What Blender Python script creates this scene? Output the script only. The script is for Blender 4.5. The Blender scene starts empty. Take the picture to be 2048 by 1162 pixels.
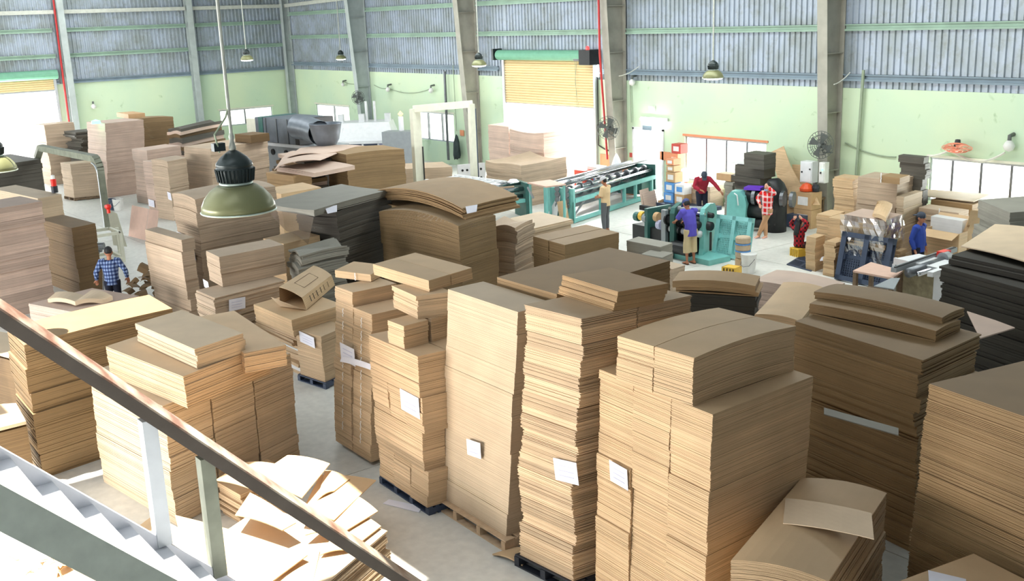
import bpy, math, random
from mathutils import Vector, Matrix, Euler, noise
R = math.radians
rnd = random.Random(7)
scene = bpy.context.scene
COL = scene.collection

# ---------------------------------------------------------------- camera
CAM_H = 6.4
cam_data = bpy.data.cameras.new('camera')
cam_data.sensor_width = 36.0
cam_data.lens = 2114.0 / 2048.0 * 36.0
cam_data.clip_start = 0.1
cam_data.clip_end = 400
cam = bpy.data.objects.new('camera', cam_data)
COL.objects.link(cam)
def aim_camera():
    pit, rol, yaw = R(14.56), R(-2.17), R(-52.64)
    fw = Vector((math.sin(yaw)*math.cos(pit), math.cos(yaw)*math.cos(pit), -math.sin(pit)))
    rt = Vector((math.cos(yaw), -math.sin(yaw), 0)); up = rt.cross(fw)
    r2 = math.cos(rol)*rt + math.sin(rol)*up
    u2 = -math.sin(rol)*rt + math.cos(rol)*up
    m = Matrix((r2, u2, -fw)).transposed().to_4x4()
    m.translation = Vector((0, 0, CAM_H))
    cam.matrix_world = m
aim_camera()
scene.camera = cam

# ---------------------------------------------------------------- world, sun, exposure
scene.view_settings.view_transform = 'Standard'
scene.view_settings.look = 'None'
scene.view_settings.exposure = 0.15
scene.view_settings.gamma = 1.0
scene.view_settings.use_curve_mapping = False
scene.cycles.max_bounces = 5
scene.cycles.diffuse_bounces = 3
scene.cycles.glossy_bounces = 2
scene.cycles.transmission_bounces = 2
scene.cycles.transparent_max_bounces = 6
scene.cycles.caustics_reflective = False
scene.cycles.caustics_refractive = False
scene.cycles.sample_clamp_indirect = 6
scene.cycles.use_denoising = True
world = bpy.data.worlds.new('world'); scene.world = world
world.use_nodes = True
bg = world.node_tree.nodes['Background']
bg.inputs[0].default_value = (0.93, 0.97, 1.0, 1)
bg.inputs[1].default_value = 2.6
def sun_lamp():
    l = bpy.data.lights.new('sun', 'SUN'); l.energy = 19; l.angle = R(0.6); l.color = (1, 0.93, 0.82)
    o = bpy.data.objects.new('sun', l); COL.objects.link(o)
    o.rotation_euler = Vector((0.10, 0.12, -0.99)).to_track_quat('-Z', 'Y').to_euler()
sun_lamp()
def area(name, loc, d, sx, sy, power, color=(1, 1, 1)):
    l = bpy.data.lights.new(name, 'AREA'); l.shape = 'RECTANGLE'; l.size = sx; l.size_y = sy
    l.energy = power; l.color = color
    o = bpy.data.objects.new(name, l); COL.objects.link(o); o.location = loc
    o.rotation_euler = Vector(d).to_track_quat('-Z', 'Y').to_euler()
    return o
# daylight through the open side of the hall, left of and behind the camera
area('daylight_side_doors', (-15.5, -11.9, 2.5), (0.06, 1, 0.0), 13, 4.4, 3450, (1, 0.965, 0.92))
area('daylight_side_doors', (-38, -11.9, 2.8), (0, 1, 0.08), 22, 4.6, 3700, (1, 0.98, 0.96))
# unseen fill lamp added behind the camera to lift the stair's near side
area('camera_side_fill', (5, -4, 7.6), (-1, .45, -.25), 2.4, 1.2, 170)
# unseen overhead fill strips added to brighten the machine aisle and the far end
area('overhead_fill_strip', (-24, 20, 9.2), (0, 0.0, -1), 34, 4, 1900, (0.95, 1, 0.98))
area('overhead_fill_strip', (-51, 15, 9.2), (-0.1, 0, -1), 5, 20, 700, (0.97, 1, 1))

# the sky's light coming in at the roller door and the windows of the far walls
area('daylight_roller_door', (-32.4, 27.6, 1.6), (0.05, -1, -0.05), 5.2, 2.6, 2000)
area('daylight_window', (-23.4, 27.6, 1.5), (0, -1, -0.1), 3.3, 1.4, 260)
area('daylight_window', (-12.8, 27.6, 1.6), (0, -1, -0.1), 6, 1.1, 420)
area('daylight_door', (-27.0, 27.6, 1.2), (0, -1, -0.1), 1.3, 2.1, 160)
area('daylight_left_door', (-55.3, 10.7, 1.9), (1, 0, -0.05), 7, 3.4, 1400)

# ---------------------------------------------------------------- materials
MATS = {}
def new_mat(name):
    m = bpy.data.materials.new(name); m.use_nodes = True
    nt = m.node_tree; b = nt.nodes['Principled BSDF']
    return m, nt, b
def srgb(r, g, b):
    f = lambda c: (c/255/12.92) if c/255 <= 0.04045 else ((c/255+0.055)/1.055)**2.4
    return (f(r), f(g), f(b))
def cardboard(name, rgb, contrast=0.16, stripe=90.0, rough=0.62, dark=0.72):
    m, nt, b = new_mat(name); N = nt.nodes; L = nt.links
    geo = N.new('ShaderNodeNewGeometry'); tc = N.new('ShaderNodeTexCoord')
    at = N.new('ShaderNodeAttribute'); at.attribute_name = 'tone'
    mp = N.new('ShaderNodeMapping'); mp.inputs['Scale'].default_value = (0.7, 0.7, stripe)
    L.new(tc.outputs['Object'], mp.inputs[0])
    n1 = N.new('ShaderNodeTexNoise'); n1.inputs['Scale'].default_value = 1.0; n1.inputs['Detail'].default_value = 2
    L.new(mp.outputs[0], n1.inputs[0])
    n2 = N.new('ShaderNodeTexNoise'); n2.inputs['Scale'].default_value = 2.2; n2.inputs['Detail'].default_value = 4
    L.new(tc.outputs['Object'], n2.inputs[0])
    n3 = N.new('ShaderNodeTexNoise'); n3.inputs['Scale'].default_value = 240; n3.inputs['Detail'].default_value = 2
    L.new(tc.outputs['Object'], n3.inputs[0])
    sx = N.new('ShaderNodeSeparateXYZ'); L.new(geo.outputs['Normal'], sx.inputs[0])
    ab = N.new('ShaderNodeMath'); ab.operation = 'ABSOLUTE'; L.new(sx.outputs[2], ab.inputs[0])
    side = N.new('ShaderNodeMath'); side.operation = 'LESS_THAN'; L.new(ab.outputs[0], side.inputs[0]); side.inputs[1].default_value = 0.6
    # stripe factor on cut edges only
    mr = N.new('ShaderNodeMapRange'); L.new(n1.outputs[0], mr.inputs[0])
    mr.inputs[1].default_value = 0.3; mr.inputs[2].default_value = 0.7; mr.inputs[3].default_value = 1-contrast*1.3; mr.inputs[4].default_value = 1+contrast
    mx = N.new('ShaderNodeMix'); mx.data_type = 'FLOAT'
    L.new(side.outputs[0], mx.inputs[0]); mx.inputs[2].default_value = 0.93; L.new(mr.outputs[0], mx.inputs[3])
    mr2 = N.new('ShaderNodeMapRange'); L.new(n2.outputs[0], mr2.inputs[0])
    mr2.inputs[1].default_value = 0.3; mr2.inputs[2].default_value = 0.7; mr2.inputs[3].default_value = 0.93; mr2.inputs[4].default_value = 1.06
    mr3 = N.new('ShaderNodeMapRange'); L.new(n3.outputs[0], mr3.inputs[0]); mr3.inputs[3].default_value = 0.93; mr3.inputs[4].default_value = 1.07
    a = N.new('ShaderNodeMath'); a.operation = 'MULTIPLY'; L.new(mx.outputs[0], a.inputs[0]); L.new(mr2.outputs[0], a.inputs[1])
    c = N.new('ShaderNodeMath'); c.operation = 'MULTIPLY'; L.new(a.outputs[0], c.inputs[0]); L.new(at.outputs['Fac'], c.inputs[1])
    e = N.new('ShaderNodeMath'); e.operation = 'MULTIPLY'; L.new(c.outputs[0], e.inputs[0]); L.new(mr3.outputs[0], e.inputs[1])
    rgbn = N.new('ShaderNodeRGB'); rgbn.outputs[0].default_value = (*srgb(*rgb), 1)
    vm = N.new('ShaderNodeVectorMath'); vm.operation = 'SCALE'
    L.new(rgbn.outputs[0], vm.inputs[0]); L.new(e.outputs[0], vm.inputs['Scale'])
    L.new(vm.outputs[0], b.inputs['Base Color'])
    b.inputs['Roughness'].default_value = rough
    b.inputs['Specular IOR Level'].default_value = 0.35
    MATS[name] = m
    return m
cardboard('kraft', (206, 178, 144))
cardboard('kraft_plain', (203, 182, 154), contrast=0.05)
cardboard('kraft_warm', (210, 179, 140), contrast=0.14)
cardboard('kraft_pink', (202, 178, 162), contrast=0.14, stripe=50)
cardboard('kraft_far', (196, 174, 150), contrast=0.16, stripe=45)
cardboard('kraft_olive', (164, 134, 96), contrast=0.10, stripe=60)
cardboard('kraft_deep', (142, 117, 84), contrast=0.12, stripe=60)  # darkened kraft: the shade on some stacks is put into the board colour
cardboard('board_grey', (150, 147, 136), contrast=0.12)
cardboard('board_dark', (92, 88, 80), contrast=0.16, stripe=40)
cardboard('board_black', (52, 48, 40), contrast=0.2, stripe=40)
cardboard('board_white', (232, 232, 232), contrast=0.05)
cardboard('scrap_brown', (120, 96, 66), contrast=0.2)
def plain(name, rgb, rough=0.5, metal=0.0, var=0.08, scale=6.0, bump=0.0, spec=0.5, emit=None, es=0.0):
    m, nt, b = new_mat(name); N = nt.nodes; L = nt.links
    tc = N.new('ShaderNodeTexCoord')
    n = N.new('ShaderNodeTexNoise'); n.inputs['Scale'].default_value = scale; n.inputs['Detail'].default_value = 4
    L.new(tc.outputs['Object'], n.inputs[0])
    mr = N.new('ShaderNodeMapRange'); L.new(n.outputs[0], mr.inputs[0])
    mr.inputs[1].default_value = 0.25; mr.inputs[2].default_value = 0.75; mr.inputs[3].default_value = 1-var; mr.inputs[4].default_value = 1+var
    rgbn = N.new('ShaderNodeRGB'); rgbn.outputs[0].default_value = (*srgb(*rgb), 1)
    vm = N.new('ShaderNodeVectorMath'); vm.operation = 'SCALE'
    L.new(rgbn.outputs[0], vm.inputs[0]); L.new(mr.outputs[0], vm.inputs['Scale'])
    L.new(vm.outputs[0], b.inputs['Base Color'])
    b.inputs['Roughness'].default_value = rough; b.inputs['Metallic'].default_value = metal
    b.inputs['Specular IOR Level'].default_value = spec
    if emit:
        b.inputs['Emission Color'].default_value = (*emit, 1); b.inputs['Emission Strength'].default_value = es
    if bump:
        bp = N.new('ShaderNodeBump'); bp.inputs['Strength'].default_value = bump
        L.new(n.outputs[0], bp.inputs['Height']); L.new(bp.outputs[0], b.inputs['Normal'])
    MATS[name] = m
    return m
plain('paper', (235, 235, 245), 0.8, var=0.03)
plain('strap_white', (240, 240, 240), 0.5, var=0.02)
plain('plastic_black', (34, 38, 46), 0.5, var=0.2)
plain('plastic_blue_black', (58, 70, 92), 0.5, var=0.2)
plain('plastic_teal', (150, 216, 214), 0.5)
plain('plastic_white', (232, 232, 228), 0.4)
plain('plastic_purple', (110, 60, 200), 0.4)
plain('plastic_yellow', (235, 190, 70), 0.5)
plain('plastic_red', (225, 40, 25), 0.4)
plain('plastic_orange', (235, 90, 40), 0.4)
plain('wood', (198, 170, 138), 0.8, var=0.15, scale=12)
plain('wood_dark', (120, 100, 78), 0.8, var=0.2, scale=12)
plain('plywood', (212, 178, 160), 0.7, var=0.06)
plain('steel_column', (176, 186, 184), 0.6, var=0.12, scale=3)
plain('steel_column_dust', (166, 164, 152), 0.7, var=0.16, scale=2.5)
plain('steel_band', (196, 200, 190), 0.6, var=0.1)
plain('girt_blue', (128, 146, 158), 0.6, var=0.15, scale=2)
plain('girt_green', (150, 178, 160), 0.6, var=0.15, scale=2)
plain('pipe_red', (190, 50, 50), 0.5)
plain('machine_teal', (122, 192, 186), 0.4, var=0.08)
plain('machine_dark_green', (58, 104, 98), 0.4, var=0.15)
plain('machine_black', (30, 32, 34), 0.45, var=0.3)
plain('machine_white', (228, 230, 232), 0.4, var=0.05)
plain('machine_cream', (226, 226, 208), 0.5, var=0.06)
plain('machine_grey', (150, 156, 160), 0.4, var=0.08)
plain('machine_lavender', (196, 196, 224), 0.4, var=0.05)
plain('chrome', (210, 212, 216), 0.18, 1.0, var=0.04)
plain('steel_dull', (120, 124, 128), 0.4, 0.7, var=0.15)
plain('rubber', (24, 24, 26), 0.7, var=0.2)
plain('panel_tan', (150, 140, 110), 0.7, var=0.3, scale=9)
plain('lamp_black', (44, 54, 54), 0.35, 0.3, var=0.2)
plain('lamp_olive', (128, 130, 92), 0.35, 0.2, var=0.1, scale=4)
plain('lamp_ring', (200, 215, 205), 0.3, 0.4)
plain('lamp_rod', (178, 182, 172), 0.5, 0.2, var=0.2, scale=10)
plain('lamp_glass', (255, 255, 255), 0.3, emit=(1, 0.97, 1), es=14)
plain('tube_glow', (255, 255, 255), 0.3, emit=(0.95, 1, 0.98), es=30)
plain('green_glow', (40, 230, 130), 0.3, emit=(0.1, 1, 0.45), es=6)
plain('red_glow', (240, 40, 40), 0.3, emit=(1, 0.06, 0.06), es=2)
plain('amber_glow', (250, 190, 120), 0.3, emit=(1, 0.6, 0.3), es=1.5)
plain('stringer_green', (216, 224, 210), 0.55, var=0.12, scale=8)
plain('tread_white', (226, 229, 236), 0.5, var=0.08, scale=5)
plain('post_white', (206, 212, 216), 0.5, var=0.08, scale=6)
plain('post_green', (128, 132, 116), 0.6, var=0.25, scale=5)
plain('shutter', (232, 208, 160), 0.6, var=0.03)
plain('shutter_drum', (112, 170, 142), 0.5, var=0.08)
plain('alu', (190, 196, 200), 0.35, 0.4, var=0.04)
plain('cable_black', (40, 44, 40), 0.6)
plain('cable_grey', (150, 165, 140), 0.6)
plain('cable_white', (225, 225, 215), 0.6)
plain('fan_grey', (90, 96, 92), 0.5)
plain('fan_orange', (240, 150, 120), 0.5)
plain('box_red', (196, 80, 70), 0.7)
plain('box_orange', (226, 150, 110), 0.7)
plain('box_blue', (100, 160, 225), 0.6)
plain('box_tan', (196, 160, 118), 0.7)
plain('box_white', (235, 232, 230), 0.7)
plain('skin', (176, 118, 88), 0.6, var=0.04)
plain('skin_light', (214, 160, 134), 0.6, var=0.04)
plain('hair_black', (22, 20, 22), 0.6, var=0.2, scale=60)
plain('eye_dark', (20, 16, 14), 0.3)
plain('lip', (150, 80, 70), 0.5)
plain('cloth_beige', (222, 192, 150), 0.9, var=0.05)
plain('cloth_grey', (96, 98, 102), 0.9, var=0.06)
plain('cloth_purple', (92, 84, 190), 0.9, var=0.08)
plain('cloth_khaki', (206, 188, 148), 0.9, var=0.06)
plain('cloth_maroon', (160, 34, 56), 0.9, var=0.08)
plain('cloth_tan', (184, 142, 106), 0.9, var=0.08)
plain('cloth_navy', (26, 30, 48), 0.9, var=0.1)
plain('cloth_blue', (44, 70, 158), 0.9, var=0.08)
plain('cloth_brown', (70, 46, 44), 0.9, var=0.1)
plain('cap_navy', (70, 80, 130), 0.8)
plain('cap_grey', (200, 200, 204), 0.8)
plain('cap_dark', (62, 70, 84), 0.8)
plain('mask_blue', (150, 190, 230), 0.8)
plain('sandal', (60, 50, 44), 0.8)
plain('jacket_dark', (50, 62, 62), 0.9, var=0.2)
plain('duct_grey', (120, 128, 138), 0.38, 0.5, var=0.22, scale=2.5)
def checker(name, c1, c2, scale, c3=None, th=0.5):
    m, nt, b = new_mat(name); N = nt.nodes; L = nt.links
    tc = N.new('ShaderNodeTexCoord'); mp = N.new('ShaderNodeMapping'); L.new(tc.outputs['Object'], mp.inputs[0])
    mp.inputs['Scale'].default_value = (scale, scale*0.0+scale, scale)
    sx = N.new('ShaderNodeSeparateXYZ'); L.new(mp.outputs[0], sx.inputs[0])
    add = N.new('ShaderNodeMath'); add.operation = 'ADD'; L.new(sx.outputs[0], add.inputs[0]); L.new(sx.outputs[1], add.inputs[1])
    def band(sock):
        f = N.new('ShaderNodeMath'); f.operation = 'FRACT'; L.new(sock, f.inputs[0])
        g = N.new('ShaderNodeMath'); g.operation = 'LESS_THAN'; L.new(f.outputs[0], g.inputs[0]); g.inputs[1].default_value = th
        return g.outputs[0]
    u = band(add.outputs[0]); v = band(sx.outputs[2])
    s = N.new('ShaderNodeMath'); s.operation = 'ADD'; L.new(u, s.inputs[0]); L.new(v, s.inputs[1])
    s2 = N.new('ShaderNodeMath'); s2.operation = 'MULTIPLY'; L.new(s.outputs[0], s2.inputs[0]); s2.inputs[1].default_value = 0.5
    cr = N.new('ShaderNodeValToRGB'); L.new(s2.outputs[0], cr.inputs[0]); cr.color_ramp.interpolation = 'CONSTANT'
    cr.color_ramp.elements[0].color = (*srgb(*c1), 1); cr.color_ramp.elements[1].color = (*srgb(*c2), 1); cr.color_ramp.elements[1].position = 0.9
    e = cr.color_ramp.elements.new(0.4); e.color = (*srgb(*(c3 or tuple((a+b2)//2 for a, b2 in zip(c1, c2)))), 1)
    L.new(cr.outputs[0], b.inputs['Base Color']); b.inputs['Roughness'].default_value = 0.9
    MATS[name] = m
checker('cloth_plaid_blue', (150, 170, 205), (34, 50, 92), 12.0, (74, 96, 144))
checker('cloth_check_red', (238, 214, 214), (222, 24, 26), 6.5, (232, 180, 180), 0.66)
checker('cloth_plaid_red', (120, 20, 30), (24, 12, 18), 8.0, (170, 24, 34))
def rust_rail():
    m, nt, b = new_mat('rail_rusty'); N = nt.nodes; L = nt.links
    tc = N.new('ShaderNodeTexCoord'); n = N.new('ShaderNodeTexNoise'); n.inputs['Scale'].default_value = 5; n.inputs['Detail'].default_value = 6
    mp = N.new('ShaderNodeMapping'); mp.inputs['Scale'].default_value = (1, 1.2, 1.2); L.new(tc.outputs['Object'], mp.inputs[0]); L.new(mp.outputs[0], n.inputs[0])
    cr = N.new('ShaderNodeValToRGB'); L.new(n.outputs[0], cr.inputs[0])
    cr.color_ramp.elements[0].position = 0.35; cr.color_ramp.elements[0].color = (*srgb(120, 84, 66), 1)
    cr.color_ramp.elements[1].position = 0.62; cr.color_ramp.elements[1].color = (*srgb(176, 166, 150), 1)
    L.new(cr.outputs[0], b.inputs['Base Color']); b.inputs['Roughness'].default_value = 0.5
    MATS['rail_rusty'] = m
rust_rail()
def floor_mat():
    m, nt, b = new_mat('concrete_floor'); N = nt.nodes; L = nt.links
    tc = N.new('ShaderNodeTexCoord')
    n = N.new('ShaderNodeTexNoise'); n.inputs['Scale'].default_value = 0.5; n.inputs['Detail'].default_value = 8
    L.new(tc.outputs['Object'], n.inputs[0])
    n2 = N.new('ShaderNodeTexNoise'); n2.inputs['Scale'].default_value = 7; n2.inputs['Detail'].default_value = 5; L.new(tc.outputs['Object'], n2.inputs[0])
    mixf = N.new('ShaderNodeMath'); mixf.operation = 'ADD'; L.new(n.outputs[0], mixf.inputs[0]); L.new(n2.outputs[0], mixf.inputs[1])
    cr = N.new('ShaderNodeValToRGB'); mr = N.new('ShaderNodeMapRange'); L.new(mixf.outputs[0], mr.inputs[0]); mr.inputs[1].default_value = 0.6; mr.inputs[2].default_value = 1.4
    L.new(mr.outputs[0], cr.inputs[0])
    cr.color_ramp.elements[0].color = (*srgb(200, 200, 194), 1); cr.color_ramp.elements[1].color = (*srgb(232, 231, 224), 1)
    L.new(cr.outputs[0], b.inputs['Base Color'])
    b.inputs['Roughness'].default_value = 0.42
    bp = N.new('ShaderNodeBump'); bp.inputs['Strength'].default_value = 0.05; L.new(n2.outputs[0], bp.inputs['Height']); L.new(bp.outputs[0], b.inputs['Normal'])
    MATS['concrete_floor'] = m
floor_mat()
def green_wall():
    m, nt, b = new_mat('green_paint'); N = nt.nodes; L = nt.links
    tc = N.new('ShaderNodeTexCoord')
    n = N.new('ShaderNodeTexNoise'); n.inputs['Scale'].default_value = 0.35; n.inputs['Detail'].default_value = 5; L.new(tc.outputs['Object'], n.inputs[0])
    cr = N.new('ShaderNodeValToRGB'); L.new(n.outputs[0], cr.inputs[0])
    cr.color_ramp.elements[0].position = 0.35; cr.color_ramp.elements[0].color = (*srgb(198, 222, 194), 1)
    cr.color_ramp.elements[1].position = 0.65; cr.color_ramp.elements[1].color = (*srgb(212, 229, 194), 1)
    # sooty wisps where cobweb hangs
    n2 = N.new('ShaderNodeTexNoise'); n2.inputs['Scale'].default_value = 1.6; n2.inputs['Detail'].default_value = 9; n2.inputs['Distortion'].default_value = 1.2
    L.new(tc.outputs['Object'], n2.inputs[0])
    mr = N.new('ShaderNodeMapRange'); L.new(n2.outputs[0], mr.inputs[0]); mr.inputs[1].default_value = 0.66; mr.inputs[2].default_value = 0.76; mr.inputs[3].default_value = 0; mr.inputs[4].default_value = 0.5
    mx = N.new('ShaderNodeMix'); mx.data_type = 'RGBA'; L.new(mr.outputs[0], mx.inputs[0]); L.new(cr.outputs[0], mx.inputs[6]); mx.inputs[7].default_value = (*srgb(130, 168, 110), 1)
    L.new(mx.outputs[2], b.inputs['Base Color']); b.inputs['Roughness'].default_value = 0.7
    MATS['green_paint'] = m
green_wall()
def cladding_mat():
    m, nt, b = new_mat('cladding'); N = nt.nodes; L = nt.links
    tc = N.new('ShaderNodeTexCoord'); sx = N.new('ShaderNodeSeparateXYZ'); L.new(tc.outputs['Object'], sx.inputs[0])
    n = N.new('ShaderNodeTexNoise'); n.inputs['Scale'].default_value = 1.1; n.inputs['Detail'].default_value = 8; L.new(tc.outputs['Object'], n.inputs[0])
    cr = N.new('ShaderNodeValToRGB'); L.new(n.outputs[0], cr.inputs[0])
    cr.color_ramp.elements[0].position = 0.32; cr.color_ramp.elements[0].color = (*srgb(150, 160, 162), 1)
    cr.color_ramp.elements[1].position = 0.6; cr.color_ramp.elements[1].color = (*srgb(172, 184, 198), 1)
    # dust gathered above each rail: brownish film, keyed on height above the rails
    n2 = N.new('ShaderNodeTexNoise'); n2.inputs['Scale'].default_value = 3.5; n2.inputs['Detail'].default_value = 10; n2.inputs['Roughness'].default_value = 0.7; L.new(tc.outputs['Object'], n2.inputs[0])
    mr = N.new('ShaderNodeMapRange'); L.new(n2.outputs[0], mr.inputs[0]); mr.inputs[1].default_value = 0.5; mr.inputs[2].default_value = 0.75; mr.inputs[3].default_value = 0; mr.inputs[4].default_value = 0.6
    mx = N.new('ShaderNodeMix'); mx.data_type = 'RGBA'; L.new(mr.outputs[0], mx.inputs[0]); L.new(cr.outputs[0], mx.inputs[6]); mx.inputs[7].default_value = (*srgb(122, 124, 104), 1)
    L.new(mx.outputs[2], b.inputs['Base Color']); b.inputs['Roughness'].default_value = 0.45; b.inputs['Metallic'].default_value = 0.15
    MATS['cladding'] = m
cladding_mat()
def glass_mat():
    m = bpy.data.materials.new('window_glass'); m.use_nodes = True; nt = m.node_tree; nt.nodes.clear()
    o = nt.nodes.new('ShaderNodeOutputMaterial'); t = nt.nodes.new('ShaderNodeBsdfTransparent'); g = nt.nodes.new('ShaderNodeBsdfGlossy')
    t.inputs[0].default_value = (0.94, 0.97, 0.96, 1); g.inputs['Roughness'].default_value = 0.05
    mx = nt.nodes.new('ShaderNodeMixShader'); mx.inputs[0].default_value = 0.08
    nt.links.new(t.outputs[0], mx.inputs[1]); nt.links.new(g.outputs[0], mx.inputs[2]); nt.links.new(mx.outputs[0], o.inputs[0])
    MATS['window_glass'] = m
    m = bpy.data.materials.new('clear_film'); m.use_nodes = True; nt = m.node_tree; nt.nodes.clear()
    o = nt.nodes.new('ShaderNodeOutputMaterial'); t = nt.nodes.new('ShaderNodeBsdfTransparent'); g = nt.nodes.new('ShaderNodeBsdfGlossy')
    t.inputs[0].default_value = (0.93, 0.93, 0.95, 1); g.inputs['Roughness'].default_value = 0.12
    tc = nt.nodes.new('ShaderNodeTexCoord'); nz = nt.nodes.new('ShaderNodeTexNoise'); nz.inputs['Scale'].default_value = 9; nt.links.new(tc.outputs['Object'], nz.inputs[0])
    bp = nt.nodes.new('ShaderNodeBump'); bp.inputs['Strength'].default_value = 1.0; nt.links.new(nz.outputs[0], bp.inputs['Height']); nt.links.new(bp.outputs[0], g.inputs['Normal'])
    mx = nt.nodes.new('ShaderNodeMixShader'); mx.inputs[0].default_value = 0.35
    nt.links.new(t.outputs[0], mx.inputs[1]); nt.links.new(g.outputs[0], mx.inputs[2]); nt.links.new(mx.outputs[0], o.inputs[0])
    MATS['clear_film'] = m
glass_mat()

# ---------------------------------------------------------------- mesh helpers
class MB:
    def __init__(self, mtx=None):
        self.v = []; self.f = []; self.t = []; self.mi = []; self.m = mtx; self.smooth = False
    def add(self, vs, fs, tone=1.0):
        n = len(self.v)
        if self.m is not None: vs = [tuple(self.m @ Vector(p)) for p in vs]
        self.v += vs
        for f in fs:
            self.f.append(tuple(n+i for i in f)); self.t.append(tone)
        return self
    def box(self, lo, hi, tone=1.0):
        x0, y0, z0 = lo; x1, y1, z1 = hi
        return self.add([(x0,y0,z0),(x1,y0,z0),(x1,y1,z0),(x0,y1,z0),(x0,y0,z1),(x1,y0,z1),(x1,y1,z1),(x0,y1,z1)],
                        [(0,3,2,1),(4,5,6,7),(0,1,5,4),(1,2,6,5),(2,3,7,6),(3,0,4,7)], tone)
    def cbox(self, c, s, tone=1.0):
        return self.box((c[0]-s[0]/2, c[1]-s[1]/2, c[2]-s[2]/2), (c[0]+s[0]/2, c[1]+s[1]/2, c[2]+s[2]/2), tone)
    def hexa(self, b, t, tone=1.0):
        return self.add(list(b)+list(t), [(0,3,2,1),(4,5,6,7),(0,1,5,4),(1,2,6,5),(2,3,7,6),(3,0,4,7)], tone)
    def bar(self, p, q, w, h=None, up=(0,0,1), tone=1.0):
        p = Vector(p); q = Vector(q); h = h or w; d = (q-p).normalized(); u = Vector(up)
        if abs(d.dot(u)) > 0.98: u = Vector((0, 1, 0))
        s = d.cross(u).normalized(); u = s.cross(d).normalized()
        a = [tuple(p + s*i*w/2 + u*j*h/2) for i, j in ((-1,-1),(1,-1),(1,1),(-1,1))]
        b = [tuple(q + s*i*w/2 + u*j*h/2) for i, j in ((-1,-1),(1,-1),(1,1),(-1,1))]
        return self.add(a+b, [(0,3,2,1),(4,5,6,7),(0,1,5,4),(1,2,6,5),(2,3,7,6),(3,0,4,7)], tone)
    def tube(self, pts, r, n=10, tone=1.0, cap=True):
        pts = [Vector(p) for p in pts]; rr = r if isinstance(r, (list, tuple)) else [r]*len(pts)
        vs = []; k = len(pts); u = None
        for i, p in enumerate(pts):
            d = (pts[min(i+1, k-1)] - pts[max(i-1, 0)]).normalized()
            if u is None:
                u = d.orthogonal().normalized()
            else:
                u = (u - d*u.dot(d)).normalized()
            s = d.cross(u)
            for j in range(n):
                a = 2*math.pi*j/n
                vs.append(tuple(p + (u*math.cos(a) + s*math.sin(a))*rr[i]))
        fs = [(i*n+j, i*n+(j+1)%n, (i+1)*n+(j+1)%n, (i+1)*n+j) for i in range(k-1) for j in range(n)]
        if cap: fs += [tuple(range(n-1, -1, -1)), tuple(range((k-1)*n, k*n))]
        return self.add(vs, fs, tone)
    def lathe(self, c, prof, n=24, tone=1.0, axis='z'):
        vs = []; k = len(prof)
        for r, z in prof:
            for j in range(n):
                a = 2*math.pi*j/n
                p = (r*math.cos(a), r*math.sin(a), z)
                if axis == 'x': p = (z, p[0], p[1])
                if axis == 'y': p = (p[1], z, p[0])
                vs.append((c[0]+p[0], c[1]+p[1], c[2]+p[2]))
        fs = [(i*n+j, i*n+(j+1)%n, (i+1)*n+(j+1)%n, (i+1)*n+j) for i in range(k-1) for j in range(n)]
        if prof[0][0] > 1e-4: fs.append(tuple(range(n-1, -1, -1)))
        if prof[-1][0] > 1e-4: fs.append(tuple(range((k-1)*n, k*n)))
        return self.add(vs, fs, tone)
    def sheet(self, c, th=0.008, bend=0.0, n=6, tone=1.0, axis=0):
        # c: four corners in order; axis 0 bends along c0->c1, 1 along c1->c2
        c = [Vector(p) for p in c]
        vs = []; fs = []
        for lay in (0, 1):
            for i in range(n+1):
                for j in range(n+1):
                    s, t = i/n, j/n
                    p = (c[0]*(1-s)+c[1]*s)*(1-t) + (c[3]*(1-s)+c[2]*s)*t
                    x = s if axis == 0 else t
                    p = p + Vector((0, 0, bend*4*x*(1-x) - lay*th))
                    vs.append(tuple(p))
        m = n+1; o = m*m
        for i in range(n):
            for j in range(n):
                a = i*m+j; fs.append((a, a+m, a+m+1, a+1)); fs.append((o+a, o+a+1, o+a+m+1, o+a+m))
        for k in range(n):
            fs.append((k, k+1, o+k+1, o+k)); a = n*m+k; fs.append((a+1, a, o+a, o+a+1))
            a = k*m; fs.append((a+m, a, o+a, o+a+m)); a = k*m+n; fs.append((a, a+m, o+a+m, o+a))
        return self.add(vs, fs, tone)
    def mesh(self, name, mat, loc=(0,0,0)):
        me = bpy.data.meshes.new(name)
        lx, ly, lz = loc
        me.from_pydata([(x-lx, y-ly, z-lz) for x, y, z in self.v], [], self.f)
        at = me.attributes.new('tone', 'FLOAT', 'FACE'); at.data.foreach_set('value', self.t)
        me.materials.append(MATS[mat])
        if self.smooth:
            me.polygons.foreach_set('use_smooth', [True]*len(me.polygons))
        me.update()
        return me
def tag(o, label=None, cat=None, group=None, kind=None):
    if label: o['label'] = label
    if cat: o['category'] = cat
    if group: o['group'] = group
    if kind: o['kind'] = kind
    return o
class Thing:
    def __init__(self, name, label=None, cat=None, loc=(0,0,0), group=None, kind=None, rz=0.0):
        self.o = bpy.data.objects.new(name, None); COL.objects.link(self.o)
        self.o.empty_display_size = 0.1
        self.loc = tuple(loc); self.o.location = loc; self.rz = rz; self.o.rotation_euler = (0, 0, rz)
        tag(self.o, label, cat, group, kind)
    def part(self, name, mb, mat, parent=None, label=None, kind=None, local=False):
        me = mb.mesh(name, mat, (0,0,0) if local else self.loc)
        o = bpy.data.objects.new(name, me); COL.objects.link(o); o.parent = parent or self.o
        if label: o['label'] = label
        if kind: o['kind'] = kind
        return o
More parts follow.
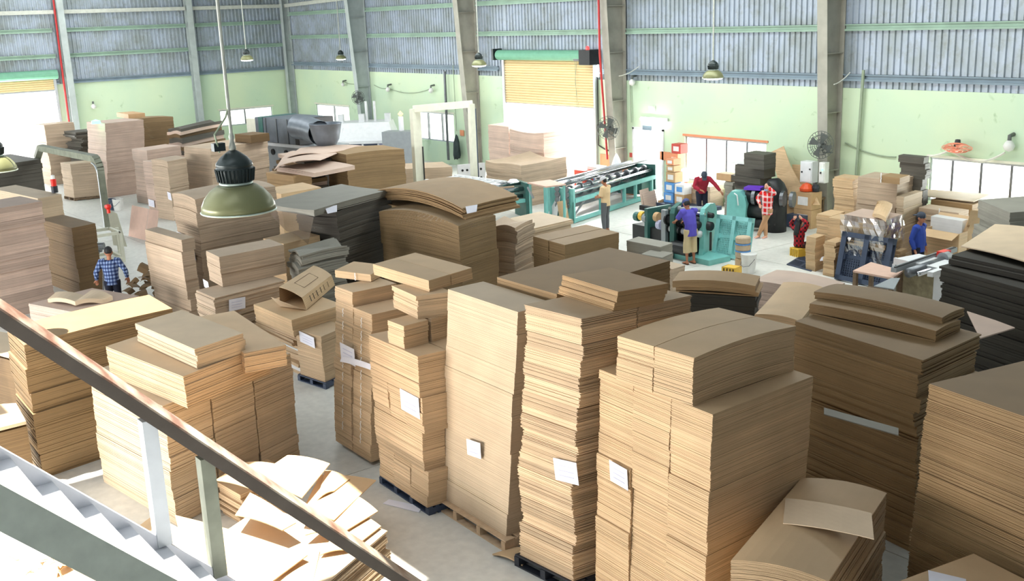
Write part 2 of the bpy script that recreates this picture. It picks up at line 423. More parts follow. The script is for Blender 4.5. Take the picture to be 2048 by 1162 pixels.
def single(name, mb, mat, label, cat, group=None, kind=None):
    # a thing that is one mesh, origin at its base centre
    xs = [p[0] for p in mb.v]; ys = [p[1] for p in mb.v]; zs = [p[2] for p in mb.v]
    loc = ((min(xs)+max(xs))/2, (min(ys)+max(ys))/2, min(zs))
    o = bpy.data.objects.new(name, mb.mesh(name, mat, loc)); COL.objects.link(o); o.location = loc
    return tag(o, label, cat, group, kind)
def child(parent, name, mb, mat, label=None, kind=None):
    ml = parent.location
    o = bpy.data.objects.new(name, mb.mesh(name, mat, ml)); COL.objects.link(o); o.parent = parent
    if label: o['label'] = label
    if kind: o['kind'] = kind
    return o
def structure(name, mb, mat):
    o = bpy.data.objects.new(name, mb.mesh(name, mat)); COL.objects.link(o); o['kind'] = 'structure'
    return o

# ---------------------------------------------------------------- the building
YW, XW, ZG, ZR = 26.95, -54.63, 4.0, 9.6
FLX, FRX, FLY, FRY = XW-6, 8.0, -11.5, YW+6
def build_floor():
    b = MB().box((FLX-20, FLY-1, -0.25), (FRX+1, FRY+20, -0.03))
    o = structure('floor', b, 'concrete_floor')
    nx, ny = 12, 7; x0, x1, y0, y1 = XW, FRX, FLY, YW
    for i in range(nx):
        for j in range(ny):
            ax, bx = x0+(x1-x0)*i/nx, x0+(x1-x0)*(i+1)/nx; ay, by = y0+(y1-y0)*j/ny, y0+(y1-y0)*(j+1)/ny
            child(o, 'floor_slab', MB().box((ax+.008, ay+.008, -0.04), (bx-.008, by-.008, 0)), 'concrete_floor')
    child(o, 'apron_slab', MB().box((XW-8, FLY, -0.04), (XW-.01, YW+8, -0.005)), 'concrete_floor')
    child(o, 'apron_slab', MB().box((XW, YW+.01, -0.04), (FRX, YW+8, -0.005)), 'concrete_floor')
build_floor()
def wall_boxes(b, a0, a1, zt, holes, put):
    # holes: (lo, hi, z0, z1) sorted
    cur = a0
    for lo, hi, z0, z1 in holes:
        put(b, cur, lo, 0, zt)
        if z0 > 0: put(b, lo, hi, 0, z0)
        if z1 < zt: put(b, lo, hi, z1, zt)
        cur = hi
    put(b, cur, a1, 0, zt)
T = 0.2
HR = [(-52.1, -48.5, 1.2, 2.2), (-42.1, -39.1, 0.98, 2.27), (-35.2, -29.65, 0, ZG), (-27.68, -26.24, 0, 2.29), (-25.2, -21.7, 0.68, 2.2), (-16.04, -9.4, 0.98, 2.2)]
b = MB(); wall_boxes(b, XW, FRX, ZG, HR, lambda b, p, q, z0, z1: b.box((p, YW, z0), (q, YW+T, z1)))
wall_right = structure('wall_right', b, 'green_paint')
HL = [(7.0, 14.4, 0, ZG), (22.55, 25.6, 1.22, 2.08)]
b = MB(); wall_boxes(b, FLY, YW+T, ZG, HL, lambda b, p, q, z0, z1: b.box((XW-T, p, z0), (XW, q, z1)))
wall_left = structure('wall_left', b, 'green_paint')
b = MB()
for x0, x1, z0, z1 in ((XW, -49.2, 0, ZR), (-49.2, -26.8, 5.3, ZR), (-49.2, -26.8, 0, .3), (-26.8, -22.2, 0, ZR), (-22.2, -8.8, 4.8, ZR), (-8.8, FRX, 0, ZR)): b.box((x0, FLY-.2, z0), (x1, FLY, z1))
structure('wall_front', b, 'cladding')
b = MB().box((FRX, FLY, 0), (FRX+.2, YW, ZR)); structure('wall_side', b, 'cladding')
def corrugated(ax, lo, hi, z0, z1, base):
    # trapezoid-rib sheet running along x (ax 0, wall at y=base) or y (ax 1, wall at x=base)
    b = MB(); p = 0.2; vs = []; a = lo; pr = ((0, 0), (.08, 0), (.10, .05), (.16, .05), (.18, 0))
    pts = []
    while a < hi-1e-3:
        for da, dd in pr:
            if a+da < hi: pts.append((a+da, dd))
        a += p
    pts.append((hi, 0))
    for s, d in pts:
        for z in (z0, z1):
            vs.append((s, base-d, z) if ax == 0 else (base+d, s, z))
    fs = [((2*i, 2*i+2, 2*i+3, 2*i+1) if ax == 0 else (2*i, 2*i+1, 2*i+3, 2*i+2)) for i in range(len(pts)-1)]
    return b.add(vs, fs)
for x0, x1, z0 in [(XW, -46.3, ZG), (-46.3, -37.3, ZG), (-37.3, -35.2, ZG), (-35.2, -29.65, 4.9), (-29.65, -28.3, ZG), (-28.3, -19.1, ZG), (-19.1, -10, ZG), (-10, FRX, ZG)]:
    child(wall_right, 'cladding_sheet', corrugated(0, x0, x1, z0-.02, ZR, YW+.06), 'cladding')
for y0, y1, z0 in [(FLY, 7, ZG), (7, 14.4, 4.45), (14.4, 21.3, ZG), (21.3, YW, ZG)]:
    child(wall_left, 'cladding_sheet', corrugated(1, y0, y1, z0-.02, ZR, XW-.06), 'cladding')
# girts (light steel rails) along both walls
def girt(par, ax, a0, a1, z, base, mat, h=.16, d=.1):
    b = MB()
    for za, zb, dd in ((z, z+.03, d), (z-h, z-h+.03, d), (z-h, z+.03, .02), (z-h+.03, z-h+.06, d)):
        if dd == .02:
            if ax == 0: b.box((a0, base-.03, za), (a1, base-.01, zb))
            else: b.box((base+.01, a0, za), (base+.03, a1, zb))
        elif ax == 0: b.box((a0, base-dd, za), (a1, base-.01, zb))
        else: b.box((base+.01, a0, za), (base+dd, a1, zb))
    child(par, 'girt', b, mat)
for z, mat in ((4.37, 'girt_blue'), (5.78, 'girt_green'), (7.0, 'girt_green'), (8.3, 'girt_green')):
    for a, c in ((XW+.2, -46.5), (-46.1, -37.4), (-37.0, -28.4), (-28.0, -19.3), (-18.9, -9), (-8.9, FRX)):
        if z < 4.5 and a < -35.2 and c > -35.3: c = -35.2
        if z < 4.5 and -37.2 < a < -36.8:
            girt(wall_right, 0, -37.0, -35.6, z, YW, mat); girt(wall_right, 0, -29.5, -28.4, z, YW, mat); continue
        girt(wall_right, 0, a, c, z, YW, mat)
for z, mat in ((4.159, 'girt_blue'), (5.394, 'girt_green'), (6.594, 'girt_green'), (8.6, 'girt_green')):
    for a, c in ((FLY, 14.6), (15.2, 21.2), (21.6, YW-.2)):
        if z < 4.45 and a < 7: girt(wall_left, 1, 14.42, 14.6, z, XW, mat); continue
        girt(wall_left, 1, a, c, z, XW, mat)
b = MB(); zb = 7.373
for a, c in ((FLY, 14.75), (15.2, 21.2), (21.5, YW-.3)): b.box((XW+.12, a, zb-.09), (XW+.24, c, zb+.09))
child(wall_left, 'eave_beam', b, 'steel_band', kind='stuff')
child(wall_right, 'eave_beam', MB().hexa([(XW+.2, YW-.25, zb-.09), (-46.5, YW-.25, zb+.1), (-46.5, YW-.13, zb+.1), (XW+.2, YW-.13, zb-.09)], [(XW+.2, YW-.25, zb+.09), (-46.5, YW-.25, zb+.28), (-46.5, YW-.13, zb+.28), (XW+.2, YW-.13, zb+.09)]), 'steel_band')
# I-section columns; tapered frames on the right wall
def column(par, x, y, ax, w, d0, d1, mat, seams=(1.6, 3.3, 5.0, 6.6, 8.2), name='steel_column'):
    b = MB(); t = .025
    def prof(z):
        return d0 + (d1-d0)*z/ZR
    # ax 0: depth runs towards -y from the right wall; ax 1: depth runs towards +x from the left wall
    def P(u, s, z):
        return (x+s, y-u, z) if ax == 0 else (x+u, y+s, z)
    def slab(u0a, u1a, u0b, u1b, s0, s1):
        bt = [P(u0a, s0, 0), P(u0a, s1, 0), P(u1a, s1, 0), P(u1a, s0, 0)]; tp = [P(u0b, s0, ZR), P(u0b, s1, ZR), P(u1b, s1, ZR), P(u1b, s0, ZR)]
        b.hexa(bt, tp)
    slab(0, t, 0, t, -w/2, w/2)
    slab(prof(0)-t, prof(0), prof(ZR)-t, prof(ZR), -w/2, w/2)
    slab(t, prof(0)-t, t, prof(ZR)-t, -.012, .012)
    o = child(par, name, b, mat)
    for z in seams:
        bb = MB(); u = prof(z)
        for s0, s1 in ((-w/2+.01, -.012), (.012, w/2-.01)):
            pts = [P(t, s0, z), P(t, s1, z), P(u-t, s1, z), P(u-t, s0, z)]
            bb.hexa(pts, [(p[0], p[1], p[2]+.02) for p in pts])
        so = bpy.data.objects.new('stiffener', bb.mesh('stiffener', mat)); COL.objects.link(so); so.parent = o
    return o
column(wall_right, XW+.25, YW-.02, 0, .3, .42, .42, 'steel_column')
column(wall_right, -46.3, YW-.02, 0, .32, .5, 1.1, 'steel_column')
column(wall_right, -37.2, YW-.02, 0, .32, .5, 1.1, 'steel_column_dust')
column(wall_right, -28.2, YW-.02, 0, .34, .5, 1.1, 'steel_column_dust')
column(wall_right, -19.1, YW-.02, 0, .34, .5, 1.1, 'steel_column_dust')
column(wall_right, -9.9, YW-.02, 0, .34, .5, 1.1, 'steel_column')
column(wall_left, XW+.02, 15.0, 1, .3, .5, .5, 'steel_column')
column(wall_left, XW+.02, 21.35, 1, .3, .42, .42, 'steel_column')
column(wall_left, XW+.02, 6.6, 1, .3, .5, .5, 'steel_column')
# ceiling: steel deck with open roof lights
holes = [(-13.3, -10.6, 0.9, 4.75), (-16.8, -13.3, -2.5, 2.2), (-18.2, -16.8, 1.9, 4.8), (-16.8, -16.4, 2.2, 4.8), (-7.2, -5.4, -1.6, 2.6)]
def build_ceiling():
    b = MB(); xs = sorted({XW-.3, FRX+.2} | {h[0] for h in holes} | {h[1] for h in holes}); ys = sorted({FLY-.2, YW+.3} | {h[2] for h in holes} | {h[3] for h in holes})
    for i in range(len(xs)-1):
        for j in range(len(ys)-1):
            cx, cy = (xs[i]+xs[i+1])/2, (ys[j]+ys[j+1])/2
            if any(h[0] < cx < h[1] and h[2] < cy < h[3] for h in holes): continue
            b.box((xs[i], ys[j], ZR), (xs[i+1], ys[j+1], ZR+.08))
    c = structure('ceiling', b, 'cladding')
    for x0, x1, y0, y1 in ((-41, -7, 18, 22), (-53.5, -48.5, 5, 25)): child(c, 'fill_strip_cover', MB().box((x0, y0, 9.35), (x1, y1, 9.4)), 'machine_white')  # opaque panels added above the overhead fill strips
build_ceiling()
# windows: aluminium frames, mullions, sliding sashes with glass
def window(name, ax, a0, a1, z0, z1, base, muls):
    W_ = Thing(name, kind='structure', loc=((a0+a1)/2, base, z0) if ax == 0 else (base, (a0+a1)/2, z0))
    def bx(b, p, q, zz0, zz1, t0=.06, t1=.12):
        return b.box((p, base+t0, zz0), (q, base+t1, zz1)) if ax == 0 else b.box((base-t1, p, zz0), (base-t0, q, zz1))
    f = .06; b = MB()
    bx(b, a0, a1, z0, z0+f); bx(b, a0, a1, z1-f, z1); bx(b, a0, a0+f, z0+f, z1-f); bx(b, a1-f, a1, z0+f, z1-f)
    W_.part('window_frame', b, 'alu')
    edges = [a0+f] + muls + [a1-f]
    for m in muls: W_.part('mullion', bx(MB(), m-.035, m+.035, z0+f, z1-f, .04, .12), 'steel_dull')
    for p, q in zip(edges[:-1], edges[1:]):
        W_.part('glass_pane', bx(MB(), p+.035, q-.035, z0+f, z1-f, .085, .09), 'window_glass')
    s = MB(); bx(s, a0-.08, a1+.08, z1, z1+.07, -.03, .2); W_.part('lintel_trim', s, 'box_orange' if name == 'window_1' else 'machine_cream')
window('window_1', 0, -25.2, -21.7, .68, 2.2, YW, [-24.251, -23.372, -22.507])
window('window_2', 0, -16.04, -9.4, .98, 2.2, YW, [-15.375, -14.555, -13.73, -12.0, -10.6])
window('window_3', 0, -42.1, -39.1, .98, 2.27, YW, [-41.241, -40.1])
window('window_4', 0, -52.1, -48.5, 1.2, 2.2, YW, [-50.172])
window('window_5', 1, 22.55, 25.6, 1.22, 2.08, XW, [24.0])
# roller shutter doors
def shutter(name, ax, a0, a1, zb, zt, base, drum_r):
    S_ = Thing(name, kind='structure', loc=((a0+a1)/2, base, 0) if ax == 0 else (base, (a0+a1)/2, 0))
    z = zb; k = 0
    while z < zt:
        b = MB(); n = 12; L0, L1 = (a0+.05, a1-.05)
        prof = [(0, 0), (.03, .012), (.045, .045), (.035, .075), (0, .1)]
        vs = []; 
        for d, h in prof:
            for a in (L0, L1): vs.append((a, base-.02-d, z+h) if ax == 0 else (base+.02+d, a, z+h))
        fs = [((2*i, 2*i+1, 2*i+3, 2*i+2) if ax == 0 else (2*i, 2*i+2, 2*i+3, 2*i+1)) for i in range(len(prof)-1)]
        b.add(vs, fs); S_.part('shutter_slat', b, 'shutter'); z += .1; k += 1
    b = MB()
    if ax == 0: b.box((a0+.05, base-.06, zb-.06), (a1-.05, base-.0, zb))
    else: b.box((base, a0+.05, zb-.06), (base+.06, a1-.05, zb))
    S_.part('bottom_bar', b, 'alu')
    for a in (a0, a1):
        b = MB()
        if ax == 0: b.box((a-.06, base-.12, 0), (a+.06, base+.05, zt+.1))
        else: b.box((base-.05, a-.06, 0), (base+.12, a+.06, zt+.1))
        S_.part('guide_rail', b, 'alu')
    dz = zt+drum_r*.6
    p, q = ((a0-.1, base-drum_r-.03, dz), (a1-.35, base-drum_r-.03, dz)) if ax == 0 else ((base+drum_r+.03, a0-.1, dz), (base+drum_r+.03, a1+.1, dz))
    b = MB().tube([p, q], drum_r, 16); b.smooth = False
    S_.part('shutter_drum', b, 'shutter_drum')
    return S_, dz
S_, dz = shutter('door_1', 0, -35.2, -29.65, 2.95, 4.75, YW, .2)
S_.part('bracket', MB().box((-35.5, YW-.45, dz-.2), (-35.38, YW, dz+.25)), 'lamp_black')
mo = S_.part('drive_motor', MB().box((-30.0, YW-.55, dz-.32), (-29.4, YW-.02, dz+.22)), 'machine_black')
S_.part('motor_gear', MB().tube([(-30.5, YW-.3, dz-.12), (-30.0, YW-.3, dz-.12)], .09, 12), 'steel_dull')
mo2 = S_.part('signal_light', MB().lathe((-29.72, YW-.35, dz+.22), [(.07, 0), (.07, .08), (.04, .13), (0, .14)], 12), 'red_glow')
for dx in (0, .12): S_.part('pull_cord', MB().tube([(-30.7+dx, YW-.12, dz-.1), (-30.65-dx*.3, YW-.15, 3.9), (-30.62+dx, YW-.12, 2.75)], .008, 5), 'cable_grey')
shutter('door_2', 1, 7.0, 14.4, 3.75, 4.35, XW, .22)
b = MB().box((-27.74, YW-.04, 0), (-27.66, YW+.1, 2.35)).box((-26.26, YW-.04, 0), (-26.18, YW+.1, 2.35)).box((-27.74, YW-.04, 2.29), (-26.18, YW+.1, 2.37))
d3 = Thing('door_3', kind='structure', loc=(-27, YW, 0)); d3.part('door_frame', b, 'machine_white')
lf = MB(Matrix.Translation((-26.24, YW+.15, 0)) @ Matrix.Rotation(R(-75), 4, 'Z')); lf.box((-1.4, 0, .02), (0, .04, 2.25)); d3.part('door_leaf', lf, 'machine_white')
# corner trim and pipes on the walls
single('fire_pipe', MB().tube([(-28.233, YW-1.15, ZR), (-28.243, YW-1.1, 5), (-28.45, YW-.62, 1.2)], .04, 8), 'pipe_red', 'red fire main running up the column right of the open roller door', 'pipe')
single('fire_pipe', MB().tube([(-54.33, 14.806, 7.919), (-54.33, 14.754, 4.904), (-54.33, 14.727, 1.821), (-54.33, 14.727, 0)], .05, 8), 'pipe_red', 'red fire main dropping down the far-left wall beside the open door', 'pipe')
single('drain_pipe', MB().tube([(-18.197, 26.83, 4.531), (-18.274, 26.83, 1.579), (-18.274, YW-.12, 0)], .045, 8), 'cable_grey', 'thin green-grey downpipe on the green wall right of the dusty column', 'pipe')
single('drain_pipe', MB().tube([(-39.331, 26.75, 4.135), (-39.377, 26.75, 0.228)], .06, 8), 'steel_dull', 'grey downpipe on the pale wall above the hanging jacket', 'pipe')
single('drain_pipe', MB().tube([(-38.794, 26.85, 4.417), (-38.777, 26.85, 1.553)], .018, 6), 'cable_grey', 'thin conduit dropping to the hanging dark jacket', 'pipe')
def cable(pts, r, mat, label, name='wall_cable'):
    P_ = []
    for i in range(len(pts)-1):
        a, c = Vector(pts[i]), Vector(pts[i+1]); L_ = (c-a).length
        for k in range(8):
            t = k/8; p = a.lerp(c, t); p.z -= 4*t*(1-t)*L_*.06; P_.append(tuple(p))
    P_.append(pts[-1]); single(name, MB().tube(P_, r, 5), mat, label, 'cable')
cable([(-48.808, 26.9, 3.464), (-46.981, 26.9, 3.459)], .015, 'cable_grey', 'short sagging cable on the pale wall beside the corner fan')
cable([(-45.732, 26.9, 3.369), (-44.436, 26.9, 3.262), (-40.706, 26.9, 3.348)], .015, 'cable_grey', 'sagging cable linking the two wall bulbs by the gantry')
cable([(-18.759, 26.9, 2.417), (-17.054, 26.9, 2.124)], .02, 'cable_grey', 'green cable drooping along the wall right of the dusty column')
cable([(-16.044, 26.83, 2.24), (-15.394, 26.83, 2.454), (-14.524, 26.83, 2.201), (-13.869, 26.83, 2.502)], .03, 'cable_white', 'white cable looping below the orange fan above the right window')
cable([(-29.499, 26.87, 4.168), (-29.506, 26.87, 1.587), (-28.61, 26.87, 1.392)], .03, 'cable_black', 'black cable hanging down beside the roller door jamb')
cable([(-27.786, 26.87, 4.026), (-27.727, 26.87, 2.522)], .02, 'cable_grey', 'cobwebbed cable on the wall right of the bright column')
cable([(-27.17, 25.75, 4.249), (-27.102, 26.65, 4.521)], .015, 'cable_white', 'white wire stretched from the middle column to the cladding rail')
cable([(-18.399, 25.75, 4.19), (-18.447, 26.55, 4.474)], .015, 'cable_white', 'white wire stretched from the dusty right column to the rail')

# ---------------------------------------------------------------- stacks of cardboard
def frame(sp):
    fx, fy, a1, a2, w, d, z0, z1, lx, ly = sp
    e1 = Vector((math.cos(R(a1)), math.sin(R(a1)), 0)); e2 = Vector((math.cos(R(a2)), math.sin(R(a2)), 0))
    return Vector((fx, fy, 0)), e1, e2, w, d, z0, z1, Vector((lx, ly, 0))
def fill(T, sp, n1=1, n2=1, step=.02, bt=(.1, .26), jit=.005, wob=.018, mat='kraft', tv=.09, alt=0.0, bow=(0, 0), bp=1.5,
         gap=.012, tops=None, edge=1.0, seed=None, name='bundle', twist=0.0, flare=0.0, mats=None, sag=0.0):
    """fills one footprint with n1 x n2 columns of bundles; every bundle is a part made of jittered sheets"""
    rd = random.Random(seed if seed is not None else int(abs(sp[0]*131+sp[1]*717+sp[7]*37)))
    F, e1, e2, w, d, z0, z1, ln = frame(sp)
    H = max(z1-z0, 1e-3)
    warp = bow[0] or bow[1] or sag
    for i in range(n1):
        for j in range(n2):
            top = z1 - (tops[i*n2+j] if tops else 0)
            u0, u1 = w*i/n1 + (gap/2 if i else 0), w*(i+1)/n1 - (gap/2 if i < n1-1 else 0)
            v0, v1 = d*j/n2 + (gap/2 if j else 0), d*(j+1)/n2 - (gap/2 if j < n2-1 else 0)
            z = z0; ou = ov = 0; k = 0
            hu = 0 if n1 > 1 else 1
            while z < top-1e-4:
                h = rd.uniform(*bt); h = min(h, top-z)
                if top-z-h < bt[0]*.5: h = top-z
                ou = .5*ou + rd.uniform(-wob, wob); ov = .5*ov + rd.uniform(-wob, wob)
                if top-z-h < 1e-4: ou = ov = 0
                tone = 1 + rd.uniform(-tv, tv) + (alt if k % 2 else -alt)
                m = MB(); ns = max(1, round(h/step)); hs = h/ns; tw = R(rd.uniform(-twist, twist))
                for s in range(ns):
                    za, zb = z + s*hs, z + (s+1)*hs - (0.0006 if s < ns-1 else 0.002)
                    j4 = [rd.uniform(-jit, jit)*edge for _ in range(4)]
                    f_ = ((za-z0)/H); fl = flare*f_*f_
                    a0, a1_, b0, b1 = u0+ou*hu+j4[0]-fl, u1+ou*hu+j4[1]+fl, v0+ov+j4[2]-fl, v1+ov+j4[3]+fl
                    if n1 > 1: a0, a1_ = u0+max(0, j4[0])+.4*ou*(i == 0), u1+min(0, j4[1])
                    if n2 > 1: b0, b1 = v0+max(0, j4[2])+(ov if j == 0 else 0)*.5, v1+min(0, j4[3])+(ov if j == n2-1 else 0)*.5
                    tn = tone*(1+rd.uniform(-.05, .05))
                    sh = ln*(f_-1)
                    if not warp:
                        c = [F+sh+e1*a+e2*b_ for a, b_ in ((a0, b0), (a1_, b0), (a1_, b1), (a0, b1))]
                        if tw:
                            cc = (c[0]+c[2])/2; c = [cc + Matrix.Rotation(tw, 3, 'Z') @ (p-cc) for p in c]
                        bt_ = [(p.x, p.y, za) for p in c]; tp_ = [(p.x, p.y, zb) for p in c]
                        # order so faces point outwards (e1 x e2 points down)
                        m.add(bt_+tp_, [(0,1,2,3),(4,7,6,5),(0,4,5,1),(1,5,6,2),(2,6,7,3),(3,7,4,0)], tn)
                    else:
                        n = 8; vs = []
                        amp = f_**bp
                        for lay, zz in ((0, za), (1, zb)):
                            for p in range(n+1):
                                for q in range(n+1):
                                    s_, t_ = p/n, q/n
                                    uu, vv = a0+(a1_-a0)*s_, b0+(b1-b0)*t_
                                    gs, gt = uu/w, vv/d
                                    dz = amp*(bow[0]*(1-(2*gs-1)**2) + bow[1]*(1-(2*gt-1)**2)) + sag*amp*math.sin(gs*5.2+gt*2.1)
                                    pp = F+sh+e1*uu+e2*vv; vs.append((pp.x, pp.y, zz+dz))
                        fs = []; mm = n+1; o = mm*mm
                        if s == 0 or s == ns-1:
                            for p in range(n):
                                for q in range(n):
                                    a = p*mm+q
                                    if s == 0: fs.append((a, a+mm, a+mm+1, a+1))
                                    if s == ns-1: fs.append((o+a, o+a+1, o+a+mm+1, o+a+mm))
                        for q in range(n):
                            fs.append((q, q+1, o+q+1, o+q)); a = n*mm+q; fs.append((a+1, a, o+a, o+a+1))
                            a = q*mm; fs.append((a+mm, a, o+a, o+a+mm)); a = q*mm+n; fs.append((a, a+mm, o+a+mm, o+a))
                        m.add(vs, fs, tn)
                T.part(name, m, (mats[k % len(mats)] if mats else mat))
                z += h; k += 1
def notes(T, sp, lst, off=.035):
    F, e1, e2, w, d, z0, z1, ln = frame(sp)
    for face, u, z, nw, nh in lst:
        e, out = (e1, -e2) if face == 'L' else (e2, -e1)
        sh = ln*((z-z0)/(z1-z0)-1); c = F+sh+e*u+out*off; c.z = z
        hx = e*nw/2; hz = Vector((0, 0, nh/2)); ti = rnd.uniform(-.12, .12)
        hz2 = hz + e*ti*nh/2; hx2 = hx + Vector((0, 0, 1))*rnd.uniform(-.08, .08)*nw
        q = [c-hx2-hz2, c+hx2-hz2, c+hx2+hz2+out*.01, c-hx2+hz2+out*.01]
        b = MB(); o = out*.004
        b.hexa([tuple(p) for p in q], [tuple(p+o) for p in q]); no = T.part('paper_note', b, 'paper', label='white paper note')
        # ruled print on the note
        lb = MB()
        for r_ in range(3):
            s_ = (r_-1)*.45
            lc = c + hz2*s_ + out*.012
            lb.hexa([tuple(lc-hx2*.7-hz2*.03), tuple(lc+hx2*.6-hz2*.03), tuple(lc+hx2*.6+hz2*.03), tuple(lc-hx2*.7+hz2*.03)],
                    [tuple(p+out*.002) for p in (lc-hx2*.7-hz2*.03, lc+hx2*.6-hz2*.03, lc+hx2*.6+hz2*.03, lc-hx2*.7+hz2*.03)])
        pr = T.part('print', lb, 'machine_lavender', parent=no)
def stack(label, sp, more=(), name='cardboard_stack', cat='cardboard stack', group=None, nt=(), nt2=(), **k):
    T = Thing(name, label, cat, (sp[0]-sp[8], sp[1]-sp[9], sp[6]), group)
    fill(T, sp, **k)
    last = sp
    for s2, k2 in more:
        kk = dict(k); kk.update(dict(n1=1, n2=1, tops=None)); kk.update(k2); fill(T, s2, **kk)
    if nt: notes(T, sp, nt)
    return T
def pallet(label, sp, mat='wood', name='wooden_pallet', ex=.03, h=None):
    """deck boards run along e1, bearers along e2; sits on the floor under a stack"""
    F, e1, e2, w, d, z0, z1, ln = frame(sp); F = F - ln
    h = h or z0; F = F-e1*ex-e2*ex; w += 2*ex; d += 2*ex
    T = Thing(name, label, 'pallet', (F.x, F.y, 0))
    def B(u0, u1, v0, v1, za, zb):
        c = [F+e1*a+e2*b_ for a, b_ in ((u0, v0), (u1, v0), (u1, v1), (u0, v1))]
        return MB().add([(p.x, p.y, za) for p in c]+[(p.x, p.y, zb) for p in c], [(0,1,2,3),(4,7,6,5),(0,4,5,1),(1,5,6,2),(2,6,7,3),(3,7,4,0)], rnd.uniform(.85, 1.1))
    n = max(4, int(d/.19)); 
    for i in range(n):
        v = d*i/n; T.part('deck_board', B(0, w, v+.012, v+d/n-.03, h-.022, h-.002), mat)
    for i in range(3 if w < 1.3 else 4):
        k = 3 if w < 1.3 else 4; u = (w-.08)*i/(k-1); T.part('bearer', B(u, u+.08, 0, d, .022, h-.024), mat)
    for i in range(3):
        v = (d-.1)*i/2; T.part('bottom_board', B(0, w, v, v+.1, 0, .02), mat)
    return T
def strap(T, sp, face, pos, mat='strap_white', w=.016, off=.028):
    """vertical strap over one bundle column, on the L or R face"""
    F, e1, e2, W_, d, z0, z1, ln = frame(sp); e, out = (e1, -e2) if face == 'L' else (e2, -e1)
    for u, za, zb in pos:
        b = MB(); 
        for k in range(6):
            a, c = za+(zb-za)*k/6, za+(zb-za)*(k+1)/6
            o = off + .006*math.sin(k*2.1)
            p = F+e*(u+.004*math.sin(k*3))+out*o; q = p+e*w; o2 = out*.003
            sh1 = ln*((a-z0)/(z1-z0)-1); sh2 = ln*((c-z0)/(z1-z0)-1)
            lo = [p+sh1, q+sh1, q+sh1+o2, p+sh1+o2]; hi = [p+sh2, q+sh2, q+sh2+o2, p+sh2+o2]
            b.hexa([(v.x, v.y, a) for v in lo], [(v.x, v.y, c) for v in hi])
        T.part('strap', b, mat)

# --- the near row, from the kraft stack on its pallet to the right-hand edge
s = (-9.432, 7.277, 178.631, 89.415, 1.497, 0.562, 0.15, 3.043, 0.176, 0.174)
stack('tall plain kraft stack with a smooth front and one note, on a splintered pallet', s, step=.012, bt=(.2, .5), mat='kraft_plain', tv=.03, wob=.012, jit=.002, nt=[('L', 0.721, 1.097, 0.311, 0.223)])
pallet('splintered wooden pallet under the plain smooth-fronted kraft stack', s, ex=.1)
s = (-9.513, 7.938, 179.228, 96.315, 1.217, 2.231, 0.0, 3.12, 0.0, 0.0)
stack('broad brown stack with a wide flat top behind the smooth-fronted kraft stack', s, mat='kraft_olive', bt=(.1, .3), n1=1, n2=1)
s = (-8.147, 7.128, 184.838, 83.498, 0.875, 1.529, 0.15, 3.258, 0.109, 0.109)
stack('banded kraft stack with light and dark layers and a large note on its corner', s, step=.010, bt=(.09, .2), alt=.13, tv=.05, wob=.035, jit=.012, n2=2, gap=.02, nt=[('L', 0.112, 1.473, 0.362, 0.264)])
pallet('black plastic pallet under the banded kraft stack', s, 'plastic_black', 'plastic_pallet', ex=.05)
s = (-8.075, 7.61, 175.974, 78.395, 1.006, 0.654, 3.258, 3.477, 0.037, 0.036)
stack('loose pile of grey-brown blanks lying on the banded kraft stack', s, step=.012, bt=(.05, .1), mat='kraft_olive', wob=.02, cat='blank pile', name='blank_pile')
s = (-6.287, 7.123, 175.999, 90.804, 1.72, 1.553, 0.0, 2.7, 0.06, 0.05)
su = (-6.562, 7.157, 180.854, 89.452, 1.038, 1.52, 2.7, 3.186, 0.011, 0.011)
stack('widest three-column kraft stack with a stepped top and one note, filling the near row', s, n1=3, n2=1, gap=.006, step=.008, bt=(.12, .3), tv=.05, wob=.018, jit=.005, mat='kraft_warm', nt=[('L', 1.313, 1.623, 0.295, 0.242)])
stack('two side-by-side piles of kraft blanks lying on the widest stack', su, n1=2, gap=.006, step=.009, bt=(.08, .18), tv=.05, mat='kraft_warm', bow=(0, .04), bp=.3, cat='blank pile', name='blank_pile')
sl = (-6.277, 10.657, 172.324, 92.704, 1.993, 1.375, 0.0, 2.42, 0.0, 0.0)
T_ = stack('wide olive-brown stack with uneven layers behind the widest stack', sl, step=.02, bt=(.1, .3), mat='kraft_olive', wob=.05, jit=.012, tv=.05)
s = (-5.98, 9.765, 180.005, 85.956, 1.155, 0.462, 0.0, 1.9, 0.0, 0.0)
g = MB().sheet([(-5.875, 9.599, 1.92), (-5.985, 9.771, 1.92), (-6.897, 9.704, 1.92), (-6.775, 9.537, 1.92)], .012); T_.part('board_strip', g, 'board_grey', label='grey board strip poking out')
s = (-6.539, 11.357, 180.99, 93.983, 1.802, 0.621, 2.42, 2.56, 0.0, 0.0)
stack('thin bent slab of brown board under the topmost slab of the olive-brown stack', s, step=.02, bt=(.1, .2), mat='kraft_olive', cat='blank pile', name='blank_pile', bow=(.03, .02), bp=.2)
s = (-6.619, 11.611, 181.495, 93.814, 1.832, 0.565, 2.56, 2.66, 0.0, 0.0)
stack('topmost brown board slab on the olive-brown stack, right of the three-column stack', s, step=.02, bt=(.05, .08), mat='kraft_olive', cat='blank pile', name='blank_pile', bow=(.05, .02), bp=.2)
s = (-3.277, 8.724, 170.47, 77.984, 1.995, 1.592, 0.0, 2.8, 0.08, 0.1)
stack('huge near kraft stack at the right-hand edge with fine even sheet edges', s, step=.008, bt=(.2, .5), mat='kraft_olive', tv=.05, wob=.02, jit=.009)
s = (-2.67, 6.245, 152.732, 74.732, 0.511, 0.379, 0.0, 3.0, 0.0, 0.0)
s = (-4.902, 7.053, 203.315, 109.307, 0.86, 1.983, 0.0, 1.58, 0.0, 0.0)
stack('low bowed pile of orange-brown board in the gap beside the right edge stack', s, step=.01, bt=(.15, .3), mat='kraft_warm', bow=(.05, .0), bp=.4)
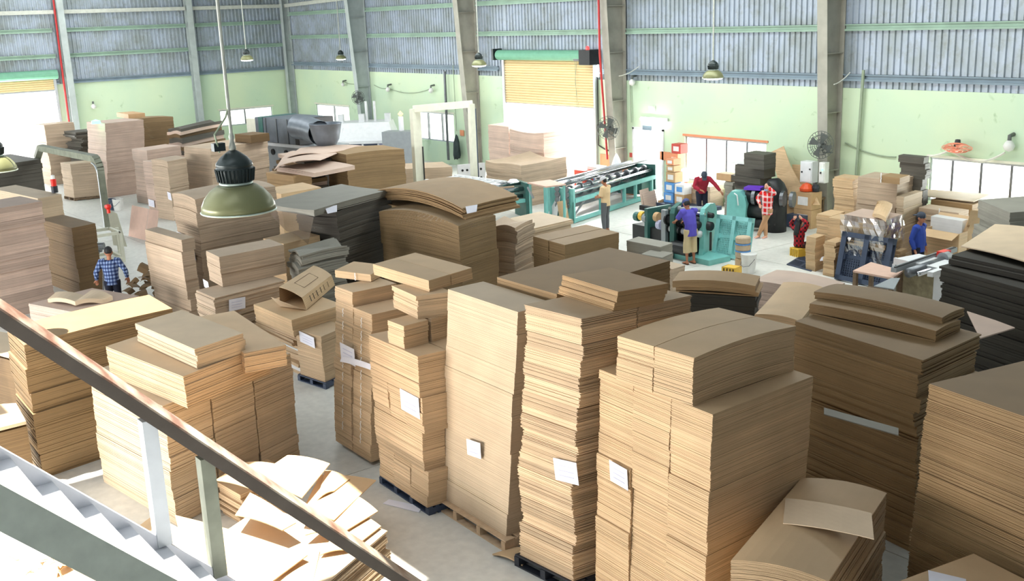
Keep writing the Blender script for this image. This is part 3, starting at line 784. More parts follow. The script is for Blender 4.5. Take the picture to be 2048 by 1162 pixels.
g = MB().sheet([(-6.08, 7.979, 1.64), (-5.15, 8.041, 1.8), (-4.908, 7.725, 1.74), (-5.784, 7.564, 1.62)], .008, .02); single('loose_sheet', g, 'kraft_plain', 'pale folded sheet lying across the low bowed pile', 'cardboard sheet')
s = (-3.623, 7.47, 169.596, 79.596, 1.029, 1.0, 0.0, 1.45, 0.0, 0.0)
stack('low brown pile with a note at the bottom right corner', s, step=.02, mat='kraft_warm', nt=[])
g = MB().sheet([(-4.419, 7.835, 1.47), (-4.546, 8.029, 1.47), (-4.246, 8.133, 1.47), (-4.123, 7.933, 1.47)], .006, .01); single('paper_note', g, 'paper', 'white note lying on the low brown pile at the bottom edge', 'note')

# --- tower with strapped bundles and its neighbours
s = (-10.959, 6.87, 178.339, 85.382, 1.339, 0.389, 0.12, 0.623, 0.019, 0.021)
T_ = stack('notched tower of piled kraft blanks with one note, left of the smooth-fronted stack', s, step=.012, bt=(.1, .2), n1=3, gap=.004, nt=[])
u10 = (-10.994, 6.833, 175.644, 73.644, 1.065, 0.633, 0.12, 2.222, -0.016, -0.016)
u11 = (-11.378, 6.888, 180.211, 93.726, 0.396, 0.85, 2.222, 2.543, -0.009, -0.009)
u12 = (-11.526, 7.199, 173.75, 71.75, 0.743, 0.472, 2.543, 2.86, -0.015, -0.015)
u13 = (-11.575, 7.441, 180.579, 102.579, 1.427, 0.867, 2.86, 3.019, -0.003, -0.003)
def tower():
    F, e1, e2, w, d, z0, z1, ln = frame(s)
    D_ = .85
    def lv(u0, v0, u1, v1, za, zb, sh=0, **k):
        p = F+e1*u0+e2*v0-ln
        fill(T_, (p.x, p.y, s[2], s[3], u1-u0, v1-v0, za, zb, 0, 0), **k)
    za = z1; zb = 1.1668757559596241
    zc = 1.6585870450159448; zd = u10[7]
    lv(.05, 0, w, .34, za, zb, step=.012, bt=(.08, .16), alt=.05)
    lv(.28, .36, w, D_, za, zb, step=.012, bt=(.06, .14))
    lv(0, 0, w, D_, zb, zc, step=.012, bt=(.1, .18), n1=3, gap=.004, alt=.06)
    lv(.04, 0, w, .42, zc, zd, step=.012, bt=(.1, .24), alt=.05)
    lv(.02, .44, w*.95, D_+.05, zc, zd, step=.012, bt=(.1, .24))
    notes(T_, s[:4]+(1, 1, .12, 3.0, 0, 0), [('L', 0.299, 1.512, 0.475, 0.299)])
tower()
pallet('black plastic pallet under the notched blank tower', s, 'plastic_blue_black', 'plastic_pallet', ex=.0)
def ext(q, d): return q[:5]+(max(q[5], d),)+q[6:8]+(0, 0)
stack('pair of short blank piles standing on the notched tower, one behind the other', ext(u11, .5), step=.014, bt=(.07, .12), n2=2, gap=.05, cat='blank pile', name='blank_pile', mat='kraft')
stack('stack of tan blanks with slightly curled edges in the middle of the notched tower crown', ext(u12, .5), step=.013, bt=(.05, .1), cat='blank pile', name='blank_pile', alt=.04)
stack('topmost pile of brown blanks with a split lid sheet on the notched tower', ext(u13, .5), step=.014, bt=(.05, .09), mat='kraft_warm', wob=.015, cat='blank pile', name='blank_pile', n2=2, gap=.008)
s = (-12.783, 7.228, 179.304, 89.304, 1.114, 0.75, 0.06, 2.346, 0.133, 0.132)
T_ = stack('slim tower of small kraft bundles tied with white straps beside the notched tower', s, step=.012, bt=(.13, .2), n1=2, gap=.03, wob=.02, tops=[.0, -.22])
strap(T_, s, 'L', [(s[4]*.22, .3+.2*k, .3+.2*k+.15) for k in range(10)] + [(s[4]*.72, .35+.2*k, .35+.2*k+.13) for k in range(10)])
notes(T_, s, [('L', 0.61, 1.616, 0.436, 0.276)], .05)
g = MB().sheet([(-13.673, 7.126, 1.457), (-12.639, 7.113, 1.566), (-12.57, 7.112, 1.65), (-13.595, 7.125, 1.555)], .012, .015); single('folded_sheet', g, 'paper', 'folded white sheet tucked across the white-strapped bundle tower', 'paper')
s2 = (-14.013, 8.294, 204.49, 114.49, 0.656, 0.4, 0.0, 2.25, 0.0, 0.0)
stack('row of kraft bundles standing behind the white-strapped bundle tower', s2, step=.013, bt=(.1, .2), wob=.02)
s = (-13.682, 7.763, 200.066, 122.066, 0.713, 0.614, 0.0, 2.6, 0.0, 0.0)
sz = s[:6]+(2.3460684514934558+.225, 2.3460684514934558+.34, 0, 0)
T_ = stack('single strapped bundle of brown blanks crowning the slim bundle tower', sz, step=.014, bt=(.1, .15), cat='bundle', name='strapped_bundle', mat='kraft_warm')
strap(T_, sz, 'L', [(s[4]*.4, sz[6], sz[7])])
s = (-16.486, 8.255, 189.585, 111.585, 0.74, 0.485, 0.12, 0.98, -0.008, -0.008)
sd = s[:5] + (.75,) + s[6:]
stack('waist-high aisle stack with a note on its top corner, on a black pallet', sd, step=.014, bt=(.15, .3), wob=.01, nt=[('L', 0.385, 0.863, 0.437, 0.206)])
pallet('black plastic pallet under the waist-high aisle stack', sd, 'plastic_blue_black', 'plastic_pallet', ex=.05)
s = (-17.464, 8.216, 182.216, 102.569, 1.651, 0.864, 0.0, 0.9, 0.0, 0.0)
stack('messy heap of mixed brown and white board under the open carton', s, step=.03, bt=(.05, .12), wob=.08, jit=.03, mats=['kraft', 'board_white', 'kraft_warm', 'kraft'], twist=6)
s = (-17.075, 7.993, 180.861, 102.861, 1.563, 1.241, 0.905, 1.22, 0.0, 0.0)
stack('small stack of orange-brown blanks directly under the open carton', s, step=.015, bt=(.08, .12), wob=.02, mat='kraft_warm', cat='blank pile', name='blank_pile')
def carton():
    # open crumpled carton lying on its side; opening towards the left
    a = [Vector(p) for p in [(-18.172, 8.313, 1.58), (-17.552, 8.469, 1.46), (-18.753, 9.74, 1.46), (-19.329, 9.647, 1.58)]]
    F1, F2, F3, F4 = a
    T = Thing('open_carton', 'crumpled open brown carton lying on its side on the messy board heap', 'carton', tuple(F1))
    up = Vector((0, 0, .0))
    lo = [Vector(p) for p in [(-18.062, 8.247, 1.24), (-17.463, 8.495, 1.24), (-18.753, 9.8, 1.24), (-19.528, 9.87, 1.24)]]
    T.part('side_panel', MB().sheet([tuple(F1), tuple(F2), tuple(F3), tuple(F4)], .008, .03), 'kraft_warm')
    T.part('side_panel', MB().sheet([tuple(F2), tuple(lo[1]), tuple(lo[2]), tuple(F3)], .008), 'kraft_warm')
    T.part('side_panel', MB().sheet([tuple(F1), tuple(lo[0]), tuple(lo[3]), tuple(F4)], .008), 'kraft_warm')
    T.part('side_panel', MB().sheet([tuple(lo[0]), tuple(lo[1]), tuple(lo[2]), tuple(lo[3])], .008), 'kraft_warm')
    T.part('flap', MB().sheet([tuple(lo[0]), tuple(lo[1]), tuple(lo[1]+Vector((-.12, -.22, .1))), tuple(lo[0]+Vector((-.1, -.12, .18)))], .006), 'kraft_plain')
    for i, t in enumerate((.2, .3, .42, .55, .66, .8)):
        p = F2.lerp(F3, t); q = lo[1].lerp(lo[2], t); n_ = Vector((.012, .0, .006))
        T.part('printed_mark', MB().bar(tuple(p.lerp(q, .25)+n_), tuple(p.lerp(q, .75)+n_), .012, .006), 'machine_black')
    # printed rectangle outline on the top panel
    c = [F1.lerp(F4, .25).lerp(F2.lerp(F3, .25), .3), F1.lerp(F4, .25).lerp(F2.lerp(F3, .25), .75), F1.lerp(F4, .7).lerp(F2.lerp(F3, .7), .75), F1.lerp(F4, .7).lerp(F2.lerp(F3, .7), .3)]
    for i in range(4):
        p, q = c[i]+Vector((0, 0, .03)), c[(i+1) % 4]+Vector((0, 0, .03)); T.part('printed_line', MB().bar(tuple(p), tuple(q), .008, .004), 'wood_dark')
carton()

# --- big stepped stack beside the stair rail
s = (-12.974, 4.175, 188.031, 110.031, 2.147, 0.743, 0.0, 1.704, 0.008, 0.009)
F, e1, e2, w, d, z0, z1, ln = frame(s); Dp = 0.743
s3 = s[:5] + (2.35,) + s[6:]
T_E = T_ = Thing('cardboard_stack', 'stepped stack of long kraft blanks in three columns beside the stair rail', 'cardboard stack', (s[0]-s[8], s[1]-s[9], 0))
fill(T_, s3, n1=1, n2=3, mat='kraft_plain', step=.012, bt=(.08, .2), tv=.06, wob=.02, jit=.006, gap=.02, tops=[.0, .02, -.02])
s = (-12.654, 4.378, 188.746, 110.746, 2.09, 0.764, 0.0, 2.17, 0.0, 0.0)
e2_ = (s[0], s[1], s[2], s[3], s[4], 1.5, z1, s[7]-.03, 0, 0)
fill(T_, e2_, step=.012, bt=(.06, .12))
s = (-12.782, 4.609, 184.774, 106.774, 1.808, 0.659, 0.0, 2.42, 0.0, 0.0)
e3_ = (s[0], s[1], s[2], s[3], s[4], max(s[5], .8), 2.145, s[7], 0, 0)
stack('topmost grey-tan pile of long blanks on the stepped stack by the stair rail', e3_, step=.014, bt=(.08, .12), mat='kraft_plain', cat='blank pile', name='blank_pile')
s = (-12.895, 5.31, 174.292, 82.695, 2.237, 0.581, 0.0, 2.18, 0.0, 0.0)
fill(T_E, s[:4]+(s[4], s[5], 1.9)+s[7:8]+(0, 0), step=.012, bt=(.08, .14))

# --- long white-topped stack at the left, and the left-hand stacks
s = (-15.783, 3.235, 178.028, 100.028, 1.174, 2.358, 0.0, 2.1, 0.1, 0.0)
stack('very long stack with a sunlit white top under the stair rail', s, step=.015, bt=(.2, .45), mat='kraft_deep', wob=.03, n2=1, tv=.1, bow=(0, .02), bp=.6)
s = (-25.595, 3.999, 187.74, 105.581, 1.308, 2.342, 0.0, 2.6, 0.12, 0.0)
stack('tall banded pinkish stack at the left edge with clear light and dark layers', s, step=.02, bt=(.1, .22), mat='kraft_pink', alt=.08, wob=.035)
s = (-29.891, 7.027, 188.001, 110.001, 3.143, 0.727, 0.0, 2.15, 0.0, 0.0)
stack('pale-topped stack behind the tall banded stack at the left edge', s, mat='kraft_plain')
s = (-26.913, 7.004, 186.144, 108.144, 2.054, 0.672, 0.0, 1.75, 0.0, 0.0)
stack('dark brown stack with a plain right side, between the banded stack and the gantry', s, mat='scrap_brown', bt=(.2, .4), wob=.03, flare=-.0)
s = (-38.072, 6.732, 186.398, 108.398, 2.821, 2.859, 0.0, 2.2, 0.0, 0.0)
stack('dark stack at the far left edge below the green lamp', s, mat='board_dark', wob=.03)
s = (-20.242, 4.081, 180.0, 90.0, 1.0, 1.0, 0.0, 0.9, 0.0, 0.0)
for i, (q, lab) in enumerate([([(-23.267, 5.367, 0.95), (-22.391, 5.688, 1.0), (-22.8, 6.008, 0.98), (-23.562, 5.627, 1.0)], 'open-leaved bundle of tan blanks in front of the tall banded stack'),
                   ([(-22.391, 5.688, 1.0), (-22.288, 6.211, 0.95), (-22.271, 6.419, 1.0), (-23.081, 6.223, 1.02)], 'second open-leaved tan bundle, right of the first and nearer the plaid man')]):
    b = MB().sheet(q, .09, .05, tone=1.05); single('loose_bundle', b, 'kraft_plain', lab, 'bundle')
s = (-21.95, 5.545, 199.059, 105.512, 2.269, 0.743, 0.0, 0.88, 0.0, 0.0)
stack('low stack of flat tan sheets in front of the tall banded stack', s[:4]+(1.6, 1.5)+s[6:], mat='kraft_pink', step=.03)
# white sunlit sheets at the left edge
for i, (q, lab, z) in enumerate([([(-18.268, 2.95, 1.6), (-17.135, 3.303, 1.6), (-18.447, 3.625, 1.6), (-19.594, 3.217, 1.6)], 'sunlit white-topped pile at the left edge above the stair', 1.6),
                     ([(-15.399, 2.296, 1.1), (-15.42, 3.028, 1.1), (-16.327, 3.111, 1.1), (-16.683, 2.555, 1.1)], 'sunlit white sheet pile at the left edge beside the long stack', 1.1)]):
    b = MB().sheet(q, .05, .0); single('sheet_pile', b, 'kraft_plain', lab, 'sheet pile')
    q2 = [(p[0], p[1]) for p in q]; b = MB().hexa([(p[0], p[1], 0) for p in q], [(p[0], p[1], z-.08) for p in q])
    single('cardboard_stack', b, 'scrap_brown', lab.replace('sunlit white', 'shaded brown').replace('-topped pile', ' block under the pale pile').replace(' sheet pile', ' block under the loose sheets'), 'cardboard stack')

# --- middle of the hall
s = (-19.972, 7.915, 176.31, 95.079, 0.759, 1.478, 0.0, 1.95, 0.0, 0.0)
s = s[:4]+(.8,)+s[5:6]+(1.325,)+s[7:8]+(0, 0)
stack('brown stack in front of the blue-shaded one, right under the big lamp', s, step=.016, bt=(.08, .2), mat='kraft_far', wob=.03, tv=.08, nt=[('L', 0.906, 1.221, 0.317, 0.172)])
s = (-19.277, 7.46, 180.985, 101.328, 0.895, 1.69, 0.0, 1.32, 0.0, 0.0)
T_ = stack('lower course of thicker board bulging under the brown stack, with a large note', s, step=.02, bt=(.05, .12), mat='kraft_far', jit=.014, wob=.03, nt=[], cat='cardboard stack')
sx = s[:4]+s[4:]
notes(T_, s, [('R', 0.468, 1.101, 0.379, 0.234)], .05)
s = (-23.733, 8.982, 181.567, 99.977, 1.356, 2.235, 0.0, 2.55, 0.0, 0.0)
T_ = stack('tall curved-front stack right behind the big hanging lamp, hung with notes', s, step=.016, bt=(.08, .22), mat='kraft_far', bow=(.06, .05), bp=3, wob=.025, nt=[('L', 1.049, 1.52, 0.364, 0.224), ('L', 0.498, 1.157, 0.448, 0.209), ('L', 0.921, 0.807, 0.363, 0.212), ('L', 0.624, 0.805, 0.292, 0.21)], tv=.08)
s = (-22.275, 8.028, 184.195, 106.195, 1.904, 0.336, 0.0, 1.95, 0.0, 0.0)
stack('short stack with slumped tan blanks left of the curved-front stack', s, step=.02, bt=(.15, .35), mat='kraft_far', wob=.04, tv=.12)
s = (-21.017, 10.617, 190.667, 112.667, 1.869, 2.886, 0.0, 2.4, 0.0, 0.0)
stack('grey board slab with drooping corners lying over plastic-wrapped board', s[:6]+(2.26,)+s[7:], step=.02, bt=(.06, .1), mat='board_grey', bow=(-.03, .02), bp=.2, name='board_slab', cat='board slab', wob=.02)
F, e1, e2, w, d, z0, z1, ln = frame(s); F2 = F+e2*.75
s2 = (F2.x, F2.y)+s[2:4]+(s[4]*.8, s[5]*.74, 0, 2.22, 0, 0)
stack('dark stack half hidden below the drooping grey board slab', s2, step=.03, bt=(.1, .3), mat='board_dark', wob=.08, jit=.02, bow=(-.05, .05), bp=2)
F, e1, e2, w, d, z0, z1, ln = frame(s)
b = MB()
p = F - e1*.05 - e2*.08
b.sheet([tuple(p+Vector((0, 0, 2.25))), tuple(p+e1*w*.9+Vector((0, 0, 2.23))), tuple(p+e1*w*.55-e2*.03+Vector((0, 0, 1.85))), tuple(p+e1*.25-e2*.03+Vector((0, 0, 1.62)))], .004, .05)
single('plastic_wrap', b, 'clear_film', 'clear plastic wrap hanging from the drooping grey slab', 'plastic wrap')
b = MB().sheet([(-20.993, 10.929, 2.28), (-21.052, 11.201, 2.28), (-21.298, 11.345, 2.38), (-21.218, 10.996, 2.38)], .006); single('paper_note', b, 'paper', 'grey-white note hanging on the corner of the drooping grey slab', 'note')
s = (-18.521, 12.753, 184.721, 106.721, 2.928, 1.355, 0.0, 2.05, 0.0, 0.0)
stack('body of the tall dark stack under the bowed brown sheets', s[:6]+(0.0, 2.05, 0, 0), step=.02, bt=(.2, .5), mat='kraft_deep', wob=.02, tv=.04, bow=(.17, .02), bp=4)
s = (-18.83, 13.096, 180.401, 102.401, 3.711, 1.88, 0.0, 2.36, 0.0, 0.0)
T_ = stack('big pile of bowed brown sheets overhanging the tall dark stack in the centre', s[:6]+(2.06, 2.36, 0, 0), step=.02, bt=(.03, .08), mat='kraft_olive', bow=(.22, .02), bp=.05, wob=.05, jit=.02, cat='blank pile', name='blank_pile')
b = MB().sheet([(-18.476, 12.961, 2.3), (-18.512, 13.242, 2.3), (-18.652, 13.377, 2.42), (-18.652, 13.054, 2.42)], .006); single('paper_note', b, 'paper', 'white note on the near corner of the bowed brown pile', 'note')
s = (-31.89, 17.479, 174.599, 79.331, 1.82, 2.111, 0.0, 2.05, 0.0, 0.0)
s = s[:4]+(1.7,)+s[5:]
stack('square dark-fronted stack in front of the white machine, flat brown top', s, step=.03, bt=(.15, .3), mat='kraft_deep', bow=(.0, .04), bp=1)
s = (-33.663, 20.931, 158.303, 56.303, 1.646, 1.729, 0.0, 1.0, 0.0, 0.0)
stack('low pale-topped stack between the square stack and the gantry', s, step=.04, mat='kraft_far')
s = (-30.258, 24.836, 176.0, 98.0, 2.254, 1.541, 0.0, 2.2, 0.0, 0.0)
stack('tall stack glaring in the light of the open roller door, right half', s, step=.04, bt=(.1, .25), mat='kraft_pink', bow=(-.08, 0), bp=1)
s = (-32.838, 25.202, 176.0, 98.0, 1.479, 1.5, 0.0, 2.22, 0.0, 0.0)
stack('tall stack by the roller door, left half against the green column', s, step=.04, bt=(.1, .25), mat='kraft_pink')
s = (-28.238, 22.146, 174.684, 96.684, 2.341, 2.276, 0.0, 1.46, 0.0, 0.0)
T_ = stack('bowed kraft stack with a rippled white top in front of the door stacks', s, step=.03, bt=(.06, .14), mat='kraft_far', bow=(-.06, -.05), sag=.05, bp=1.2, tv=.08, alt=.05)
s = (-17.455, 14.848, 173.851, 93.583, 1.306, 1.746, 0.0, 1.45, 0.0, 0.0)
stack('dark-sided stack of two blocks behind the wide flat-topped stack', s, step=.02, bt=(.2, .4), n1=2, mat='kraft_deep', gap=.03)
s = (-19.219, 14.831, 191.797, 113.797, 0.848, 0.989, 0.0, 1.6, 0.0, 0.0)
stack('wavy-edged stack right of the bowed brown pile', s[:4]+(.9, .9)+s[6:], step=.02, bt=(.06, .15), mat='kraft_far', wob=.05, sag=.05, bp=1)
s = (-19.825, 15.79, 174.999, 96.999, 1.489, 1.518, 0.0, 1.35, 0.0, 0.0)
stack('white-topped low pile behind the wavy-edged stack', s, step=.03, bt=(.06, .1), mat='kraft_plain', wob=.06)
for nm, F_, L_, R_, z_, bz, lab in [] : pass
s = (-16.562, 16.929, 181.032, 103.032, 1.082, 0.52, 0.0, 1.2, 0.0, 0.0)
stack('narrow white-topped bundle beside the dark machine, highest of three', s, step=.03, mat='board_grey')
s = (-16.091, 16.51, 185.896, 107.896, 0.609, 0.538, 0.0, 1.1, 0.0, 0.0)
stack('white-topped bundle just below the narrow one by the machine', s, step=.03, mat='board_grey')
s = (-15.468, 16.175, 174.319, 96.319, 0.463, 0.44, 0.0, 1.0, 0.0, 0.0)
stack('pale bundle nearest the barefoot man, lowest of three', s, step=.03, mat='kraft_far')
s = (-11.431, 13.997, 209.823, 123.355, 1.454, 0.726, 0.0, 1.75, 0.0, 0.0)
stack('bowed olive slab with drooping ends behind the widest near stack', s[:6]+(1.55,)+s[7:], step=.02, bt=(.06, .2), mat='kraft_olive', bow=(.06, 0), bp=.2, wob=.06, cat='blank pile', name='blank_pile')
stack('black-sided lower stack carrying the bowed slab', s[:4]+(s[4]*.93, s[5], 0, 1.545, 0, 0), step=.03, mat='board_black', wob=.04)
s = (-11.363, 14.23, 225.734, 123.734, 1.15, 0.77, 0.0, 1.45, 0.0, 0.0)
s = (-9.182, 12.258, 194.521, 116.521, 0.712, 2.03, 0.0, 1.95, 0.0, 0.0)
stack('sloping bowed pile of orange-brown sheets between the widest and the olive stack', s, step=.02, bt=(.1, .25), mat='kraft_warm', bow=(.04, -.02), bp=.5)
s = (-11.519, 15.947, 180.933, 100.82, 1.609, 1.07, 0.0, 1.2, 0.0, 0.0)
stack('low pale-topped pile behind the sloping orange-brown sheets', s, step=.03, mat='kraft_pink', bow=(.05, 0))
# dark-sided sheets with white tops at the right edge
s = (-7.709, 16.608, 169.883, 91.883, 1.871, 1.459, 0.0, 2.25, 0.0, 0.0)
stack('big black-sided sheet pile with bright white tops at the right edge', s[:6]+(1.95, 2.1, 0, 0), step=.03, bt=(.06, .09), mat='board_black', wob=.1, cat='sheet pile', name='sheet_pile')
g = MB().sheet([(-7.453, 16.58, 2.16), (-9.669, 17.428, 2.16), (-10.225, 19.618, 2.16), (-8.199, 19.449, 2.16)], .02, .05, tone=1.18); single('top_sheet', g, 'kraft_plain', 'huge glaring pale sheet on top of the black-sided pile', 'cardboard sheet')  # tone raised: window light on the sheet is put into its colour
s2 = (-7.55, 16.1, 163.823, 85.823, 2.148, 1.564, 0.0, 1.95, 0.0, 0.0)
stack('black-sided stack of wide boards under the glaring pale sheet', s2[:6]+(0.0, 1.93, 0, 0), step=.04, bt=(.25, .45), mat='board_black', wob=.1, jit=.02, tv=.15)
g = MB().sheet([(-8.596, 15.821, 1.5), (-8.033, 15.649, 1.5), (-7.624, 15.479, 1.5), (-7.711, 14.621, 1.5)], .02); single('loose_sheet', g, 'kraft_pink', 'pale sheet jutting out between the olive stack and the right edge stack', 'cardboard sheet')
s = (-10.247, 20.206, 141.383, 63.383, 1.44, 0.806, 0.0, 2.3, 0.0, 0.0)
stack('grey ragged stack against the right-hand window at the frame edge', s[:4]+(1.5, 1.6)+s[6:], step=.05, bt=(.1, .2), mat='board_grey', wob=.1)

# --- back left group
s = (-42.425, 12.829, 210.651, 120.651, 1.6, 0.749, 0.0, 2.933, 0.289, 0.178)
s = s[:2]+(188., 98., 1.6, 1.6)+s[6:]
stack('tall narrow stack with a square brown front beside the open left door', s, step=.04, bt=(.2, .5), mat='kraft_pink', tv=.05)
s = (-44.498, 14.188, 187.765, 97.765, 0.9, 2.24, 0.0, 2.78, 0.0, 0.0)
s = s[:2]+(188.,)+s[3:]
stack('long dark-sided stack behind the tall narrow one at the back left', s, step=.04, bt=(.2, .5), mat='kraft_deep', bow=(0, .05))
s = (-39.522, 13.326, 198.06, 108.06, 1.1, 1.563, 0.0, 2.05, 0.0, 0.0)
stack('block-topped stack in front of the long dark-sided one', s[:2]+(190., s[3], 1.1)+s[5:], step=.04, mat='kraft_pink', bt=(.3, .5), wob=.03)
s = (-36.815, 12.691, 188.251, 110.251, 0.794, 0.396, 0.0, 1.9, 0.0, 0.0)
stack('narrow leaning stack between the block-topped and the dark-fronted stacks', s[:2]+(190., 100., .9, .5)+s[6:], step=.04, mat='kraft_pink', nt=[('L', 0.583, 0.414, 0.394, 0.257)])
s = (-35.521, 12.623, 204.976, 114.976, 1.05, 0.895, 0.0, 2.05, 0.0, 0.0)
stack('curled-top stack with a very dark right side and two notes', s[:2]+(190.,)+s[3:], step=.03, bt=(.08, .2), mat='kraft_far', bow=(.05, 0), bp=2, nt=[('L', 0.051, 0.866, 0.22, 0.264)])
s = (-35.626, 14.219, 198.677, 108.677, 1.7, 2.719, 0.0, 2.3, 0.0, 0.0)
stack('pale-fronted stack with a long dark side, left of the lamp cord', s[:2]+(190.,)+s[3:], step=.03, bt=(.15, .4), mat='kraft_far', wob=.03)
s = (-41.307, 15.39, 212.734, 122.734, 1.0, 2.862, 0.0, 2.55, 0.0, 0.0)
stack('ragged pile with dark wavy layers on the back left, highest of its group', s[:2]+(190.,)+s[3:], step=.04, bt=(.08, .2), mats=['kraft_pink', 'board_dark', 'scrap_brown'], wob=.1, sag=.05, tv=.15)
s = (-31.613, 15.32, 188.271, 107.718, 1.565, 0.822, 0.0, 1.6, 0.0, 0.0)
stack('dark low stack left of the square dark-fronted stack', s, step=.03, mat='kraft_olive')
s = (-30.679, 15.609, 184.595, 106.595, 2.327, 1.874, 0.0, 1.75, 0.0, 0.0)
stack('pink-tinged pile with a toothed corner left of the square stack', s[:6]+(1.61,)+s[7:], step=.03, bt=(.05, .1), mat='kraft_pink', wob=.04, bow=(.05, 0), cat='blank pile', name='blank_pile')
s = (-27.277, 12.804, 176.403, 98.403, 1.341, 1.385, 0.0, 1.8, 0.0, 0.0)
stack('flat orange-brown topped stack peeping out right of the big lamp', s, step=.03, mat='kraft_warm')
s = (-21.282, 9.94, 182.629, 104.629, 0.953, 1.072, 0.0, 1.7, 0.0, 0.0)
stack('brown-topped low stack behind the lamp-side brown stack', s, step=.03, mat='kraft_warm')
s = (-19.7, 9.544, 167.516, 89.516, 1.008, 1.108, 0.0, 1.74, 0.0, 0.0)
stack('heap of limp grey board with curled sheets under the drooping slab', s, step=.03, bt=(.05, .12), mat='board_grey', sag=.06, wob=.08, bp=1)
for i, (q, lab) in enumerate([([(-31.417, 14.582, 1.9), (-32.329, 15.788, 1.98), (-34.498, 17.072, 1.98), (-35.052, 16.751, 1.9)], 'crooked tan sheet sliding off the scrap heap, lowest'),
     ([(-31.642, 14.839, 1.98), (-31.475, 16.272, 2.03), (-33.223, 18.184, 2.03), (-33.995, 16.628, 2.03)], 'crooked sheet sliding off the scrap heap, middle'),
     ([(-32.948, 15.827, 2.06), (-32.501, 16.915, 2.08), (-33.356, 19.179, 2.06), (-34.829, 17.249, 2.08)], 'white-lit sheet on top of the scrap heap by the duct')]):
    single('loose_sheet', MB().sheet(q, .02, .08), 'kraft_pink', lab, 'cardboard sheet')
s = (-32.892, 16.254, 178.081, 100.081, 2.03, 1.191, 0.0, 1.95, 0.0, 0.0)
stack('scrap heap of crossed board behind the pink-tinged pile', s, step=.04, bt=(.06, .14), mats=['scrap_brown', 'board_dark', 'kraft_pink'], wob=.15, twist=8)
s = (-48.508, 12.109, 172.841, 70.841, 0.51, 0.507, 0.0, 2.6, 0.0, 0.0)
stack('lone stack standing in the glare of the far-left doorway', s[:2]+(188., 98., 1.0, 1.3)+s[6:], step=.05, mat='kraft_far')
s = (-46.944, 12.91, 199.073, 121.073, 1.467, 0.572, 0.0, 2.3, 0.0, 0.0)
stack('black ragged pile between the doorway stack and the tall narrow stack', s[:2]+(188., 98., 1.2, 1.2)+s[6:], step=.06, bt=(.08, .25), mat='board_dark', wob=.2, jit=.06, twist=6)
s = (-43.083, 11.497, 179.601, 77.601, 0.562, 0.767, 0.0, 1.45, 0.0, 0.0)
T_ = stack('dark-fronted stack on a pallet seen through the gantry frame', s[:2]+(188., s[3], .9, .98, .12)+s[7:], step=.04, mat='kraft_far')
pallet('wooden pallet under the stack seen through the gantry', s[:2]+(188., s[3], .9, .98, .12)+s[7:], 'wood_dark')
s = (-35.914, 15.887, 213.995, 135.995, 0.732, 0.673, 0.0, 2.75, 0.0, 0.0)
stack('small brown carton block on the back pile by the duct', s[:2]+(190., 100., 1.0, .8, 2.31, 2.6, 0, 0), step=.05, mat='scrap_brown', cat='carton', name='carton')
for i, (x, y, lab) in enumerate([(236, 238, 'ragged brown carton on the long dark-sided stack')]):
    p = (-45.477, 14.456, 2.85)
    single('carton', MB().box((p[0]-1.2, p[1]+.2, 2.82), (p[0]+.3, p[1]+.9, 3.0)), 'box_tan', lab, 'carton')

# --- right-hand back: stacks along the green wall
s = (-20.182, 26.721, 180.385, 102.385, 0.835, 1.053, 0.0, 1.0, 0.0, 0.0)
def rs(nm): pass
s = (-16.256, 23.792, 178.0, 98.0, 0.632, 0.561, 0.0, 1.95, 0.0, 0.0)
stack('tall tan stack with a curled top right of the dusty column', s, step=.03, bt=(.08, .2), mat='kraft_warm', wob=.03)
s = (-15.811, 22.218, 178.0, 98.0, 0.431, 0.734, 0.0, 1.25, 0.0, 0.0)
stack('shorter tan stack just left of the tall curled-top one', s, step=.03, bt=(.06, .15), mat='kraft_warm')
s = (-15.104, 21.793, 178.0, 98.0, 0.503, 0.646, 0.0, 1.3, 0.0, 0.0)
stack('tan stack wedged between the two tan stacks by the black pallet', s, step=.03, bt=(.06, .15), mat='kraft_warm')
s = (-15.608, 21.359, 178.0, 98.0, 0.289, 0.45, 0.0, 0.85, 0.0, 0.0)
stack('low tan stack beside the seated woman', s, step=.03, bt=(.06, .12), mat='kraft_warm')
s = (-14.917, 21.202, 178.0, 98.0, 0.321, 0.706, 0.0, 0.85, 0.0, 0.0)
T_ = stack('low tan stack with a white rag in front, leaning against the black pallet', s, step=.03, bt=(.05, .12), mat='kraft_warm', wob=.04)
single('rag', MB().sheet([(-15.513, 21.423, 0.3), (-15.255, 21.369, 0.3), (-15.284, 21.505, 0.36), (-15.53, 21.501, 0.36)], .03, .03), 'paper', 'crumpled white rag on the low tan stack', 'rag')
s = (-14.729, 23.355, 178.0, 98.0, 1.156, 0.941, 0.0, 2.1, 0.0, 0.0)
stack('brown board wall with strapped blanks beside the tall tan stack', s, step=.04, bt=(.2, .4), mat='kraft_far')
s = (-14.355, 22.861, 178.0, 98.0, 0.561, 0.553, 0.0, 2.27, 0.0, 0.0)
T_ = stack('strapped bundle with dark end on top of the brown board wall', (s[:6]+(2.11,)+s[7:]), step=.04, mat='kraft_olive', cat='bundle', name='strapped_bundle')
strap(T_, (s[:6]+(2.11,)+s[7:]), 'L', [(.5, 2.11, 2.35)], w=.03)
s = (-14.575, 24.219, 178.0, 98.0, 0.728, 0.295, 0.0, 2.6, 0.0, 0.0)
stack('dark brown stack hiding the left end of the big right window', s, step=.04, bt=(.08, .2), mat='board_dark', wob=.05)
s = (-14.286, 22.968, 178.0, 98.0, 0.208, 1.049, 0.0, 1.8, 0.0, 0.0)
stack('glaring pale stack right behind the man in blue', s, step=.03, bt=(.06, .15), mat='kraft_plain')
s = (-12.637, 23.251, 192.47, 96.431, 1.501, 0.99, 0.0, 1.85, 0.0, 0.0)
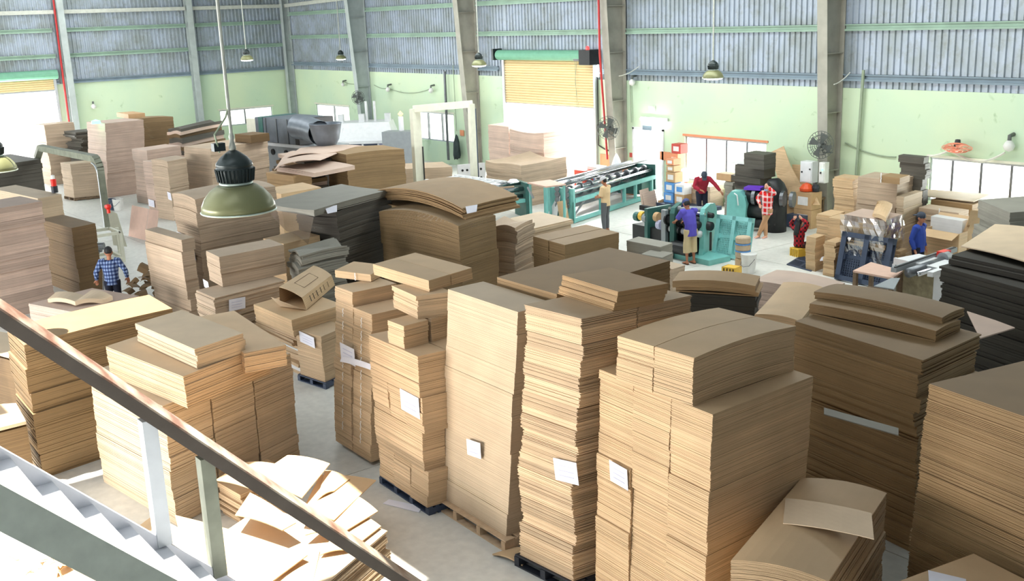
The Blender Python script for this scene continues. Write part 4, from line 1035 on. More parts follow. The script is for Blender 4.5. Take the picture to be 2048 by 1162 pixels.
g = MB().sheet([(-13.434, 24.647, 1.56), (-15.165, 24.65, 1.56), (-15.301, 25.565, 1.56), (-13.652, 25.899, 1.56)], .02); single('loose_sheet', g, 'kraft_plain', 'wide flat sheet lying on the board pile below the right window', 'cardboard sheet')
s = (-13.372, 24.5, 176.0, 96.0, 1.159, 0.725, 0.0, 1.5, 0.0, 0.0)
stack('board pile with a wide flat sheet on top, below the right window', s, step=.04, bt=(.1, .2), mat='kraft_olive', wob=.04)
s = (-13.201, 23.595, 176.0, 96.0, 1.1, 0.55, 0.0, 1.45, 0.0, 0.0)
T_ = stack('strapped board bundles in front of the window pile', s, step=.04, bt=(.1, .2), mat='kraft_far', wob=.05)
strap(T_, s, 'L', [(.5, 1.2, 1.5), (1.2, 1.2, 1.5)], w=.03)
s = (-12.737, 22.832, 174.0, 94.0, 0.927, 0.42, 0.0, 1.12, 0.0, 0.0)
c_ = s
T_ = Thing('open_carton', 'large open brown carton behind the man in blue', 'carton', (s[0], s[1], 0))
F, e1, e2, w, d, z0, z1, ln = frame(c_)
for a, c in ((F, F+e1*w), (F+e1*w, F+e1*w+e2*d), (F+e1*w+e2*d, F+e2*d), (F+e2*d, F)):
    T_.part('side_panel', MB().bar((a.x, a.y, z1/2), (c.x, c.y, z1/2), .02, z1), 'kraft_warm')
o_ = F - e2*.35 - Vector((0, 0, 0)); T_.part('flap', MB().sheet([(F.x, F.y, z1), ((F+e1*w).x, (F+e1*w).y, z1), ((o_+e1*w).x, (o_+e1*w).y, z1-.1), (o_.x, o_.y, z1-.1)], .01), 'kraft_warm')
g_ = F+e2*(d+.25); T_.part('flap', MB().sheet([((F+e2*d).x, (F+e2*d).y, z1), ((F+e1*w+e2*d).x, (F+e1*w+e2*d).y, z1), ((g_+e1*w).x, (g_+e1*w).y, z1+.3), (g_.x, g_.y, z1+.3)], .01), 'kraft_warm')
c2 = (-12.865, 23.176, 174.0, 94.0, 0.863, 0.3, 0.0, 1.36, 0.0, 0.0)
stack('white-sided box row standing behind the open carton', c2, step=.3, bt=(.3, .6), mat='board_white', wob=.01)
g = MB().sheet([(-13.339, 24.126, 0.6), (-12.402, 22.652, 1.75), (-12.144, 23.257, 1.65), (-12.989, 24.517, 0.9)], .01, .0); single('leaning_board', g, 'kraft_warm', 'tan board leaning upright beside the glaring right-edge pile', 'cardboard sheet')
s = (-13.572, 21.783, 176.0, 96.0, 0.331, 0.371, 0.0, 0.75, 0.0, 0.0)
stack('low ragged tan pile left of the man in blue', s, step=.03, bt=(.05, .12), mat='kraft_warm', wob=.06, twist=3)
# grey stacks beside the first window
s = (-20.011, 24.758, 176.0, 96.0, 0.798, 0.635, 0.0, 2.18, 0.0, 0.0)
gm = s[:6]+(1.745,)+s[7:]
stack('grey stack crowning the dark pile in front of the first window', gm, step=.04, bt=(.1, .2), mat='board_dark')
s = (-20.254, 25.071, 176.0, 96.0, 1.186, 0.618, 0.0, 1.74, 0.0, 0.0)
stack('dark grey stack in front of the first window, left of the leaning boards', s, step=.05, bt=(.15, .3), mat='board_dark', wob=.12, tv=.12)
g = MB().sheet([(-20.318, 25.196, 1.78), (-21.608, 25.168, 1.78), (-21.841, 25.98, 1.78), (-20.469, 25.615, 1.78)], .02); single('loose_sheet', g, 'board_white', 'white sheet sticking out of the dark grey stack by the window', 'cardboard sheet')
s = (-21.733, 25.422, 176.0, 96.0, 0.368, 0.324, 0.0, 1.1, 0.0, 0.0)
stack('small wavy grey stack with a carton on top beside the maroon man', s, step=.05, bt=(.08, .14), mat='board_grey', wob=.05)
p = (-21.972, 25.581, 1.12)
single('carton', MB().box((p[0]-.5, p[1]-.1, 1.12), (p[0]+.1, p[1]+.3, 1.34)), 'box_tan', 'little tan carton on the small wavy grey stack', 'carton')
s = (-23.201, 26.01, 178.0, 98.0, 1.002, 0.8, 0.0, 0.75, 0.0, 0.0)
stack('broad flat pile with a bright top behind the maroon man', s, step=.03, bt=(.06, .14), mat='kraft_far')
s = (-22.31, 26.196, 351.906, 273.906, 1.594, 1.259, 0.0, 0.85, 0.0, 0.0)
# leaning boards against the green wall
g = MB().hexa([(-20.151, 25.75, 0.235), (-19.415, 25.75, 0.326), (-19.87, 26.35, 0.262), (-20.623, 26.35, 0.17)], [(-21.268, 26.6, 1.962), (-20.66, 26.6, 2.194), (-20.642, 26.65, 2.19), (-21.21, 26.65, 1.962)]) if False else MB()
def lean_board(pts, label):
    b = MB(); v = [Vector(p) for p in pts]; c = Vector((0, .02, 0)); n = len(v)
    b.add([tuple(p) for p in v]+[tuple(p+c) for p in v], [tuple(range(n)), tuple(range(2*n-1, n-1, -1))]+[(i, (i+1) % n + 0, (i+1) % n + n, i+n)[::-1] for i in range(n)])
    single('leaning_board', b, 'kraft_warm', label, 'board')
lean_board([(-20.17, 25.95, 0.591), (-19.128, 25.95, 0.634), (-20.296, 26.35, 1.681), (-20.794, 26.65, 2.194), (-21.346, 26.65, 1.935), (-20.817, 26.35, 1.404)], 'tall brown board with an angled top leaning on the green wall')
lean_board([(-20.149, 26.45, 0.681), (-19.743, 26.45, 0.726), (-20.025, 26.75, 1.659), (-20.529, 26.75, 1.632)], 'second brown board on the wall, behind the angled one')
lean_board([(-19.768, 25.6, 0.639), (-18.609, 25.6, 0.742), (-19.148, 25.95, 1.112), (-19.566, 25.95, 1.219), (-20.0, 25.95, 1.069)], 'low brown board lying against the foot of the leaning boards')
# lower-left sunlit sheets
SH = [([(-9.794, 3.246, 0.62), (-9.66, 3.646, 0.55), (-10.064, 4.64, 0.6), (-12.044, 3.859, 0.62)], 'largest sunlit sheet of the spilled heap, under the second rail post'),
      ([(-11.338, 4.343, 0.72), (-10.591, 4.602, 0.72), (-10.62, 4.791, 0.74), (-11.763, 4.731, 0.74)], 'lifted sunlit sheet with an orange shadow beneath, mid heap'),
      ([(-11.987, 4.838, 0.8), (-11.066, 5.101, 0.8), (-11.62, 5.791, 0.86), (-12.216, 5.482, 0.88)], 'top sunlit sheet of the spilled heap with rounded far edge'),
      ([(-10.918, 4.986, 0.66), (-10.52, 5.232, 0.66), (-11.159, 6.192, 0.66), (-11.715, 5.682, 0.7)], 'sunlit sheet fanned to the right, furthest from the rail'),
      ([(-11.068, 5.304, 0.7), (-11.119, 5.564, 0.72), (-11.311, 5.9, 0.72), (-11.73, 5.766, 0.74)], 'small sunlit sheet tucked on the fanned ones'),
      ([(-10.519, 4.843, 0.6), (-10.289, 5.246, 0.6), (-10.478, 5.81, 0.6), (-11.097, 5.773, 0.64)], 'sunlit sheet fanned right, second row towards the aisle'),
      ([(-10.106, 4.813, 0.52), (-9.978, 5.131, 0.52), (-10.251, 5.71, 0.52), (-10.81, 5.604, 0.56)], 'sunlit sheet at the aisle edge of the heap, lowest of the fan'),
      ([(-9.738, 4.134, 0.5), (-9.46, 4.347, 0.48), (-10.247, 4.886, 0.5), (-10.572, 4.291, 0.52)], 'sunlit sheet slipping under the rail shadow'),
      ([(-12.406, 4.54, 0.75), (-11.718, 4.843, 0.72), (-12.157, 5.338, 0.8), (-12.577, 4.999, 0.8)], 'tan shaded sheet against the foot of the stepped stack'),
      ([(-12.502, 3.296, 0.3), (-11.742, 3.584, 0.3), (-12.152, 3.962, 0.34), (-12.736, 3.761, 0.36)], 'sunlit sheet below the first rail post'),
      ([(-11.754, 3.661, 0.4), (-11.038, 3.748, 0.4), (-11.249, 4.085, 0.45), (-12.175, 4.016, 0.45)], 'sunlit sheet with a torn edge between the two rail posts')]
for i, (q, lab) in enumerate(SH):
    single('spilled_sheet', MB().sheet(q, .012, .03, tone=rnd.uniform(.95, 1.08)), 'kraft_warm', lab, 'cardboard sheet')
s = (-9.349, 4.173, 195.474, 117.474, 1.907, 1.774, 0.0, 0.48, 0.0, 0.0)
stack('low fanned pile of long sheets under the spilled heap', s, step=.012, bt=(.03, .07), wob=.05, jit=.01, mat='kraft_plain', tv=.12)
s = (-12.385, 4.841, 186.118, 108.118, 0.533, 0.776, 0.0, 0.45, 0.0, 0.0)
stack('small shaded pile at the foot of the stepped stack', s[:4]+(.6, .9)+s[6:], step=.012, bt=(.04, .08), wob=.05, mat='kraft')
for i, (q, lab) in enumerate([([(-11.407, 2.441, 0.3), (-10.293, 3.551, 0.3), (-12.117, 3.535, 0.3), (-13.076, 2.56, 0.3)], 'wide sunlit sheet on the floor under the stair flight'),]):
    single('spilled_sheet', MB().sheet(q, .012, .02), 'kraft_warm', lab, 'cardboard sheet')
    single('sheet_pile', MB().hexa([(p[0], p[1], 0) for p in q], [(p[0], p[1], .27) for p in q]), 'kraft', 'flat pile of board under the stair, below the wide sunlit sheet', 'sheet pile')
rd = random.Random(5); c = (-12.353, 2.459, 0.33)
T_ = Thing('torn_scraps', 'handful of torn carton scraps below the stair flight', 'carton scraps', c)
for i in range(12):
    a = rd.uniform(0, 6.28); p = Vector(c)+Vector((rd.uniform(-.3, .3), rd.uniform(-.3, .3), rd.uniform(0, .1))); l = rd.uniform(.1, .28); w_ = rd.uniform(.05, .12)
    u = Vector((math.cos(a), math.sin(a), rd.uniform(-.3, .3))); v = Vector((-math.sin(a), math.cos(a), rd.uniform(-.3, .5)))
    T_.part('torn_piece', MB().sheet([tuple(p), tuple(p+u*l), tuple(p+u*l+v*w_), tuple(p+v*w_)], .008, .03, n=3), 'kraft_warm')
for i, (q, lab) in enumerate([([(-11.7, 6.573, 0.0), (-11.137, 6.793, 0.0), (-11.256, 6.927, 0.0), (-11.751, 6.7, 0.0)], 'white printed leaflet strip lying on the aisle floor')]):
    single('leaflet', MB().sheet([(p[0], p[1], .012) for p in q], .008), 'paper', lab, 'paper')
single('loose_sheet', MB().sheet([(p[0], p[1], .03) for p in [(-9.545, 6.831, 0.0), (-9.082, 6.933, -0.0), (-9.21, 7.152, 0.0), (-9.499, 7.146, 0.0)]], .02, .04), 'kraft_warm', 'torn brown flap on the floor beside the splintered pallet', 'cardboard scrap')

# ---------------------------------------------------------------- stair with rail, lower left
def stair():
    FX, NX = -6.2, -5.1; sl = -1.046
    def zf(y): return 4.16 + (y-1.06)*sl
    ya, yb = -1.2, 4.95
    T = Thing('steel_stair', 'white steel stair flight with grey-green stringer and rusty topped brown handrail', 'stair', (FX, yb, 0))
    for x, nm in ((FX, 'far'), (NX, 'near')):
        b = MB(); dz = .26
        yb2 = 1.06 + (4.16-.02)/1.046
        b.hexa([(x-.03, ya, zf(ya)-dz), (x+.03, ya, zf(ya)-dz), (x+.03, yb2-dz/1.05, 0.0), (x-.03, yb2-dz/1.05, 0.0)], [(x-.03, ya, zf(ya)), (x+.03, ya, zf(ya)), (x+.03, yb2, .02), (x-.03, yb2, .02)])
        T.part('stringer', b, 'stringer_green' if nm == 'near' else 'tread_white', label='grey-green stringer' if nm == 'near' else 'white far stringer')
    y = ya+.1
    while zf(y) > .25:
        z = zf(y)-.24
        b = MB().box((FX+.03, y-.005, z-.02), (NX-.03, y+.2, z)); b.box((FX+.03, y-.005, z), (NX-.03, y+.005, z+.2))
        T.part('tread', b, 'tread_white'); y += .2
    for y, m in ((-.3, 'post_white'), (.85, 'post_white'), (2.30-.62+.0, 'post_white'), (2.218, 'post_green'), (2.218+1.15, 'post_green')):
        pass
    rail0, rail1 = (-6.2, 1.186, 4.987), (-6.2, 3.752, 2.284)
    s = (rail1[2]-rail0[2])/(rail1[1]-rail0[1])
    def zr(y): return rail0[2] + (y-rail0[1])*s
    y0, y1 = -1.0, 4.7
    R_ = T
    b = MB(); hw = .075; dep = .165; tl = .055
    b.hexa([(FX-hw, y0, zr(y0)-dep), (FX+hw, y0, zr(y0)-dep), (FX+hw, y1, zr(y1)-dep), (FX-hw, y1, zr(y1)-dep)], [(FX-hw, y0, zr(y0)), (FX+hw, y0, zr(y0)-tl), (FX+hw, y1, zr(y1)-tl), (FX-hw, y1, zr(y1))])
    R_.part('rail', b, 'rail_brown')
    b = MB(); e = .004
    b.hexa([(FX-hw-e, y0, zr(y0)-.004), (FX+hw+e, y0, zr(y0)-.004-tl), (FX+hw+e, y1, zr(y1)-.004-tl), (FX-hw-e, y1, zr(y1)-.004)], [(FX-hw-e, y0, zr(y0)+.012), (FX+hw+e, y0, zr(y0)+.012-tl), (FX+hw+e, y1, zr(y1)+.012-tl), (FX-hw-e, y1, zr(y1)+.012)])
    R_.part('rail_cap', b, 'rail_rusty', label='bare rusty top strip')
    for y, m in ((-.4, 'post_white'), (1.887-1.02, 'post_white'), (1.891, 'post_white'), (2.219, 'post_green'), (3.6, 'post_green')):
        hw2 = .045; zt_ = zr(y)-dep+.02; zb_ = zf(y)-.03
        b = MB().box((FX-hw2, y-hw2, zb_), (FX+hw2, y+hw2, zt_)); R_.part('post', b, m, label='whitewashed post' if m == 'post_white' else 'scuffed grey-green post')
plain('rail_brown', (84, 76, 68), 0.5, var=0.15, scale=6)
stair()

# ---------------------------------------------------------------- hanging lamps
def bay_lamp(label, c, d, lit, name='pendant_lamp', group=None):
    # c: centre of the rim, d: rim diameter
    k = d/.55
    T = Thing(name, label, 'lamp', c, group); x, y, z = c
    def P(n, prof, mat, seg=32, smooth=True, lab=None):
        b = MB().lathe((x, y, z), [(r*k, h*k) for r, h in prof], seg); b.smooth = smooth; return T.part(n, b, mat, label=lab)
    sh = MB().lathe((x, y, z), [(r*k, h*k) for r, h in ((.275, 0), (.268, .05), (.245, .10), (.20, .155), (.15, .19), (.115, .20), (.113, .19), (.148, .182), (.197, .148), (.241, .095), (.264, .047), (.27, 0), (.275, 0))], 36); sh.smooth = True
    T.part('reflector', sh, 'lamp_olive' if not lit else 'lamp_olive')
    P('rim', ((.272, -.006), (.28, -.002), (.28, .006), (.272, .008)), 'lamp_ring')
    P('collar', ((.115, .198), (.122, .202), (.122, .215), (.115, .218)), 'lamp_ring')
    hs = P('housing', ((.10, .21), (.125, .225), (.135, .30), (.138, .325), (.128, .33), (.135, .335), (.132, .36), (.10, .40), (.06, .43), (.03, .45), (0, .455)), 'lamp_black')
    b = MB()
    for i in range(28):
        a = 2*math.pi*i/28; ca, sa = math.cos(a), math.sin(a)
        b.bar((x+ca*.128*k, y+sa*.128*k, z+.225*k), (x+ca*.142*k, y+sa*.142*k, z+.318*k), .006*k, .012*k)
    f = bpy.data.objects.new('cooling_fins', b.mesh('cooling_fins', 'lamp_black', T.loc)); COL.objects.link(f); f.parent = hs
    P('hook', ((.02, .45), (.028, .47), (.015, .52), (.022, .55), (.012, .58)), 'lamp_rod', 12)
    rp = [(x, y, z+.57*k), (x, y, ZR)]
    T.part('rod', MB().tube(rp, .014 if d > .5 and not lit else .02, 8), 'lamp_rod')
    if lit: P('bulb_glass', ((.0, -.05), (.12, -.048), (.22, -.03), (.262, .0), (.25, .03), (0, .035)), 'lamp_glass')
    else: P('bulb', ((.0, .03), (.05, .05), (.06, .1), (.04, .16), (.03, .2)), 'tread_white', 16)
    return T
T_ = bay_lamp('large unlit high-bay lamp hanging close to the camera, olive dome and black ribbed housing', (-7.718, 3.259, 5.016), .57, False)
c = (-7.718, 3.259, 5.016)
T_.part('cord', MB().tube([(c[0]-.02, c[1]-.1, c[2]+.46), (c[0]+.02, c[1]-.14, c[2]+.6), (c[0], c[1]-.03, c[2]+.72), (c[0], c[1], c[2]+.8)], .008, 6), 'cable_grey')
T_.part('junction_box', MB().cbox((c[0]-.03, c[1]-.1, c[2]+.5), (.06, .09, .06)), 'lamp_black')
bay_lamp('green-domed high-bay lamp cut by the left edge of the view', (-16.335, 3.346, 4.538), .57, False)
bay_lamp('lit high-bay lamp high in the far corner, farther left of the two far ones', (-43.28, 19.326, 4.992), .55, True)
bay_lamp('lit high-bay lamp in front of the tapered corner column, right of the far-left one', (-45.367, 24.988, 4.718), .5, True)
bay_lamp('dusty high-bay lamp hanging by the column left of the roller door', (-29.739, 21.657, 4.803), .52, True)
bay_lamp('brightest lit high-bay lamp in front of the right wall', (-19.266, 21.671, 4.61), .56, True)

# ---------------------------------------------------------------- things fixed to the walls
def wall_fan(label, c, r, face, mount, mat='fan_grey', blade='fan_grey', name='wall_fan'):
    """c centre of the guard; face: unit vector the fan looks along; mount: point on wall or column"""
    T = Thing(name, label, 'fan', c); f = Vector(face).normalized(); u = f.cross(Vector((0, 0, 1))).normalized(); v = u.cross(f)
    C_ = Vector(c); b = MB()
    def ring(rad, off, th):
        m = MB(); n = 20
        m.tube([tuple(C_+f*off+u*rad*math.cos(2*math.pi*i/n)+v*rad*math.sin(2*math.pi*i/n)) for i in range(n+1)], th, 5, cap=False); return m
    g = MB()
    for rad, off in ((r, 0), (r*.72, .06), (r*.72, -.06), (r*.4, .08), (r*.4, -.08)):
        q = ring(rad, off, .009); g.add(q.v, q.f)
    for i in range(24):
        a = 2*math.pi*i/24; e = u*math.cos(a)+v*math.sin(a)
        for sg in (1, -1): g.tube([tuple(C_+f*sg*.09+e*.05), tuple(C_+f*sg*.07+e*r*.6), tuple(C_+e*r)], .004, 4, cap=False)
    T.part('guard', g, mat)
    for i in range(4):
        a = 2*math.pi*i/4+.4; e = u*math.cos(a)+v*math.sin(a); e2 = f.cross(e)
        m = MB().hexa([tuple(C_+e*.05-e2*.03-f*.01), tuple(C_+e*.05+e2*.03+f*.01), tuple(C_+e*r*.85+e2*.14+f*.02), tuple(C_+e*r*.85-e2*.1-f*.02)],
                      [tuple(C_+e*.05-e2*.03), tuple(C_+e*.05+e2*.03+f*.02), tuple(C_+e*r*.85+e2*.14+f*.03), tuple(C_+e*r*.85-e2*.1-f*.01)])
        T.part('blade', m, blade)
    T.part('hub', MB().tube([tuple(C_+f*.09), tuple(C_+f*.02)], .05, 12), mat)
    T.part('motor', MB().tube([tuple(C_-f*.05), tuple(C_-f*.22)], [.09, .07], 12), 'machine_black')
    M_ = Vector(mount); T.part('bracket', MB().tube([tuple(C_-f*.15), tuple(C_-f*.18-Vector((0, 0, .22))), tuple(M_)], .02, 6), 'fan_grey')
wall_fan('black wall fan on the tapered corner column, turned to the right', (-45.187, 25.65, 2.878), .33, (.6, -.8, .1), (-45.232, 26.05, 2.727))
wall_fan('wall fan with wire guard on the wall between roller door and column', (-28.086, 26.05, 2.38), .42, (.5, -.85, 0), (-27.994, 26.35, 2.017))
wall_fan('big wire-guard fan on the left of the dusty column', (-18.924, 25.95, 2.429), .4, (.2, -.95, .1), (-18.573, 26.05, 2.226))
wall_fan('orange fan seen almost edge-on above the right window', (-15.011, 26.5, 2.57), .38, (.15, -.35, -.9), (-15.21, 26.93, 2.686), 'fan_orange', 'fan_orange')
wall_fan('small fan half hidden behind the white gantry post', (-36.761, 26.15, 2.663), .35, (-.5, -.85, 0), (-36.829, 26.45, 2.489))
def wall_bulb(label, p, r=.12):
    T = Thing('wall_bulb', label, 'lamp', p); x, y, z = p
    b = MB().lathe((x, y, z), [(0, -r), (r*.7, -r*.7), (r, 0), (r*.7, r*.6), (r*.3, r)], 16); b.smooth = True
    T.part('globe', b, 'plastic_white'); T.part('socket', MB().tube([(x, y, z+r*.9), (x, y, z+r*1.7), (x, YW if y > 20 else y, z+r*1.9)], r*.35, 8), 'fan_grey')
wall_bulb('round white bulb on the green wall at the far right end', (-13.736, 26.75, 2.688), .15)
wall_bulb('wall bulb left of the corner fan above the fourth window', (-48.559, 26.75, 3.329), .1)
wall_bulb('wall bulb on the pale wall, left one of the cable pair', (-44.198, 26.75, 3.209), .12)
wall_bulb('wall bulb on the pale wall, right one of the cable pair', (-40.488, 26.75, 3.276), .12)
wall_bulb('wall bulb on the left wall above the tall narrow stack', (-54.43, 16.015, 2.825), .13)
wall_bulb('bulb bracket on the wall beside the bright middle column', (-27.561, 26.75, 3.952), .12)
T_ = Thing('tube_light', 'glowing fluorescent tube over the white door', 'lamp', (-26.625, 26.85, 2.671)); p = (-26.605, 26.83, 2.674)
T_.part('tube', MB().tube([(p[0]-.62, p[1], p[2]), (p[0]+.62, p[1], p[2])], .035, 10), 'tube_glow'); T_.part('batten', MB().cbox((p[0], p[1]+.06, p[2]+.03), (1.3, .06, .1)), 'machine_white')
T_.part('mount', MB().cbox((p[0]-.1, p[1]+.04, p[2]+.38), (.22, .14, .2)), 'plastic_white')
p = (-29.419, 26.8, 4.319)
T_ = Thing('tube_light', 'short upright lit tube beside the roller door motor', 'lamp', p); T_.part('tube', MB().tube([(p[0], p[1], p[2]-.2), (p[0], p[1], p[2]+.2)], .04, 8), 'tube_glow'); T_.part('holder', MB().cbox((p[0], p[1]+.06, p[2]), (.08, .06, .46)), 'machine_white')
p = (-26.974, 26.9, 2.366); single('door_plate', MB().cbox(p, (.42, .03, .16)), 'girt_blue', 'small grey plate above the white door', 'sign')
for x, y, mat, lab in ((1210, 322, 'box_orange', 'faded pink notice on the wall right of the roller door'), (1262, 310, 'box_red', 'small red box on the wall beside the white door'), (924, 266, 'box_orange', 'small faded notice right of the hanging jacket')):
    p = (0, 0, 0)
def notice(p, w, h, mat, lab): single('wall_notice', MB().cbox(p, (w, .02, h)), mat, lab, 'notice')
notice((-29.214, 26.92, 1.004), .5, .5, 'box_orange', 'faded pink notice on the wall right of the roller door')
notice((-27.818, 26.92, 1.338), .14, .16, 'box_red', 'small red box on the wall beside the white door')
notice((-38.46, 26.92, 1.478), .3, .25, 'box_orange', 'small faded notice right of the hanging jacket')
notice((-26.111, 26.92, 1.436), .5, .3, 'box_orange', 'orange-pink notice right of the white door')
# jacket and hanging bag
p = (-38.614, 26.7, 0.961)
b = MB(); n = 10; vs = []
T_ = Thing('hanging_jacket', 'dark jacket hanging on the pale green wall by the gantry', 'jacket', p)
b.lathe((0, 0, 0), [(.02, .42), (.12, .3), (.2, .1), (.22, -.15), (.25, -.4), (.2, -.55), (.0, -.5)], 12)
b.v = [(p[0]+x*1.0, p[1]+y*.45, p[2]+z*1.1+.06*math.sin(x*14)) for x, y, z in b.v]; b.smooth = True
T_.part('body', b, 'jacket_dark'); T_.part('sleeve', MB().tube([(p[0]+.1, p[1]-.05, p[2]+.25), (p[0]+.26, p[1]-.1, p[2]-.05), (p[0]+.25, p[1]-.1, p[2]-.3)], [.09, .07, .06], 8), 'jacket_dark')
p = (-27.456, 25.85, 1.036)
b = MB().lathe(p, [(.02, .5), (.1, .35), (.2, .05), (.22, -.2), (.12, -.4), (0, -.42)], 12); b.smooth = True
single('hanging_bag', b, 'paper', 'white and pink bag hanging on the column right of the roller door', 'bag')
# switch boxes by the dusty column
def switch_box(label, p, w, h, d, mat='machine_white'):
    T = Thing('switch_box', label, 'electrical box', p); x, y, z = p
    T.part('case', MB().box((x-w/2, y-d, z-h/2), (x+w/2, y, z+h/2)), mat); T.part('door', MB().box((x-w/2+.03, y-d-.02, z-h/2+.03), (x+w/2-.03, y-d, z+h/2-.03)), mat)
    T.part('lock', MB().cbox((x-w/2+.08, y-d-.03, z), (.04, .03, .05)), 'machine_black'); T.part('indicator', MB().cbox((x+w/2-.06, y-d-.03, z+.1), (.04, .03, .04)), 'green_glow' if w < .3 else 'machine_black')
switch_box('grey-white switch cabinet on the wall left of the dusty column', (-19.262, 26.05, 1.625), .42, .62, .28)
switch_box('slim open switch panel right of the grey-white cabinet', (-18.771, 26.05, 1.64), .2, .6, .2, 'plastic_white')
single('post', MB().box((-19.211-.05, YW-.85, 0), (-19.211+.05, YW-.75, 1.394)), 'steel_dull', 'short steel post carrying the switch cabinet', 'post')

# ---------------------------------------------------------------- machines
def mtx(p, q, z=0):
    """local frame: origin p, x towards q, y to the left of it (away from camera), z up"""
    a = math.atan2(q[1]-p[1], q[0]-p[0])
    return Matrix.Translation((p[0], p[1], z)) @ Matrix.Rotation(a, 4, 'Z'), math.hypot(q[0]-p[0], q[1]-p[1])
def slotter():
    p, q = (-24.798, 21.468, 0.0), (-26.408, 26.794, 0.0)
    M, L = mtx(p, q); T = Thing('printing_machine', 'long teal slotting machine with chrome rollers behind the man in beige', 'machine', p)
    G, Dk = 'machine_teal', 'machine_dark_green'
    H = 1.0962496157605532; W_ = 1.1
    def b(*a): return MB(M)
    def part(n, lo, hi, mat): T.part(n, MB(M).box(lo, hi), mat)
    part('end_panel', (0, -.02, 0), (.1, W_, H), G); part('end_panel', (L-.12, -.02, 0.25), (L, W_, H+.05), Dk)
    part('top_beam', (0, W_-.1, H+.0), (L, W_, H+.12), 'machine_grey')
    part('top_rail', (0.1, .1, H+.22), (L, .16, H+.27), 'steel_dull')
    part('front_beam', (.1, -.04, H*.58), (L, .06, H*.70), G); part('bottom_beam', (0, -.04, .02), (L*.93, .08, .16), G)
    for i, t in enumerate((0.0, .3, .36, .58, .72, .93)):
        part('frame_post', (L*t, -.03, .1), (L*t+.09, .06, H*.62), G)
    part('back_panel', (.2, W_-.05, .15), (L-.1, W_, H*.6), 'machine_grey')
    for (y, z, r) in ((.12, H*.86, .06), (.35, H*.92, .07), (.5, H*.75, .08), (.8, H*1.02, .10), (.75, H*.8, .06)):
        t = MB(M).tube([(.1, y, z), (L-.1, y, z)], r, 14); t.smooth = True; T.part('roller', t, 'chrome')
    for i in range(9):
        x = .35+i*(L-.7)/8; t = MB(M).tube([(x, .35, H*.92), (x+.08, .35, H*.92)], .13, 14); T.part('collar', t, 'steel_dull')
        t = MB(M).tube([(x+.2, .5, H*.75), (x+.26, .5, H*.75)], .15, 14); T.part('collar', t, 'steel_dull')
    for y in (.2, .55):
        for z in (H*.5, H*.66, H*.82, H*.98):
            T.part('hand_wheel', MB(M).lathe((-.05, y, z), [(.09, -.02), (.1, 0), (.09, .02)], 12, axis='x'), 'steel_dull')
    for (x0, x1) in ((.4, L*.28), (L*.4, L*.56), (L*.63, L*.7)):
        T.part('brace', MB(M).bar((x0, .2, .2), (x1, .5, .5), .05), 'machine_grey')
    part('drive_box', (L*.82, .05, .2), (L-.1, W_-.1, H*.55), Dk)
slotter()
def slotter_side():
    p, q = (-26.749, 20.531, -0.0), (-26.574, 21.139, 0.0)
    M, L = mtx(p, q); T = Thing('roller_machine', 'dark green roller machine end peeping out behind the bowed brown pile', 'machine', p)
    H = 1.15
    T.part('end_panel', MB(M).box((L-.12, 0, 0), (L, 1.0, H)), 'machine_dark_green'); T.part('beam', MB(M).box((-.8, .05, H*.45), (L, .15, H*.55)), 'machine_teal')
    for y, z in ((.2, .95), (.5, 1.1), (.3, .7), (.6, .85)):
        t = MB(M).tube([(-.9, y, z), (L-.1, y, z)], .07, 12); t.smooth = True; T.part('roller', t, 'chrome')
    T.part('rag', MB(M).lathe((L*.4, .4, H+.02), [(0, .1), (.12, .08), (.2, .0), (0, -.02)], 10), 'paper')
slotter_side()
